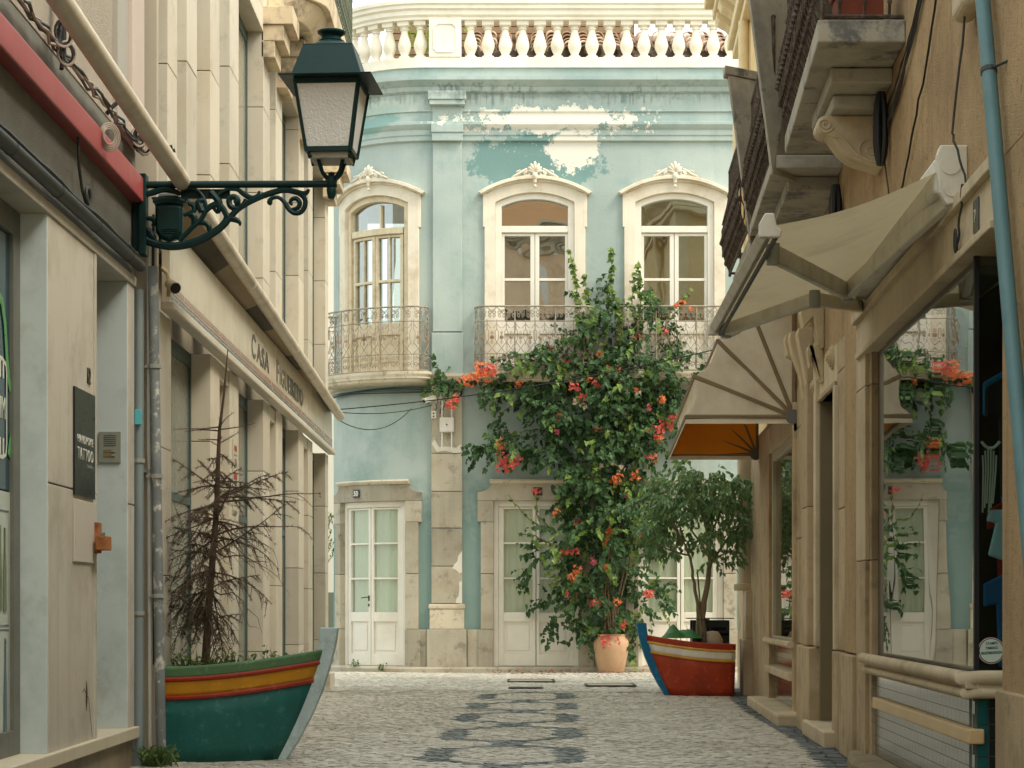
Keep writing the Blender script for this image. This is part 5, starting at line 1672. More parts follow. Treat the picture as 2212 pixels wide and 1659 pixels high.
mb = MB(); mb.tube(wobble(sag(RM(11.9, .02, 3.6), RM(11.2, .02, 3.0), .16, 14), .004, 5), .005, 5); mb.build('cable', CABLE, cb, smooth=True)
def bundle(name, label, z, h0, h1, r_):
    t = thing(name, label, 'cables')
    for k in range(5):
        a_ = k * 1.256
        pts = [RM(z + .03 * math.cos(a_) * f, .05 + .03 * math.sin(a_) * f, h0 + (h1 - h0) * i / 6) for i, f in enumerate((.3, .8, 1, 1, 1, .8, .3))]
        mb = MB(); mb.tube(pts, r_, 6); mb.build('cable', BLACK, t, smooth=True)
bundle('cable_drop', 'thick black cable bundle hanging beside the scroll bracket', 11.72, 3.78, 3.38, .016)
bundle('cable_drop', 'thick black cable bundle hanging below the stone partition', 14.0, 3.72, 3.18, .02)
w = thing('wall_flex', 'thin grey flex looping from the awning end to the lintel', 'cable')
mb = MB(); mb.tube(wobble(sag(RM(8.85, .03, 3.9), RM(9.0, .10, 2.95), .02, 10), .004, 1) + wobble(sag(RM(9.0, .10, 2.95), RM(8.96, .05, 2.73), .0, 6), .006, 2) + wobble(sag(RM(8.98, .06, 2.73), RM(9.22, .05, 2.49), .03, 8), .006, 4), .0055, 5); mb.build('flex', CABLE, w, smooth=True)
mb = MB(); mb.tube([RM(9.2 + .03 * math.cos(t), .055, 2.53 + .05 * math.sin(t)) for t in [2 * math.pi * i / 12 for i in range(12)]], .005, 5, closed=True); mb.build('loop', CABLE, w, smooth=True)
jb = thing('junction_box', 'beige rounded junction box under the pipe socket on the ochre wall', 'box')
mb = MB(RM); mb.box(8.75, 9.05, 0, .10, 3.42, 3.62); mb.build('casing', SANDST_L, jb, bevel=.04, seg=4)

# ---------------------------------------------------------------- retractable awning over the first shopfront
aw = thing('retractable_awning', 'cream folding-arm awning extended over the shop window', 'awning')
FAB = mat('dusty_cream_canvas', srgb(196, 180, 146), .9, .05, 3, .15, 220, streak=.1, stain=srgb(146, 126, 92), stain_amt=.45, stain_scale=1.5, trans=.45)
AWM = mat('awning_aluminium', srgb(216, 212, 198), .5, .06, 4, .05, stain=srgb(170, 160, 138), stain_amt=.5, stain_scale=5)
Z0, Z1 = 9.2, 12.5
def ao(z): return .86 + .06 * (z - Z0) / (Z1 - Z0)
mb = MB(RM)
nu, nv = 18, 10
vs = []
for i in range(nu + 1):
    z = Z0 + .04 + (Z1 - Z0 - .08) * i / nu
    for j in range(nv + 1):
        t = j / nv
        o = .13 + (ao(z) - .14) * t
        h = 2.835 + (2.60 - 2.835) * t - .035 * math.sin(math.pi * t) - .018 * math.sin(i / nu * math.pi * 3) * math.sin(math.pi * t)
        vs.append((z, o, h))
fs = [(i * (nv + 1) + j, i * (nv + 1) + j + 1, (i + 1) * (nv + 1) + j + 1, (i + 1) * (nv + 1) + j) for i in range(nu) for j in range(nv)]
mb.add(vs, fs)
fab = mb.build('canvas', FAB, aw, smooth=True, fix=False)
mb = MB(RM); mb.box(Z0 + .05, Z1, .01, .14, 2.74, 2.90); mb.build('cassette', AWM, aw, bevel=.02)
mb = MB(RM); mb.prism([(.0, 2.76), (.03, 2.70), (.09, 2.685), (.125, 2.74), (.135, 2.90), (.12, 2.945), (.0, 2.945)], Z0, Z0 + .05, 'x'); cap_ = mb.build('end_plate', AWM, aw, bevel=.008)
for (o_, h_, r_) in ((.075, 2.86, .045), (.07, 2.755, .035)):
    c = Vector(RM(Z0, o_, h_)); mb = MB(); mb.tube([c, c - Vector((0, .006, 0))], r_, 18); mb.build('end_boss', AWM, cap_, smooth=True)
a, b = Vector(RM(Z0, ao(Z0), 2.59)), Vector(RM(Z1, ao(Z1), 2.59))
mb = MB(); mb.tube([a, b], .036, 4); mb.build('front_bar', AWM, aw, bevel=.006)
mb = MB(); mb.tube([a + Vector((.03, 0, -.045)), b + Vector((.03, 0, -.045))], .012, 6); mb.build('front_lip', CABLE, aw)
for p in (a, b):
    mb = MB(); mb.prism([(p.x - .045, p.z - .05), (p.x + .045, p.z - .05), (p.x + .055, p.z - .02), (p.x + .03, p.z), (p.x + .02, p.z + .055), (p.x - .02, p.z + .055), (p.x - .045, p.z + .01)], p.y - .03, p.y + .012)
    mb.build('bar_end_cap', AWM, aw, bevel=.006)
def arm(pts, rad):
    for (p, q) in zip(pts, pts[1:]):
        p, q = Vector(p), Vector(q)
        mb = MB()
        d = (q - p).normalized(); s_ = d.cross(Vector((0, 0, 1))).normalized() * .022; u_ = Vector((0, 0, 1)) * rad
        vs = [p - s_ - u_, p + s_ - u_, p + s_ + u_, p - s_ + u_, q - s_ - u_, q + s_ - u_, q + s_ + u_, q - s_ + u_]
        mb.add(vs, [(0, 1, 2, 3), (4, 5, 6, 7), (0, 1, 5, 4), (1, 2, 6, 5), (2, 3, 7, 6), (3, 0, 4, 7)])
        mb.build('folding_arm', AWM, aw, bevel=.008)
    for p in pts[1:]:
        mb = MB(); mb.lathe([(.03, -rad - .01), (.032, 0), (.03, rad + .01)], p, 12); mb.build('arm_joint', METAL_GREY, aw, smooth=True)
arm([RM(9.32, .07, 2.73), RM(11.16, .30, 2.60), RM(9.74, .80, 2.565)], .042)
arm([RM(12.42, .08, 2.70), RM(11.5, .435, 2.61), RM(12.44, .86, 2.565)], .036)

# ---------------------------------------------------------------- fan-shaped canopy over the second shopfront
cn = thing('fan_canopy', 'cream fan-ribbed folding canopy with orange lining beside the carved doorway', 'awning')
CANV = mat('cream_vinyl_canopy', srgb(230, 220, 196), .55, .04, 2, .08, 150, trans=.12, stain=srgb(176, 154, 116), stain_amt=.4, stain_scale=1.6, streak=.1)
ORNG = mat('orange_lining', srgb(250, 164, 40), .7, .05, 2, .05, trans=.12)
HZ0, HZ1, HH, HRAD = 17.42, 21.7, 2.50, .88
angs = [0, 22, 45, 68, 90]
def cpt(ang, z, k=1.0, sagk=0.0):
    r_ = HRAD * k * (1 - sagk)
    return (z, .02 + r_ * math.cos(R(ang)), HH + r_ * math.sin(R(ang)))
def canopy_shell(shrink, m, name, inset):
    mb = MB(RM)
    fa = []
    for a, b in zip(angs, angs[1:]):
        for k in range(4):
            t = k / 4
            fa.append((a + (b - a) * t, .075 * math.sin(math.pi * t)))
    fa.append((90, 0))
    zz = steps(HZ0 + inset, HZ1 - inset, .6)
    for i in range(len(fa) - 1):
        for j in range(len(zz) - 1):
            q = [cpt(fa[i][0], zz[j], shrink, fa[i][1]), cpt(fa[i][0], zz[j + 1], shrink, fa[i][1]), cpt(fa[i + 1][0], zz[j + 1], shrink, fa[i + 1][1]), cpt(fa[i + 1][0], zz[j], shrink, fa[i + 1][1])]
            mb.add(q, [(0, 1, 2, 3)])
    for z in (HZ0 + inset, HZ1 - inset):             # end fans
        for i in range(len(fa) - 1):
            rads = [0.02, .35, .7, 1.0]
            for k in range(3):
                q = []
                for (f, rr_) in ((fa[i], rads[k]), (fa[i], rads[k + 1]), (fa[i + 1], rads[k + 1]), (fa[i + 1], rads[k])):
                    r_ = HRAD * shrink * rr_ * (1 - f[1] * rr_)
                    q.append((z, .02 + r_ * math.cos(R(f[0])), HH + r_ * math.sin(R(f[0]))))
                mb.add(q, [(0, 1, 2, 3)])
    return mb.build(name, m, cn, fix=False)
canopy_shell(1.0, CANV, 'canopy_cover', 0)
canopy_shell(.985, ORNG, 'canopy_lining', .012)
for a in angs:
    mb = MB(RM); mb.tube([(HZ0, .02, HH), cpt(a, HZ0), cpt(a, HZ1), (HZ1, .02, HH)], .02, 6); mb.build('canopy_rib', mat('rib_piping', srgb(128, 110, 82), .6, .1, 4, .05), cn)
mb = MB(RM)
q0, q1 = cpt(0, HZ0), cpt(0, HZ1)
mb.add([(q0[0], .04, HH), (q0[0], q0[1], HH), (q1[0], q1[1], HH), (q1[0], .04, HH), (q0[0], .04, HH - .055), (q0[0], q0[1] + .012, HH - .055), (q1[0], q1[1] + .012, HH - .055), (q1[0], .04, HH - .055)], [(0, 1, 5, 4), (1, 2, 6, 5), (2, 3, 7, 6)])
mb.build('canopy_valance', CANV, cn, fix=False)
for z in (HZ0, HZ1):
    c = Vector(RM(z, .03, HH)); mb = MB(); mb.tube([c - Vector((0, .03, 0)), c + Vector((0, .02, 0))], .06, 16); mb.build('hinge_disc', mat('hinge_metal', srgb(110, 112, 112), .4, .1, 6, .05, metal=.5), cn, smooth=True)

# ---------------------------------------------------------------- yellow corner house beyond
ye = thing('yellow_house', 'pale yellow corner house with bracketed eaves and a stone column', 'house')
YEL = mat('pale_yellow_render', srgb(226, 200, 148), .9, .05, 1.5, .4, 100, stain=srgb(196, 158, 98), stain_amt=.4, stain_scale=1.2)
YTR = mat('pale_yellow_stone', srgb(226, 208, 168), .75, .06, 2, .15, 50, stain=srgb(180, 150, 102), stain_amt=.4, stain_scale=2)
def yx(name, m, *d, bevel=.008):
    mb = MB(RM); mb.box(*d); return mb.build(name, m, ye, bevel=bevel)
yx('upper_wall', YEL, 20.21, 25.6, -4, -.08, 2.7, 7.7)
yx('ground_wall', SANDST, 20.31, 23.0, -4, -.0, .0, 2.7)
yx('ground_wall', SANDST, 23.0, 25.5, -4, -.02, .0, 2.7)
for (h0, h1, o) in ((7.60, 7.70, .02), (7.703, 7.84, .08), (8.08, 8.2, .26), (8.203, 8.4, .36)):
    yx('eaves_moulding', YTR, 20.2, 25.9, -4, o, h0, h1, bevel=.02)
yx('eaves_soffit', YTR, 20.2, 25.7, -4, .0, 7.84, 8.08)
for i in range(9):
    z = 20.5 + i * .62
    mb = MB(RM); mb.prism([(-.02, 7.845), (.06, 7.845), (.12, 7.90), (.20, 7.94), (.24, 8.01), (.22, 8.077), (-.02, 8.077)], z, z + .3, 'x'); mb.build('eaves_bracket', YTR, ye, bevel=.02, seg=3)
yx('corner_quoin', YTR, 24.9, 25.62, -.3, -.05, 2.7, 7.6)
mb = MB(RM); mb.box(22.6, 23.2, -.1, .10, 0, .60); mb.box(22.65, 23.15, -.1, .07, .60, 1.12); mb.build('column_pedestal', SANDST_L, ye, bevel=.01)
c = RM(23.0, -.0, 0)
mb = MB(); mb.lathe([(.17, 1.12), (.175, 1.15), (.17, 1.19), (.13, 1.20), (.125, 1.24), (.115, 2.5), (.15, 2.55), (.16, 2.65), (.16, 2.7)], c, 18); mb.build('column', SANDST_L, ye, smooth=True)
yp = thing('yellow_downpipe', 'pale yellow downpipe with an elbow under the bracketed eaves', 'pipe')
mb = MB(); mb.tube([RM(24.2, -.01, 7.6), RM(24.2, -.01, 7.02), RM(24.2, .0, 6.92), RM(24.2, .04, 6.80), RM(24.2, .04, 5.2)], [.06, .06, .065, .075, .075], 12); mb.build('pipe_shaft', YTR, yp, smooth=True)

# ---------------------------------------------------------------- clothes in the display and the round sticker
def tshirt(name, label, m, x, y, h, w_, L_, tilt=0.0, cat='clothing'):
    prof = [(-.5, -.12), (-.5, -.36), (-.33, -.33), (-.30, -1.0), (.30, -1.0), (.33, -.33), (.5, -.36), (.5, -.12), (.2, 0), (.1, -.06), (-.1, -.06), (-.2, 0)]
    mb = MB(); mb.prism([(a * w_, b * L_) for a, b in prof], -.012, .012)
    o = mb.build(name, m, None, bevel=.01)
    o.location = (x, y, h); o.rotation_euler = (0, tilt, R(12))
    hk = MB(); hk.tube([(0, 0, -.03), (0, 0, .02), (.015, 0, .04), (.03, 0, .02)], .004, 5); hk.tube([(-.18 * w_, 0, -.02), (0, 0, .0), (.18 * w_, 0, -.02)], .005, 5)
    hk.build('hanger', METAL_GREY, o)
    tag(o, label, cat)
tshirt('black_shirt', 'black shirt hanging high in the dark shop display', mat('black_cotton', (.008, .009, .010), .9, .2, 6, .2), 2.27, 9.42, 1.98, .38, .55)
tshirt('blue_shirt', 'bright blue shirt hanging behind the black shirt', mat('blue_cotton', srgb(24, 116, 168), .9, .1, 6, .2), 2.31, 9.52, 2.02, .44, .62)
tshirt('hanging_towel', 'pale blue folded towel shape hanging below the shirts', mat('pale_blue_cotton', srgb(176, 206, 216), .9, .06, 6, .2), 2.22, 9.35, 1.36, .26, .22, .3, 'towel')
tshirt('red_shirt', 'red garment showing beneath the pale blue towel', mat('red_cotton', srgb(150, 34, 30), .9, .1, 6, .2), 2.24, 9.5, 1.42, .26, .36)
tshirt('blue_bag', 'blue beach bag hanging low in the shop display', mat('blue_bag_cloth', srgb(20, 100, 156), .9, .1, 6, .2), 2.26, 9.45, 1.10, .36, .42, 0.0, 'bag')
mc = thing('macrame_fringe', 'white knotted macrame fringe hanging in the shop display', 'textile')
for k in range(6):
    mb = MB(); mb.tube([(2.055 + .012 * k, 9.30, 1.66 - .02 * abs(k - 2.5)), (2.058 + .011 * k, 9.30, 1.55), (2.055 + .009 * k, 9.30, 1.36 + .02 * (k % 3))], .004, 4); mb.build('cord', mat('white_cord', srgb(206, 202, 190), .9, .05, 6, .2), mc)
mb = MB(); mb.tube(sag((2.05, 9.30, 1.67), (2.13, 9.30, 1.67), .03, 8), .007, 5); mb.build('cord', MATS['white_cord'], mc)
sg = thing('stamps_sticker', 'round white stamps sticker on the shop door glass', 'sign')
cx_, cz_ = 2.036, .762
mb = MB(); mb.tube([(cx_, 9.049, cz_), (cx_, 9.046, cz_)], .0565, 36); mb.build('rim', mat('pale_pink_rim', srgb(206, 186, 176), .4, .03, 4, 0), sg)
mb = MB(); mb.tube([(cx_, 9.047, cz_), (cx_, 9.0445, cz_)], .0530, 36); mb.build('ring', mat('maroon_ring', srgb(58, 20, 24), .4, .03, 4, 0), sg)
mb = MB(); mb.tube([(cx_, 9.046, cz_), (cx_, 9.043, cz_)], .0495, 36); mb.build('disc', mat('pale_green_white', srgb(196, 212, 200), .4, .02, 4, 0), sg)
INK = mat('dark_green_ink', srgb(22, 52, 50), .5, .05, 4, 0)
for (w_, y, ht, wd) in (('STAMPS', .026, .0115, .050), ('TIMBRES', .006, .0115, .052), ('BRIEFMARKEN', -.015, .0125, .088)):
    me = text_mesh('lettering', w_, 1.0, .01, 1, .015)
    xs = [v.co.x for v in me.vertices]; ys = [v.co.y for v in me.vertices]
    me.transform(Matrix.Translation((-(min(xs) + max(xs)) / 2, -min(ys), 0)))
    me.transform(Matrix.Diagonal((wd / (max(xs) - min(xs)), ht / (max(ys) - min(ys)), .05, 1)))
    place('lettering', me, INK, sg, (cx_ + .001, 9.0425, cz_ + y), (R(90), R(-3), 0))
# ---------------------------------------------------------------- boat planters
def boat(name, label, loc, rz, sx, cols, k=1.0):
    t = thing(name, label, 'planter', loc, None, rz)
    hull_m, band_m, stripe_m, rail_m, stem_m = cols
    def xb(h): return (.665 + .55 * h - .19 * h * h) * k
    def sheer(tt): return (.585 + .10 * tt ** 2) * k
    def half(tt): return (.36 * (1 - tt ** 2.6) + .02) * k
    def pt(tt, h, sd, out=0.0):
        s_ = sheer(tt)
        w_ = half(tt) * (.80 + .20 * min(1, h / s_)) + out
        return (sx * xb(h) * tt, sd * w_, h)
    ts = [i / 16 for i in range(17)]
    def strip(nm, top, bot, m, out=0.0, rows=4):
        mb = MB()
        for sd in (-1, 1):
            vs = []
            for tt in ts:
                h1 = sheer(tt) - top
                h0 = 0.0 if bot is None else sheer(tt) - bot
                for r in range(rows + 1):
                    vs.append(pt(tt, h0 + (h1 - h0) * r / rows, sd, out))
            n = rows + 1
            mb.add(vs, [(i * n + r, i * n + r + 1, (i + 1) * n + r + 1, (i + 1) * n + r) for i in range(16) for r in range(rows)])
        # cut end board
        h1, h0 = sheer(0) - top, 0.0 if bot is None else sheer(0) - bot
        a, b = pt(0, h0, -1, out), pt(0, h0, 1, out); c, d = pt(0, h1, 1, out), pt(0, h1, -1, out)
        mb.add([a, b, c, d], [(0, 1, 2, 3)])
        o = mb.build(nm, m, t, fix=False)
        so = o.modifiers.new('thick', 'SOLIDIFY'); so.thickness = .018; so.offset = 0
        o.data.polygons.foreach_set('use_smooth', [True] * len(o.data.polygons)); auto_smooth(o.data)
        return o
    strip('hull', .205 * k, None, hull_m)
    strip('gunwale_band', 0, .07 * k, band_m)
    strip('painted_stripe', .0885 * k, .176 * k, stripe_m, -.001)
    for q in (.0785, .190):
        for sd in (-1, 1):
            mb = MB(); mb.tube([pt(tt, sheer(tt) - q * k, sd, .006) for tt in ts], .0155 * k, 8); mb.build('rubbing_rail', rail_m, t, smooth=True)
    st_out = [(.715, 0), (.80, .13), (.885, .29), (.95, .44), (1.0, .60), (1.03, .72), (1.045, .82)]
    st_in = [(.935, .82), (.925, .72), (.90, .62), (.84, .46), (.765, .28), (.68, .13), (.585, 0)]
    mb = MB(); mb.prism([(sx * x * k, h * k) for x, h in st_out + st_in], -.03, .03); mb.build('stem_post', stem_m, t, bevel=.006)
    mb = MB()
    row = [pt(tt, sheer(tt) - .075 * k, sd) for tt, sd in [(q, -1) for q in ts] + [(q, 1) for q in reversed(ts)]]
    mb.add([(x, y * .97, h) for x, y, h in row], [tuple(range(len(row)))])
    mb.build('soil_bed', SOIL, t, fix=False)
    return t
def paint(nm, c, **k): return mat(nm, srgb(*c), .58, .14, 3, .25, 30, spec=.4, streak=.28, stain2=tuple(min(1, q * 1.5 + .06) for q in srgb(*c)), s2_amt=.5, s2_scale=16, **k)
boat('boat_planter', 'half-boat planter painted teal green with a yellow stripe and pale blue stem', (-2.10, 13.26, 0), R(-9), 1,
     (paint('teal_hull_paint', (28, 100, 94), stain=srgb(36, 108, 100), stain_amt=.4), paint('sage_band_paint', (86, 122, 84)), paint('yellow_stripe_paint', (196, 138, 22)), paint('brick_red_rail', (150, 48, 26)),
      paint('pale_blue_stem', (196, 216, 218), stain=srgb(112, 128, 122), stain_amt=.5, stain_scale=5)), 1.0)
boat('boat_planter', 'half-boat planter painted brick red with a white stripe and bright blue stem', (2.30, 22.78, 0), R(8), -1,
     (paint('red_hull_paint', (176, 62, 24), stain=srgb(112, 34, 16), stain_amt=.5), paint('red_band_paint', (166, 54, 24)), paint('white_stripe_paint', (240, 234, 220)), paint('yellow_rail', (212, 162, 72)),
      paint('bright_blue_stem', (18, 108, 150))), .945)

# ---------------------------------------------------------------- leaves and plants
def rvec(rnd):
    while True:
        v = Vector((rnd.uniform(-1, 1), rnd.uniform(-1, 1), rnd.uniform(-1, 1)))
        if .05 < v.length < 1: return v.normalized()
def leaf(mb, p, d, nrm, L_, W_, fold=.25, heart=False):
    d = d.normalized()
    s_ = d.cross(nrm)
    if s_.length < .05: s_ = d.cross(Vector((.3, .2, 1)))
    s_.normalize(); n = s_.cross(d).normalized()
    up = n * (W_ * fold)
    o = len(mb.v)
    if heart:
        mb.v += [tuple(x) for x in (p, p - d * L_ * .06 + s_ * W_ * .35 + up * .4, p + d * L_ * .32 + s_ * W_ * .5 + up, p + d * L_ - n * L_ * .12, p + d * L_ * .32 - s_ * W_ * .5 + up, p - d * L_ * .06 - s_ * W_ * .35 + up * .4)]
        mb.f += [(o, o + 1, o + 2, o + 3), (o, o + 3, o + 4, o + 5)]
    else:
        mb.v += [tuple(x) for x in (p, p + d * L_ * .4 + s_ * W_ * .5 + up, p + d * L_ - n * L_ * .1, p + d * L_ * .4 - s_ * W_ * .5 + up)]
        mb.f += [(o, o + 1, o + 2), (o, o + 2, o + 3)]

LEAF = mat('bougainvillea_leaf', srgb(64, 94, 54), .5, .15, 8, 0, island=.55, spec=.35, trans=.28)
LEAFY = mat('young_bougainvillea_leaf', srgb(126, 152, 76), .5, .12, 8, 0, island=.45, spec=.35, trans=.35)
LEAFF = mat('ficus_leaf', srgb(116, 148, 96), .28, .15, 8, 0, island=.5, spec=.6, trans=.25)
WOOD = mat('grey_brown_bark', srgb(112, 96, 74), .85, .15, 12, .5, 60)
ZF = 30.45
def fx(x): return (x - CX) * ZF / F
def fh(y): return EYE + (HY - y) * ZF / F
S_ = ZF / F
bo = thing('bougainvillea', 'tall bougainvillea with orange and coral flowers climbing from the terracotta pot', 'plant')
rnd = random.Random(31)
blobs = [  # measured on the photograph: centre x, y, half width, half height, leaf twigs, depth
    (1312, 1350, 62, 50, 70, .26), (1305, 1270, 88, 66, 150, .32), (1290, 1180, 108, 80, 230, .36), (1318, 1090, 112, 76, 230, .38),
    (1275, 1005, 100, 58, 150, .34), (1330, 930, 118, 60, 190, .36), (1270, 880, 130, 56, 190, .34), (1390, 880, 80, 56, 120, .32), (1330, 820, 150, 46, 200, .32),
    (1425, 800, 74, 44, 100, .28), (1220, 775, 80, 38, 90, .26), (1140, 822, 90, 26, 60, .2), (985, 822, 62, 12, 34, .12), (1060, 832, 50, 16, 26, .14), (1290, 735, 62, 56, 90, .24),
    (1400, 720, 52, 56, 70, .22), (1165, 950, 84, 34, 80, .26), (1095, 965, 52, 26, 46, .22), (1100, 880, 40, 40, 26, .18), (1430, 950, 50, 40, 50, .24), (1180, 1210, 44, 36, 34, .2),
    (1215, 1310, 34, 40, 26, .2), (1400, 1300, 36, 60, 40, .2), (1385, 1160, 50, 60, 60, .26), (1130, 765, 52, 10, 20, .14), (1090, 800, 40, 9, 16, .14),
    (1312, 690, 56, 40, 34, .2), (1256, 650, 16, 50, 14, .12), (1388, 660, 20, 56, 16, .12), (1326, 625, 10, 46, 10, .1), (1445, 745, 40, 34, 26, .2), (1312, 1378, 56, 26, 34, .2), (1380, 1400, 14, 30, 8, .12)]
fol, young, stems = MB(), MB(), MB()
def twig(mb, p, d, n, L_, rnd, droop=.25, heart=True, wr=.8):
    q = Vector(p)
    for i in range(n):
        d = (d + Vector((rnd.uniform(-.25, .25), rnd.uniform(-.25, .25), rnd.uniform(-.2, .15) - droop * .3))).normalized()
        q = q + d * L_ * .62
        ld = (d * .4 + rvec(rnd) * .8 + Vector((0, -.25, -.55))).normalized()
        nr = Vector((rnd.uniform(-.5, .5), -.75 + rnd.uniform(-.5, .3), .75 + rnd.uniform(-.4, .4)))
        s_ = L_ * rnd.choice((.55, .8, .9, 1.0, 1.15, 1.35))
        leaf(mb, q, ld, nr, s_, s_ * wr, .22, heart)
    return q
for (x, y, rx_, ry_, n, dp) in blobs:
    c = Vector((fx(x), FY - .10 - dp * .75, fh(y)))
    clumps = [rvec(rnd) * (rnd.random() ** .4) for _ in range(max(3, n // 6))]
    for _ in range(int(n * .84)):
        u = rnd.choice(clumps) + rvec(rnd) * rnd.random() * .22
        p = c + Vector((u.x * rx_ * S_, u.y * dp, u.z * ry_ * S_))
        p.y = min(p.y, FY - .06)
        d = (Vector((u.x, u.y, u.z * .5)) + rvec(rnd) * .7).normalized()
        twig(fol if rnd.random() > .17 else young, p, d, rnd.randint(4, 8), .078, rnd)
# upright shoots and trailing arms
shoots = [([(1262, 770), (1255, 700), (1246, 620), (1230, 535)], .03), ([(1300, 760), (1312, 680), (1322, 600), (1320, 530)], .028), ([(1290, 740), (1275, 660), (1262, 590)], .03), ([(1375, 740), (1384, 660), (1380, 560)], .03),
          ([(1395, 730), (1365, 660), (1372, 590)], .03), ([(1340, 740), (1335, 660), (1318, 620)], .03), ([(1420, 760), (1440, 700), (1480, 650)], .02), ([(1180, 790), (1120, 765), (1062, 778)], .03),
          ([(1180, 820), (1100, 802), (1062, 812)], .03), ([(1060, 828), (990, 822), (920, 826)], .03), ([(1190, 1150), (1140, 1120), (1096, 1068)], .015), ([(1190, 1175), (1150, 1155), (1118, 1152)], .015), ([(1200, 1150), (1160, 1110), (1158, 1060)], .012),
          ([(1400, 1290), (1430, 1285), (1440, 1275)], .012), ([(1230, 1330), (1215, 1350), (1240, 1362)], .02), ([(1150, 940), (1090, 948), (1045, 962)], .03), ([(1430, 830), (1470, 850), (1490, 880)], .03), ([(1160, 860), (1110, 870), (1075, 900)], .02), ([(1440, 690), (1455, 660), (1495, 620)], .01)]
for pts, dens in shoots:
    w_ = [Vector((fx(x), FY - .22 - .12 * rnd.random(), fh(y))) for x, y in pts]
    out = []
    for a, b in zip(w_, w_[1:]):
        for k in range(6): out.append(a.lerp(b, k / 6) + rvec(rnd) * .012)
    out.append(w_[-1])
    stems.tube(out, [.009 * (1 - i / len(out)) + .003 for i in range(len(out))], 5)
    tgt = young if pts[-1][1] < 700 or len(pts) == 3 and dens < .016 else fol
    step = .042 if dens >= .02 else .07
    for a, b in zip(out, out[1:]):
        m_ = max(1, int((b - a).length / step))
        for k in range(m_):
            q = a.lerp(b, rnd.random())
            for _ in range(4 if dens > .02 else 1):
                dd_ = (rvec(rnd) + Vector((0, -.4, -.5))).normalized()
                s_ = .075 * rnd.uniform(.7, 1.2) if pts[-1][1] < 700 else .062 * rnd.uniform(.7, 1.2)
                leaf(tgt if rnd.random() > .3 else fol, q, dd_, Vector((rnd.uniform(-.4, .4), -1, .5)), s_, s_ * .82, .2, True)
for k in range(9):
    x0 = 1318 + rnd.uniform(-24, 24)
    pts = [Vector((fx(x0 + rnd.uniform(-10, 10) * j + (k - 4) * j * 3.2), FY - .34 + .03 * j, fh(1390 - j * 90))) + rvec(rnd) * .02 for j in range(6)]
    stems.tube(pts, [.017, .015, .013, .011, .009, .006], 6)
o = fol.build('foliage', LEAF, bo, fix=False); o['kind'] = 'stuff'
o = young.build('young_foliage', LEAFY, bo, fix=False); o['kind'] = 'stuff'
stems.build('stems', WOOD, bo, smooth=True)
BR_O = mat('orange_bract', srgb(242, 140, 92), .6, .1, 6, 0, island=.35, trans=.4)
BR_R = mat('coral_bract', srgb(238, 120, 108), .6, .1, 6, 0, island=.35, trans=.4)
BR_W = mat('cream_bract', srgb(232, 212, 188), .6, .06, 6, 0, island=.2, trans=.4)
BR_P = mat('pink_bract', srgb(214, 112, 128), .6, .06, 6, 0, island=.2, trans=.4)
flowers = [  # x, y, half size px, bracts, colour
    (1042, 805, 30, 70, 'o'), (1010, 822, 22, 34, 'o'), (1055, 800, 20, 30, 'r'), (972, 872, 15, 20, 'r'), (985, 862, 10, 12, 'r'), (1090, 1000, 28, 60, 'r'), (1110, 992, 18, 26, 'r'), (1080, 960, 13, 18, 'o'), (1440, 915, 22, 34, 'r'),
    (1415, 932, 18, 28, 'r'), (1452, 905, 12, 14, 'r'), (1405, 990, 14, 18, 'r'), (1330, 1040, 16, 22, 'o'), (1368, 1030, 12, 14, 'o'), (1340, 1015, 8, 8, 'w'), (1298, 1010, 8, 8, 'w'), (1320, 1000, 8, 8, 'w'),
    (1235, 1250, 14, 22, 'o'), (1245, 1232, 12, 14, 'o'), (1220, 1192, 14, 18, 'r'), (1240, 1192, 10, 12, 'r'), (1285, 1300, 14, 18, 'r'), (1232, 1285, 12, 14, 'r'), (1300, 1225, 10, 12, 'o'), (1280, 1215, 10, 9, 'p'), (1398, 1283, 12, 18, 'r'),
    (1335, 1300, 9, 10, 'o'), (1305, 1385, 16, 20, 'r'), (1330, 1388, 10, 9, 'r'), (1345, 1352, 10, 10, 'r'), (1250, 1132, 12, 14, 'r'), (1315, 1150, 12, 12, 'o'), (1310, 1170, 10, 10, 'o'), (1382, 1165, 9, 9, 'o'), (1240, 840, 12, 14, 'r'),
    (1285, 835, 10, 12, 'r'), (1260, 860, 10, 10, 'r'), (1270, 825, 9, 8, 'o'), (1370, 845, 10, 10, 'o'), (1350, 850, 8, 6, 'w'), (1375, 855, 8, 6, 'w'), (1237, 872, 8, 6, 'w'), (1262, 880, 7, 5, 'w'), (1312, 800, 10, 9, 'o'), (1220, 782, 9, 8, 'r'),
    (1185, 755, 9, 9, 'r'), (1300, 770, 9, 9, 'o'), (1327, 802, 9, 9, 'o'), (1120, 830, 9, 10, 'o'), (1425, 868, 9, 10, 'o'), (1400, 885, 10, 8, 'p'), (1475, 655, 7, 6, 'o'), (1492, 668, 6, 5, 'o'), (1462, 660, 6, 5, 'o'), (1435, 715, 6, 5, 'r'),
    (1375, 728, 7, 5, 'r'), (1205, 905, 8, 8, 'r'), (1200, 935, 6, 5, 'p'), (1350, 1070, 7, 5, 'p'), (1245, 1125, 9, 6, 'p'), (1310, 940, 7, 6, 'o'), (1287, 930, 8, 7, 'o'), (1160, 1062, 8, 8, 'r'), (1200, 1110, 10, 8, 'o'), (1420, 950, 9, 8, 'o'), (1350, 900, 6, 5, 'w')]
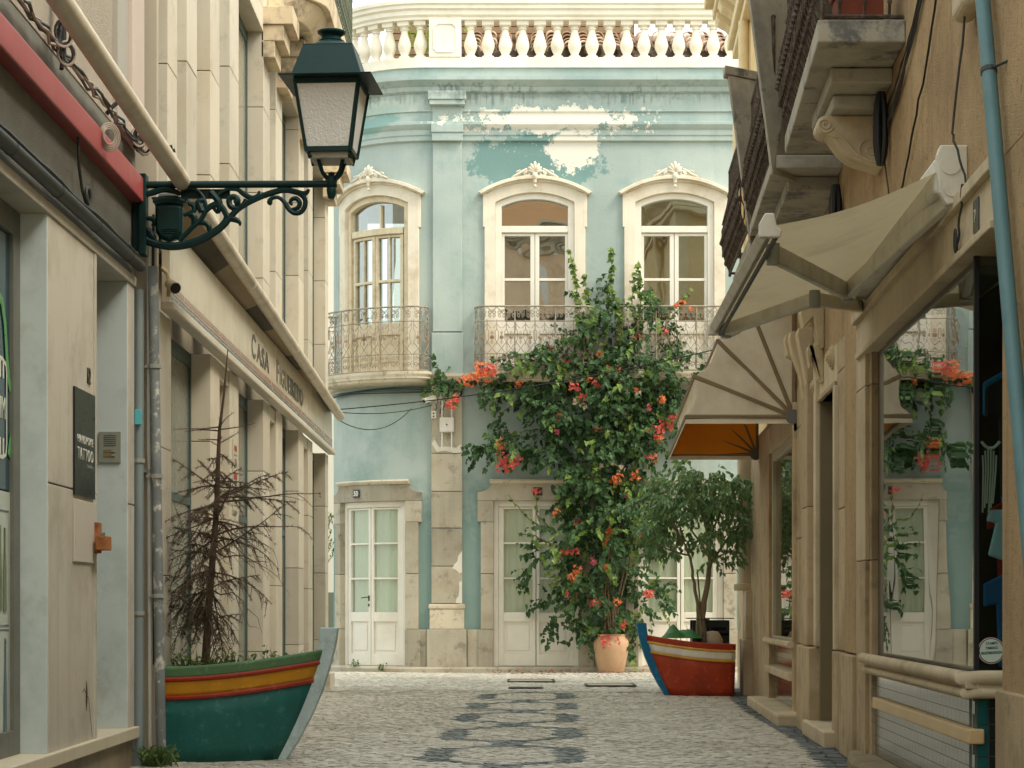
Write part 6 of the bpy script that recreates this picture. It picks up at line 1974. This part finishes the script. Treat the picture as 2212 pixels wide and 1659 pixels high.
for (x, y, r_, n, ck_) in flowers:
    mb = MB()
    c = Vector((fx(x), FY - .62 if 1180 < x < 1440 and y > 800 else FY - .40, fh(y)))
    for _ in range(n):
        u = rvec(rnd) * rnd.random() ** .5
        p = c + Vector((u.x * r_ * S_, u.y * r_ * S_ * .8, u.z * r_ * S_ * .85))
        a0 = rnd.uniform(0, 6.28)
        ax = (u + Vector((0, -.6, .1)) + rvec(rnd) * .5).normalized()
        e1 = ax.cross(Vector((.1, .3, 1))).normalized(); e2 = ax.cross(e1)
        for j in range(3):
            a_ = a0 + j * 2.094
            dd_ = (e1 * math.cos(a_) + e2 * math.sin(a_) + ax * .7).normalized()
            leaf(mb, p, dd_, ax, .040 * rnd.uniform(.7, 1.25), .034, .2, False)
    o = mb.build('flower_cluster', {'o': BR_O, 'r': BR_R, 'w': BR_W, 'p': BR_P}[ck_], bo, fix=False)
    if n > 8: o['kind'] = 'stuff'
pot = thing('terracotta_pot', 'large pale terracotta jar pot on the cobbles by the white door', 'pot')
mb = MB(); mb.lathe([(.0, .0), (.17, .0), (.185, .02), (.215, .15), (.245, .29), (.258, .38), (.25, .44), (.22, .49), (.195, .515), (.20, .53), (.205, .545), (.18, .545), (.175, .50), (.0, .49)], (fx(1320), FY - .40, .01), 28)
mb.build('jar', mat('pale_terracotta', srgb(186, 150, 116), .8, .08, 3, .2, 60, stain=srgb(206, 172, 140), stain_amt=.6, stain_scale=4, streak=.1), pot, smooth=True)

# fallen bracts on the paving
fb = MB()
for _ in range(110):
    leaf(fb, Vector((rnd.uniform(-.3, 2.9), FY - abs(rnd.gauss(0, .9)) - .3, .022)), Vector((rnd.uniform(-1, 1), rnd.uniform(-1, 1), rnd.uniform(0, .5))), Vector((0, 0, 1)), .045, .035)
o = fb.build('fallen_bracts', mat('dry_bract', srgb(150, 74, 60), .8, .2, 6, 0, island=.5), None, fix=False)
tag(o, 'scattered dry red bracts fallen on the cobbles', 'petals', kind='stuff')

# ---------------------------------------------------------------- ficus in the red boat
fi = thing('ficus_tree', 'small round-headed ficus tree with twin stems growing in the red boat planter', 'tree')
ZT = 22.72
def tx(x): return (x - CX) * ZT / F
def th_(y): return EYE + (HY - y) * ZT / F
T = lambda x, y, dy=0.0: Vector((tx(x), ZT + dy, th_(y)))
trunk = MB()
def limb(pts, r0, r1):
    o = []
    for a, b in zip(pts, pts[1:]):
        for k in range(4): o.append(a.lerp(b, k / 4) + rvec(rnd) * .006)
    o.append(pts[-1])
    trunk.tube(o, [r0 + (r1 - r0) * i / (len(o) - 1) for i in range(len(o))], 7)
limb([T(1519, 1388), T(1516, 1330), T(1526, 1270), T(1534, 1215), T(1530, 1160), T(1520, 1100), T(1515, 1050)], .040, .010)
limb([T(1508, 1388, .04), T(1510, 1320, .05), T(1500, 1260, .05), T(1492, 1205, .06), T(1478, 1170, .06), T(1450, 1130, .05)], .024, .007)
limb([T(1533, 1220), T(1560, 1180, -.05), T(1585, 1140, -.08), T(1600, 1090, -.1)], .016, .005)
limb([T(1531, 1200), T(1500, 1150, .1), T(1470, 1100, .16)], .014, .005)
limb([T(1530, 1170), T(1555, 1110, .1), T(1570, 1060, .16)], .014, .005)
limb([T(1490, 1200, .05), T(1450, 1190, -.05), T(1410, 1170, -.1)], .012, .004)
limb([T(1478, 1170, .05), T(1440, 1110, -.08), T(1430, 1070, -.1)], .012, .004)
limb([T(1524, 1130), T(1500, 1070, -.15), T(1480, 1040, -.2)], .012, .004)
limb([T(1540, 1205), T(1580, 1190, -.1), T(1610, 1170, -.1)], .009, .004)
trunk.build('trunk', mat('ficus_bark', srgb(128, 112, 88), .8, .12, 14, .4, 60), fi, smooth=True)
st = MB(); st.tube([T(1518, 1375, -.03), T(1506, 1230, -.01)], .008, 6); st.build('support_stake', mat('bamboo', srgb(98, 78, 50), .7, .1, 10, .1), fi)
tie = MB(); tie.tube([T(1506, 1338, -.045), T(1519, 1339, -.05), T(1532, 1338, -.01), T(1519, 1338, .06)], .006, 5, closed=True); tie.build('tie', BLACK, fi)
cr = MB()
fb_ = [(1510, 1050, 88, 46, 190, .40), (1450, 1075, 58, 50, 120, .34), (1570, 1075, 56, 50, 120, .34), (1505, 1110, 90, 50, 150, .4), (1430, 1130, 42, 46, 70, .26), (1595, 1120, 36, 60, 60, .26), (1520, 1160, 70, 40, 70, .34), (1450, 1185, 40, 30, 34, .24),
       (1565, 1180, 40, 34, 34, .24), (1405, 1160, 26, 26, 22, .18), (1540, 1215, 30, 14, 10, .2), (1612, 1165, 16, 30, 14, .12)]
for (x, y, rx_, ry_, n, dp) in fb_:
    c = T(x, y)
    clumps = [rvec(rnd) * rnd.random() ** .4 for _ in range(max(3, n // 8))]
    for _ in range(int(n * .72)):
        u = rnd.choice(clumps) + rvec(rnd) * rnd.random() * .2
        p = c + Vector((u.x * rx_ * ZT / F, u.y * dp, u.z * ry_ * ZT / F))
        d = (Vector((u.x, u.y, .1)) + rvec(rnd) * .6).normalized()
        q = Vector(p)
        for i in range(rnd.randint(4, 7)):
            d = (d + Vector((rnd.uniform(-.2, .2), rnd.uniform(-.2, .2), -.12))).normalized()
            q = q + d * .03
            ld = (d * .5 + rvec(rnd) * .6 + Vector((0, -.15, -.75))).normalized()
            s_ = .074 * rnd.uniform(.75, 1.2)
            leaf(cr, q, ld, Vector((rnd.uniform(-.6, .6), -.6 + rnd.uniform(-.5, .5), .6)), s_, s_ * .52, .22)
o = cr.build('crown', LEAFF, fi, fix=False); o['kind'] = 'stuff'

# things lying in the red boat
gc = MB()
nu, nv = 14, 9
vs = []
for i in range(nu + 1):
    for j in range(nv + 1):
        x, y = i / nu, j / nv
        e = math.sin(math.pi * x) ** .6 * math.sin(math.pi * y) ** .6
        hgt = .02 + e * (.055 + .05 * math.exp(-((x - .22) / .12) ** 2) + .018 * math.sin(x * 17 + y * 6) + .012 * math.sin(y * 15 + x * 4))
        vs.append((-.22 + .44 * x, -.16 + .3 * y, hgt))
gc.add(vs, [(i * (nv + 1) + j, i * (nv + 1) + j + 1, (i + 1) * (nv + 1) + j + 1, (i + 1) * (nv + 1) + j) for i in range(nu) for j in range(nv)])
o = gc.build('green_cloth', mat('green_plastic_cloth', srgb(52, 112, 52), .5, .12, 6, .1), None, smooth=True, fix=False)
o.location = (tx(1472), ZT - .04, .585); o.scale = (1, 1, 1.45)
tag(o, 'crumpled green plastic cloth lying in the red boat planter', 'cloth')
sk = MB(); sk.lathe([(.0, 0), (.085, 0), (.10, .05), (.098, .13), (.085, .20), (.055, .25), (.0, .26)], (0, 0, 0), 12)
sk.v = [(x + .008 * math.sin(z * 60 + y * 40), y + .008 * math.cos(z * 50 + x * 60), z) for x, y, z in sk.v]
o = sk.build('plastic_sack', mat('dusty_white_plastic', srgb(196, 180, 156), .6, .08, 6, .3), None, smooth=True)
o.location = (tx(1540), ZT + .09, .50); o.scale = (1.1, .9, .72)
tag(o, 'dusty white plastic sack behind the ficus stem', 'bag')
cr_ = thing('dark_crate', 'dark slatted plastic crate propped behind the ficus stem', 'crate')
DKP_ = mat('black_plastic_crate', srgb(30, 36, 36), .5, .1, 5, .05)
def cb_(nm, x0, x1, y0, y1, z0, z1):
    mb = MB(); mb.box(x0, x1, y0, y1, z0, z1); return mb.build(nm, DKP_, cr_, bevel=.004)
X0, X1, Y0 = tx(1500) + .02, tx(1578) + .04, 23.22
cb_('crate_base', X0, X1, Y0, Y0 + .3, .50, .60)
for (a, b) in ((.0, .06), (.63, .69), (.72, .80)):
    cb_('slat', X0, X1, Y0 - .006, Y0 + .02, a + (.60 if a < .1 else 0), b + (.60 if a < .1 else 0))
for x in (X0, (X0 + X1) / 2 - .015, X1 - .03):
    cb_('upright', x, x + .03, Y0 - .004, Y0 + .025, .0, .80)
cb_('lid', X0 - .05, X1 + .05, Y0 - .02, Y0 + .32, .815, .825)
cb_('back_slat', X0, X1, Y0 + .28, Y0 + .3, .0, .8)

# ---------------------------------------------------------------- dead conifer in the green boat
dc = thing('dead_conifer', 'dead brown spruce with bare drooping branches standing in the teal boat planter', 'tree')
ZC = 13.24
def C(x, y, dy=0.0): return Vector(((x - CX) * ZC / F, ZC + dy, EYE + (HY - y) * ZC / F))
DEADW = mat('dead_spruce_bark', srgb(86, 70, 56), .9, .2, 20, .4, 80)
NEED = mat('dead_needles', srgb(92, 78, 62), .8, .2, 6, 0, island=.5)
NEEDG = mat('withered_green_needles', srgb(58, 62, 42), .8, .2, 6, 0, island=.5)
axis = [C(443, 1445), C(447, 1380), C(452, 1300), C(460, 1200), C(468, 1100), C(471, 1000), C(474, 930), C(484, 850), C(492, 755)]
tr = MB(); tr.tube(axis, [.028, .026, .024, .021, .018, .014, .011, .007, .003], 8)
tr.build('trunk', DEADW, dc, smooth=True)
rn = random.Random(77)
br, nd, ndg = MB(), MB(), MB()
def needle_run(a, b, dens, tgt, L_=.024):
    n = int((b - a).length * dens * 1.7)
    d = (b - a).normalized()
    for i in range(n):
        p = a.lerp(b, rn.random())
        q = (d * .7 + rvec(rn)).normalized()
        s_ = q.cross(rvec(rn))
        if s_.length < .1: continue
        s_ = s_.normalized() * .0014
        l_ = L_ * rn.uniform(.6, 1.2)
        o = len(tgt.v)
        tgt.v += [tuple(p - s_), tuple(p + s_), tuple(p + q * l_)]
        tgt.f.append((o, o + 1, o + 2))
def at_h(hh):
    for a, b in zip(axis, axis[1:]):
        if a.z <= hh <= b.z: return a.lerp(b, (hh - a.z) / (b.z - a.z))
    return axis[-1]
def branch(hh, az, L_, el, droop, sec, dens, tgt):
    p = at_h(hh)
    d = Vector((math.cos(az) * math.cos(el), math.sin(az) * math.cos(el), math.sin(el)))
    pts = [p.copy()]
    n = 8
    for i in range(n):
        d = (d + Vector((rn.uniform(-.09, .09), rn.uniform(-.09, .09), -droop * rn.uniform(.04, .26) + rn.uniform(-.1, .1)))).normalized()
        p = p + d * L_ / n
        pts.append(p.copy())
    br.tube(pts, [.005 * (1 - i / (n + 1)) * (.6 + L_) + .001 for i in range(n + 1)], 5)
    for a, b in zip(pts[1:], pts[2:]): needle_run(a, b, dens, tgt)
    for i in range(1, n + 1):
        for k in range(sec):
            if rn.random() < .38: continue
            side = d.cross(Vector((0, 0, 1))).normalized() * rn.choice((-1, 1))
            q = pts[i - 1].lerp(pts[i], rn.random())
            dd_ = (d * .7 + side * .8 + Vector((0, 0, rn.uniform(-.5, .15) - droop * .5))).normalized()
            l_ = L_ * (.46 - .034 * i) * rn.uniform(.6, 1.3)
            m_ = [q]
            for j in range(3):
                dd_ = (dd_ + Vector((rn.uniform(-.15, .15), rn.uniform(-.15, .15), -.15 - droop * .12))).normalized()
                m_.append(m_[-1] + dd_ * l_ / 3)
            br.tube(m_, [.0028, .0022, .0017, .001], 3)
            for a, b in zip(m_, m_[1:]): needle_run(a, b, dens * 1.1, tgt)
H = lambda y: EYE + (HY - y) * ZC / F
for (y, n, L_, el, droop, sec, dens) in ((925, 5, .27, .42, .0, 0, 60), (952, 3, .2, .12, .2, 0, 160), (985, 4, .13, .0, .5, 1, 260), (1015, 5, .16, -.1, .6, 1, 300), (1050, 7, .36, .12, .35, 1, 300), (1085, 6, .42, .16, .3, 2, 260), (1120, 6, .36, .05, .5, 2, 220),
                                   (1160, 8, .46, .1, .6, 2, 150), (1195, 7, .44, .05, .7, 3, 130), (1235, 8, .44, .0, .8, 3, 150), (1275, 8, .42, .05, .9, 3, 170), (1310, 7, .40, .05, 1.0, 3, 170), (1345, 6, .34, .1, 1.0, 3, 150)):
    a0 = rn.uniform(0, 6.28)
    for k in range(n):
        az = a0 + 6.283 * k / n + rn.uniform(-.3, .3)
        l_ = L_ * rn.uniform(.5, 1.3)
        if math.cos(az) > .1 and y > 1120 and rn.random() < .3: continue
        if math.cos(az) < -.1: l_ = min(l_, .36)
        elif y > 1180: l_ *= rn.uniform(.6, 1.25)
        tg = ndg if y > 1150 and math.cos(az) < .2 and rn.random() < .7 else nd
        branch(H(y) + rn.uniform(-.02, .02), az, l_, el + rn.uniform(-.5, .5), droop * rn.uniform(.3, 1.2), sec, dens, tg)
branch(H(1085), -.25, .72, .02, .0, 1, 40, nd)
branch(H(1075), -.1, .50, .12, .1, 2, 380, nd)
for _ in range(150):                                 # tangle of loose twigs on the wall side
    p = C(rn.gauss(405, 32), rn.uniform(1120, 1400), rn.uniform(-.12, .2))
    d = Vector((rn.uniform(-1, .7), rn.uniform(-.6, .6), rn.uniform(-.9, .7))).normalized()
    m_ = [p]
    for j in range(4):
        d = (d + rvec(rn) * .28 + Vector((0, 0, -.14))).normalized()
        m_.append(m_[-1] + d * rn.uniform(.02, .05))
    br.tube(m_, [.0026, .0022, .0018, .0014, .0008], 3)
    for a, b in zip(m_, m_[1:]): needle_run(a, b, rn.choice((20, 120, 260)), ndg if rn.random() < .6 else nd)
for (x0, y0, x1, y1) in ((470, 1200, 600, 1250), (465, 1170, 590, 1190), (460, 1280, 560, 1330), (468, 1130, 575, 1230), (462, 1240, 545, 1350)):
    a, b = C(x0, y0), C(x1, y1, rn.uniform(-.2, .1))
    m_ = [a.lerp(b, t / 7) + rvec(rn) * .014 + Vector((0, 0, .05 * math.sin(math.pi * t / 7))) for t in range(8)]
    br.tube(m_, [.005 - .0005 * t for t in range(8)], 4)
    for q in m_[2:]:
        e = q + Vector((rn.uniform(-.02, .08), rn.uniform(-.05, .05), rn.uniform(-.12, .02)))
        br.tube([q, q.lerp(e, .5) + rvec(rn) * .006, e], [.002, .0015, .0008], 3)
o = br.build('branches', DEADW, dc, fix=False)
o = nd.build('dead_needles', NEED, dc, fix=False); o['kind'] = 'stuff'
o = ndg.build('withered_needles', NEEDG, dc, fix=False); o['kind'] = 'stuff'

# grasses and weeds
WEED = mat('weed_green', srgb(92, 116, 62), .6, .15, 8, 0, island=.45, trans=.3)
def weeds(name, label, spots, n, hh, spread, rnd, broad=.25):
    mb = MB()
    for (x, y, z) in spots:
        for _ in range(n):
            b = Vector((x + rnd.gauss(0, spread), y + rnd.gauss(0, spread), z))
            d = Vector((rnd.uniform(-.6, .6), rnd.uniform(-.6, .6), 1)).normalized()
            L_ = hh * rnd.uniform(.5, 1.15)
            w_ = .004 * rnd.uniform(.7, 1.6)
            s_ = d.cross(Vector((rnd.uniform(-1, 1), 1, 0))).normalized() * w_
            o = len(mb.v)
            p1 = b + d * L_ * .5; p2 = b + d * L_ * .85 + Vector((d.x, d.y, -.1)) * L_ * .3
            mb.v += [tuple(b - s_), tuple(b + s_), tuple(p1 + s_), tuple(p1 - s_), tuple(p2)]
            mb.f += [(o, o + 1, o + 2, o + 3), (o + 3, o + 2, o + 4)]
            if rnd.random() < broad:
                leaf(mb, p1, rvec(rnd) + Vector((0, -.3, .2)), Vector((0, -.6, 1)), .05, .03)
                leaf(mb, b + d * L_ * .75, rvec(rnd) + Vector((0, -.3, .2)), Vector((0, -.6, 1)), .04, .026)
    o = mb.build(name, WEED, None, fix=False)
    return tag(o, label, 'weeds', kind='stuff')
weeds('boat_weeds', 'grass and leafy weeds growing in the teal boat planter', [(-2.02 + .11 * i, 13.16 + .05 * (i % 2), .50) for i in range(7)], 16, .24, .04, rnd, .4)
weeds('pipe_weeds', 'dark weeds sprouting at the foot of the drainpipes', [(-2.17, 12.68, 0), (-2.10, 12.60, 0), (-2.06, 12.66, 0)], 34, .16, .035, rnd, .5)
weeds('threshold_weeds', 'small tuft of weeds at the foot of the white door', [(-2.28, FY + .28, .07), (-1.9, FY + .02, .02)], 16, .14, .03, rnd, .4)
weeds('corner_weeds', 'trailing greenery in the gap at the cream house corner', [(-2.55, 28.5, 1.5 + .12 * i) for i in range(6)], 18, .2, .07, rnd, .8)

rv = thing('rooftop_vine', 'bright green creeper showing between the white balusters', 'plant')
mb = MB()
for (x, n) in ((-1.36, 90), (-1.22, 30), (-1.55, 40), (-.62, 26)):
    for _ in range(n):
        leaf(mb, Vector((x + rnd.gauss(0, .035), 31.15 + rnd.uniform(0, .15), rnd.uniform(8.92, 9.5))), rvec(rnd) + Vector((0, -.4, -.3)), Vector((0, -1, .5)), .07, .055, .2, True)
o = mb.build('foliage', mat('bright_creeper_leaf', srgb(158, 176, 70), .5, .1, 6, 0, island=.4, trans=.4), rv, fix=False); o['kind'] = 'stuff'
mb = MB(); mb.tube([(-1.36, 31.25, 8.88), (-1.34, 31.22, 9.2), (-1.37, 31.24, 9.5)], .01, 5); mb.build('stem', WOOD, rv)

# ---------------------------------------------------------------- small things on the blue house
def plaque(name, label, s_, h, txt, o_):
    t = thing(name, label, 'house number')
    p = FM(s_, o_, h)
    mb = MB(); mb.box(-.066, .066, -.010, 0, -.058, .058)
    place('plate', mb.mesh('plate'), mat('black_enamel', (.012, .014, .016), .25, .1, 3, 0, spec=.6), t, p, (0, 0, fan(s_)), bevel=.006)
    if txt:
        me = text_mesh('digits', txt, .10, .001, .95, .004, 'CENTER')
        p = FM(s_, o_ + .012, h - .034)
        place('digits', me, LET, t, p, (R(90), 0, fan(s_)))
plaque('number_plaque', 'black plaque numbered fifty over the corner door', -2.336, 2.60, '50', .068)
plaque('number_plaque', 'black plaque half hidden by vine leaves over the middle door', .37, 2.61, '', .068)
cc = thing('security_camera', 'white bullet security camera at the top of the stone pilaster', 'camera')
WPL = mat('white_plastic', srgb(226, 222, 212), .4, .03, 4, 0)
mb = MB(); mb.box(-.10, .08, -.035, .035, -.03, .03); mb.box(-.12, .06, -.042, .042, .03, .04)
hd_ = place('housing', mb.mesh('housing'), WPL, cc, (-1.17, FY - .26, 3.92), (0, R(-18), R(25)), bevel=.008)
mb = MB(); mb.tube([(-.10, 0, 0), (-.112, 0, 0)], .025, 12); place('lens', mb.mesh('lens'), BLACK, hd_)
mb = MB(); mb.tube([(-1.10, FY - .05, 3.95), (-1.10, FY - .18, 3.95), (-1.14, FY - .25, 3.94)], .014, 8); mb.build('bracket', WPL, cc, smooth=True)
ap = thing('antenna_box', 'white radio box with four rod antennas on the stone pilaster', 'antenna')
mb = MB(FM); mb.box(-1.045, -.835, .06, .12, 3.46, 3.675); mb.build('casing', WPL, ap, bevel=.02, seg=3)
for x in (-1.01, -.87):
    for (a, b) in ((3.675, 3.92), (3.46, 3.21)):
        mb = MB(FM); mb.tube([(x, .09, a), (x, .09, b)], .011, 7); mb.build('antenna', WPL, ap, smooth=True)
mb = MB(FM); mb.tube([(-.94, .12, 3.57), (-.94, .125, 3.57)], .012, 12); mb.build('badge', CABLE, ap)
sb = thing('socket_box', 'small white socket box under the security camera', 'box')
mb = MB(FM); mb.box(-1.165, -1.095, .06, .10, 3.66, 3.77); mb.build('casing', WPL, sb, bevel=.008)
for h in (3.69, 3.735):
    mb = MB(FM); mb.tube([(-1.13, .10, h), (-1.13, .104, h)], .012, 10); mb.build('socket', CABLE, sb)
cl = thing('cable_ring', 'black coil of spare cable hanging under the balcony ledge', 'cable coil')
for j in range(4):
    pts = [(-.82 + (.10 - .005 * j) * math.cos(t), FY - .14 - .008 * j, 4.03 + (.085 - .005 * j) * math.sin(t)) for t in [2 * math.pi * i / 22 for i in range(22)]]
    mb = MB(); mb.tube(pts, .007, 5, closed=True); mb.build('loop', BLACK, cl, smooth=True)
lc = thing('ledge_cables', 'dark cables slung along under the balcony ledge', 'cables')
for k in range(4):
    pts = [FM(s_, .03 + .012 * k, 4.11 - .02 * k + .012 * math.sin(s_ * 3 + k)) for s_ in steps(-3.1, -.75, .1)]
    mb = MB(); mb.tube(pts, .009, 5); mb.build('cable', CABLE if k % 2 else mat('teal_painted_cable', srgb(66, 100, 100), .6, .1, 5, 0), lc, smooth=True)
for k in range(3):
    mb = MB(); mb.tube(wobble(sag((-1.05 + .06 * k, FY - .1, 4.05), (-1.10 + .05 * k, FY - .08, 3.72), .0, 8), .02, k + 3), .006, 5); mb.build('cable', BLACK, lc, smooth=True)
K = Vector((-2.06, 25.2, 3.28))
run('street_wire', 'twisted black wire crossing the street in front of the bougainvillea', 'wire', BLACK, sag(K, (2.60, 24.6, 3.98), .10, 24), .007, 5)
run('short_wire', 'thin black wire from the cream house to the security camera', 'wire', BLACK, sag(K - Vector((0, 0, .03)), (-1.15, FY - .15, 3.85), .06, 14), .006, 5)
run('drooping_wire', 'drooping black wire below the thin wire to the camera', 'wire', BLACK, sag(K - Vector((0, 0, .12)), (-1.45, FY - .1, 3.80), .20, 14), .006, 5)

# ---------------------------------------------------------------- houses behind the camera, seen mirrored in the balcony windows
rh = thing('rear_house', 'warm tan house with stone eaves mirrored in the balcony windows', 'house')
TAN = mat('warm_tan_render', srgb(244, 212, 176), .9, .06, 1, .3, 60, stain=srgb(176, 126, 86), stain_amt=.4, stain_scale=.6)
def qb(nm, m, *d):
    mb = MB(); mb.box(*d); return mb.build(nm, m, rh, bevel=.02)
qb('front_wall', TAN, -9, 11, -23, -22, 0, 15.4)
for (a, b, o) in ((15.0, 15.25, .2), (15.253, 15.5, .45), (15.503, 15.7, .75)):
    qb('eaves_moulding', STONE, -9, 11, -23, -22 + o, a, b)
for i in range(-3, 5):
    qb('window_recess', GLASS_DOOR if False else DARK_IN, i * 2.4 - .5, i * 2.4 + .5, -22.02, -21.98, 10.4, 12.6)
    qb('pilaster_strip', WHITE, i * 2.4 + 1.0, i * 2.4 + 1.5, -22.02, -21.9, 0, 15.0)
    qb('window_sill', STONE, i * 2.4 - .65, i * 2.4 + .65, -22.02, -21.82, 10.2, 10.4)
rt = thing('rear_tower_house', 'taller orange house behind the tan eaves mirrored in the arched panes', 'house')
mb = MB(); mb.box(-7, 9, -36, -34, 0, 25); mb.build('front_wall', mat('orange_tan_render', srgb(236, 188, 142), .9, .06, 1, .3, 60), rt)

wh = thing('white_side_house', 'white house glimpsed down the cross street past the cream house', 'house')
mb = MB(); mb.box(-10, -2.9, 38, 39, 0, 8.2); mb.build('front_wall', mat('white_side_render', srgb(232, 226, 210), .9, .04, 1, .1), wh)
mb = MB(); mb.box(-10, -2.8, 37.95, 38, 0, 1.2); mb.build('plinth', mat('grey_green_plinth', srgb(120, 126, 108), .9, .1, 2, .1), wh)

# ---------------------------------------------------------------- put every assembled thing's Empty at its own base
bpy.context.view_layer.update()
for o in list(col.objects):
    if o.type == 'EMPTY' and o.parent is None and o.location.length < 1e-6 and o.rotation_euler.z == 0:
        lo = Vector((1e9,) * 3); hi = -lo
        stack = list(o.children)
        while stack:
            c = stack.pop()
            stack += list(c.children)
            if c.type == 'MESH' and c.data.vertices:
                for q in c.bound_box:
                    w_ = c.matrix_world @ Vector(q)
                    lo = Vector(map(min, lo, w_)); hi = Vector(map(max, hi, w_))
        if lo.x > hi.x: continue
        base = Vector(((lo.x + hi.x) / 2, (lo.y + hi.y) / 2, lo.z))
        o.location = base
        for c in o.children:
            c.location = Vector(c.location) - base
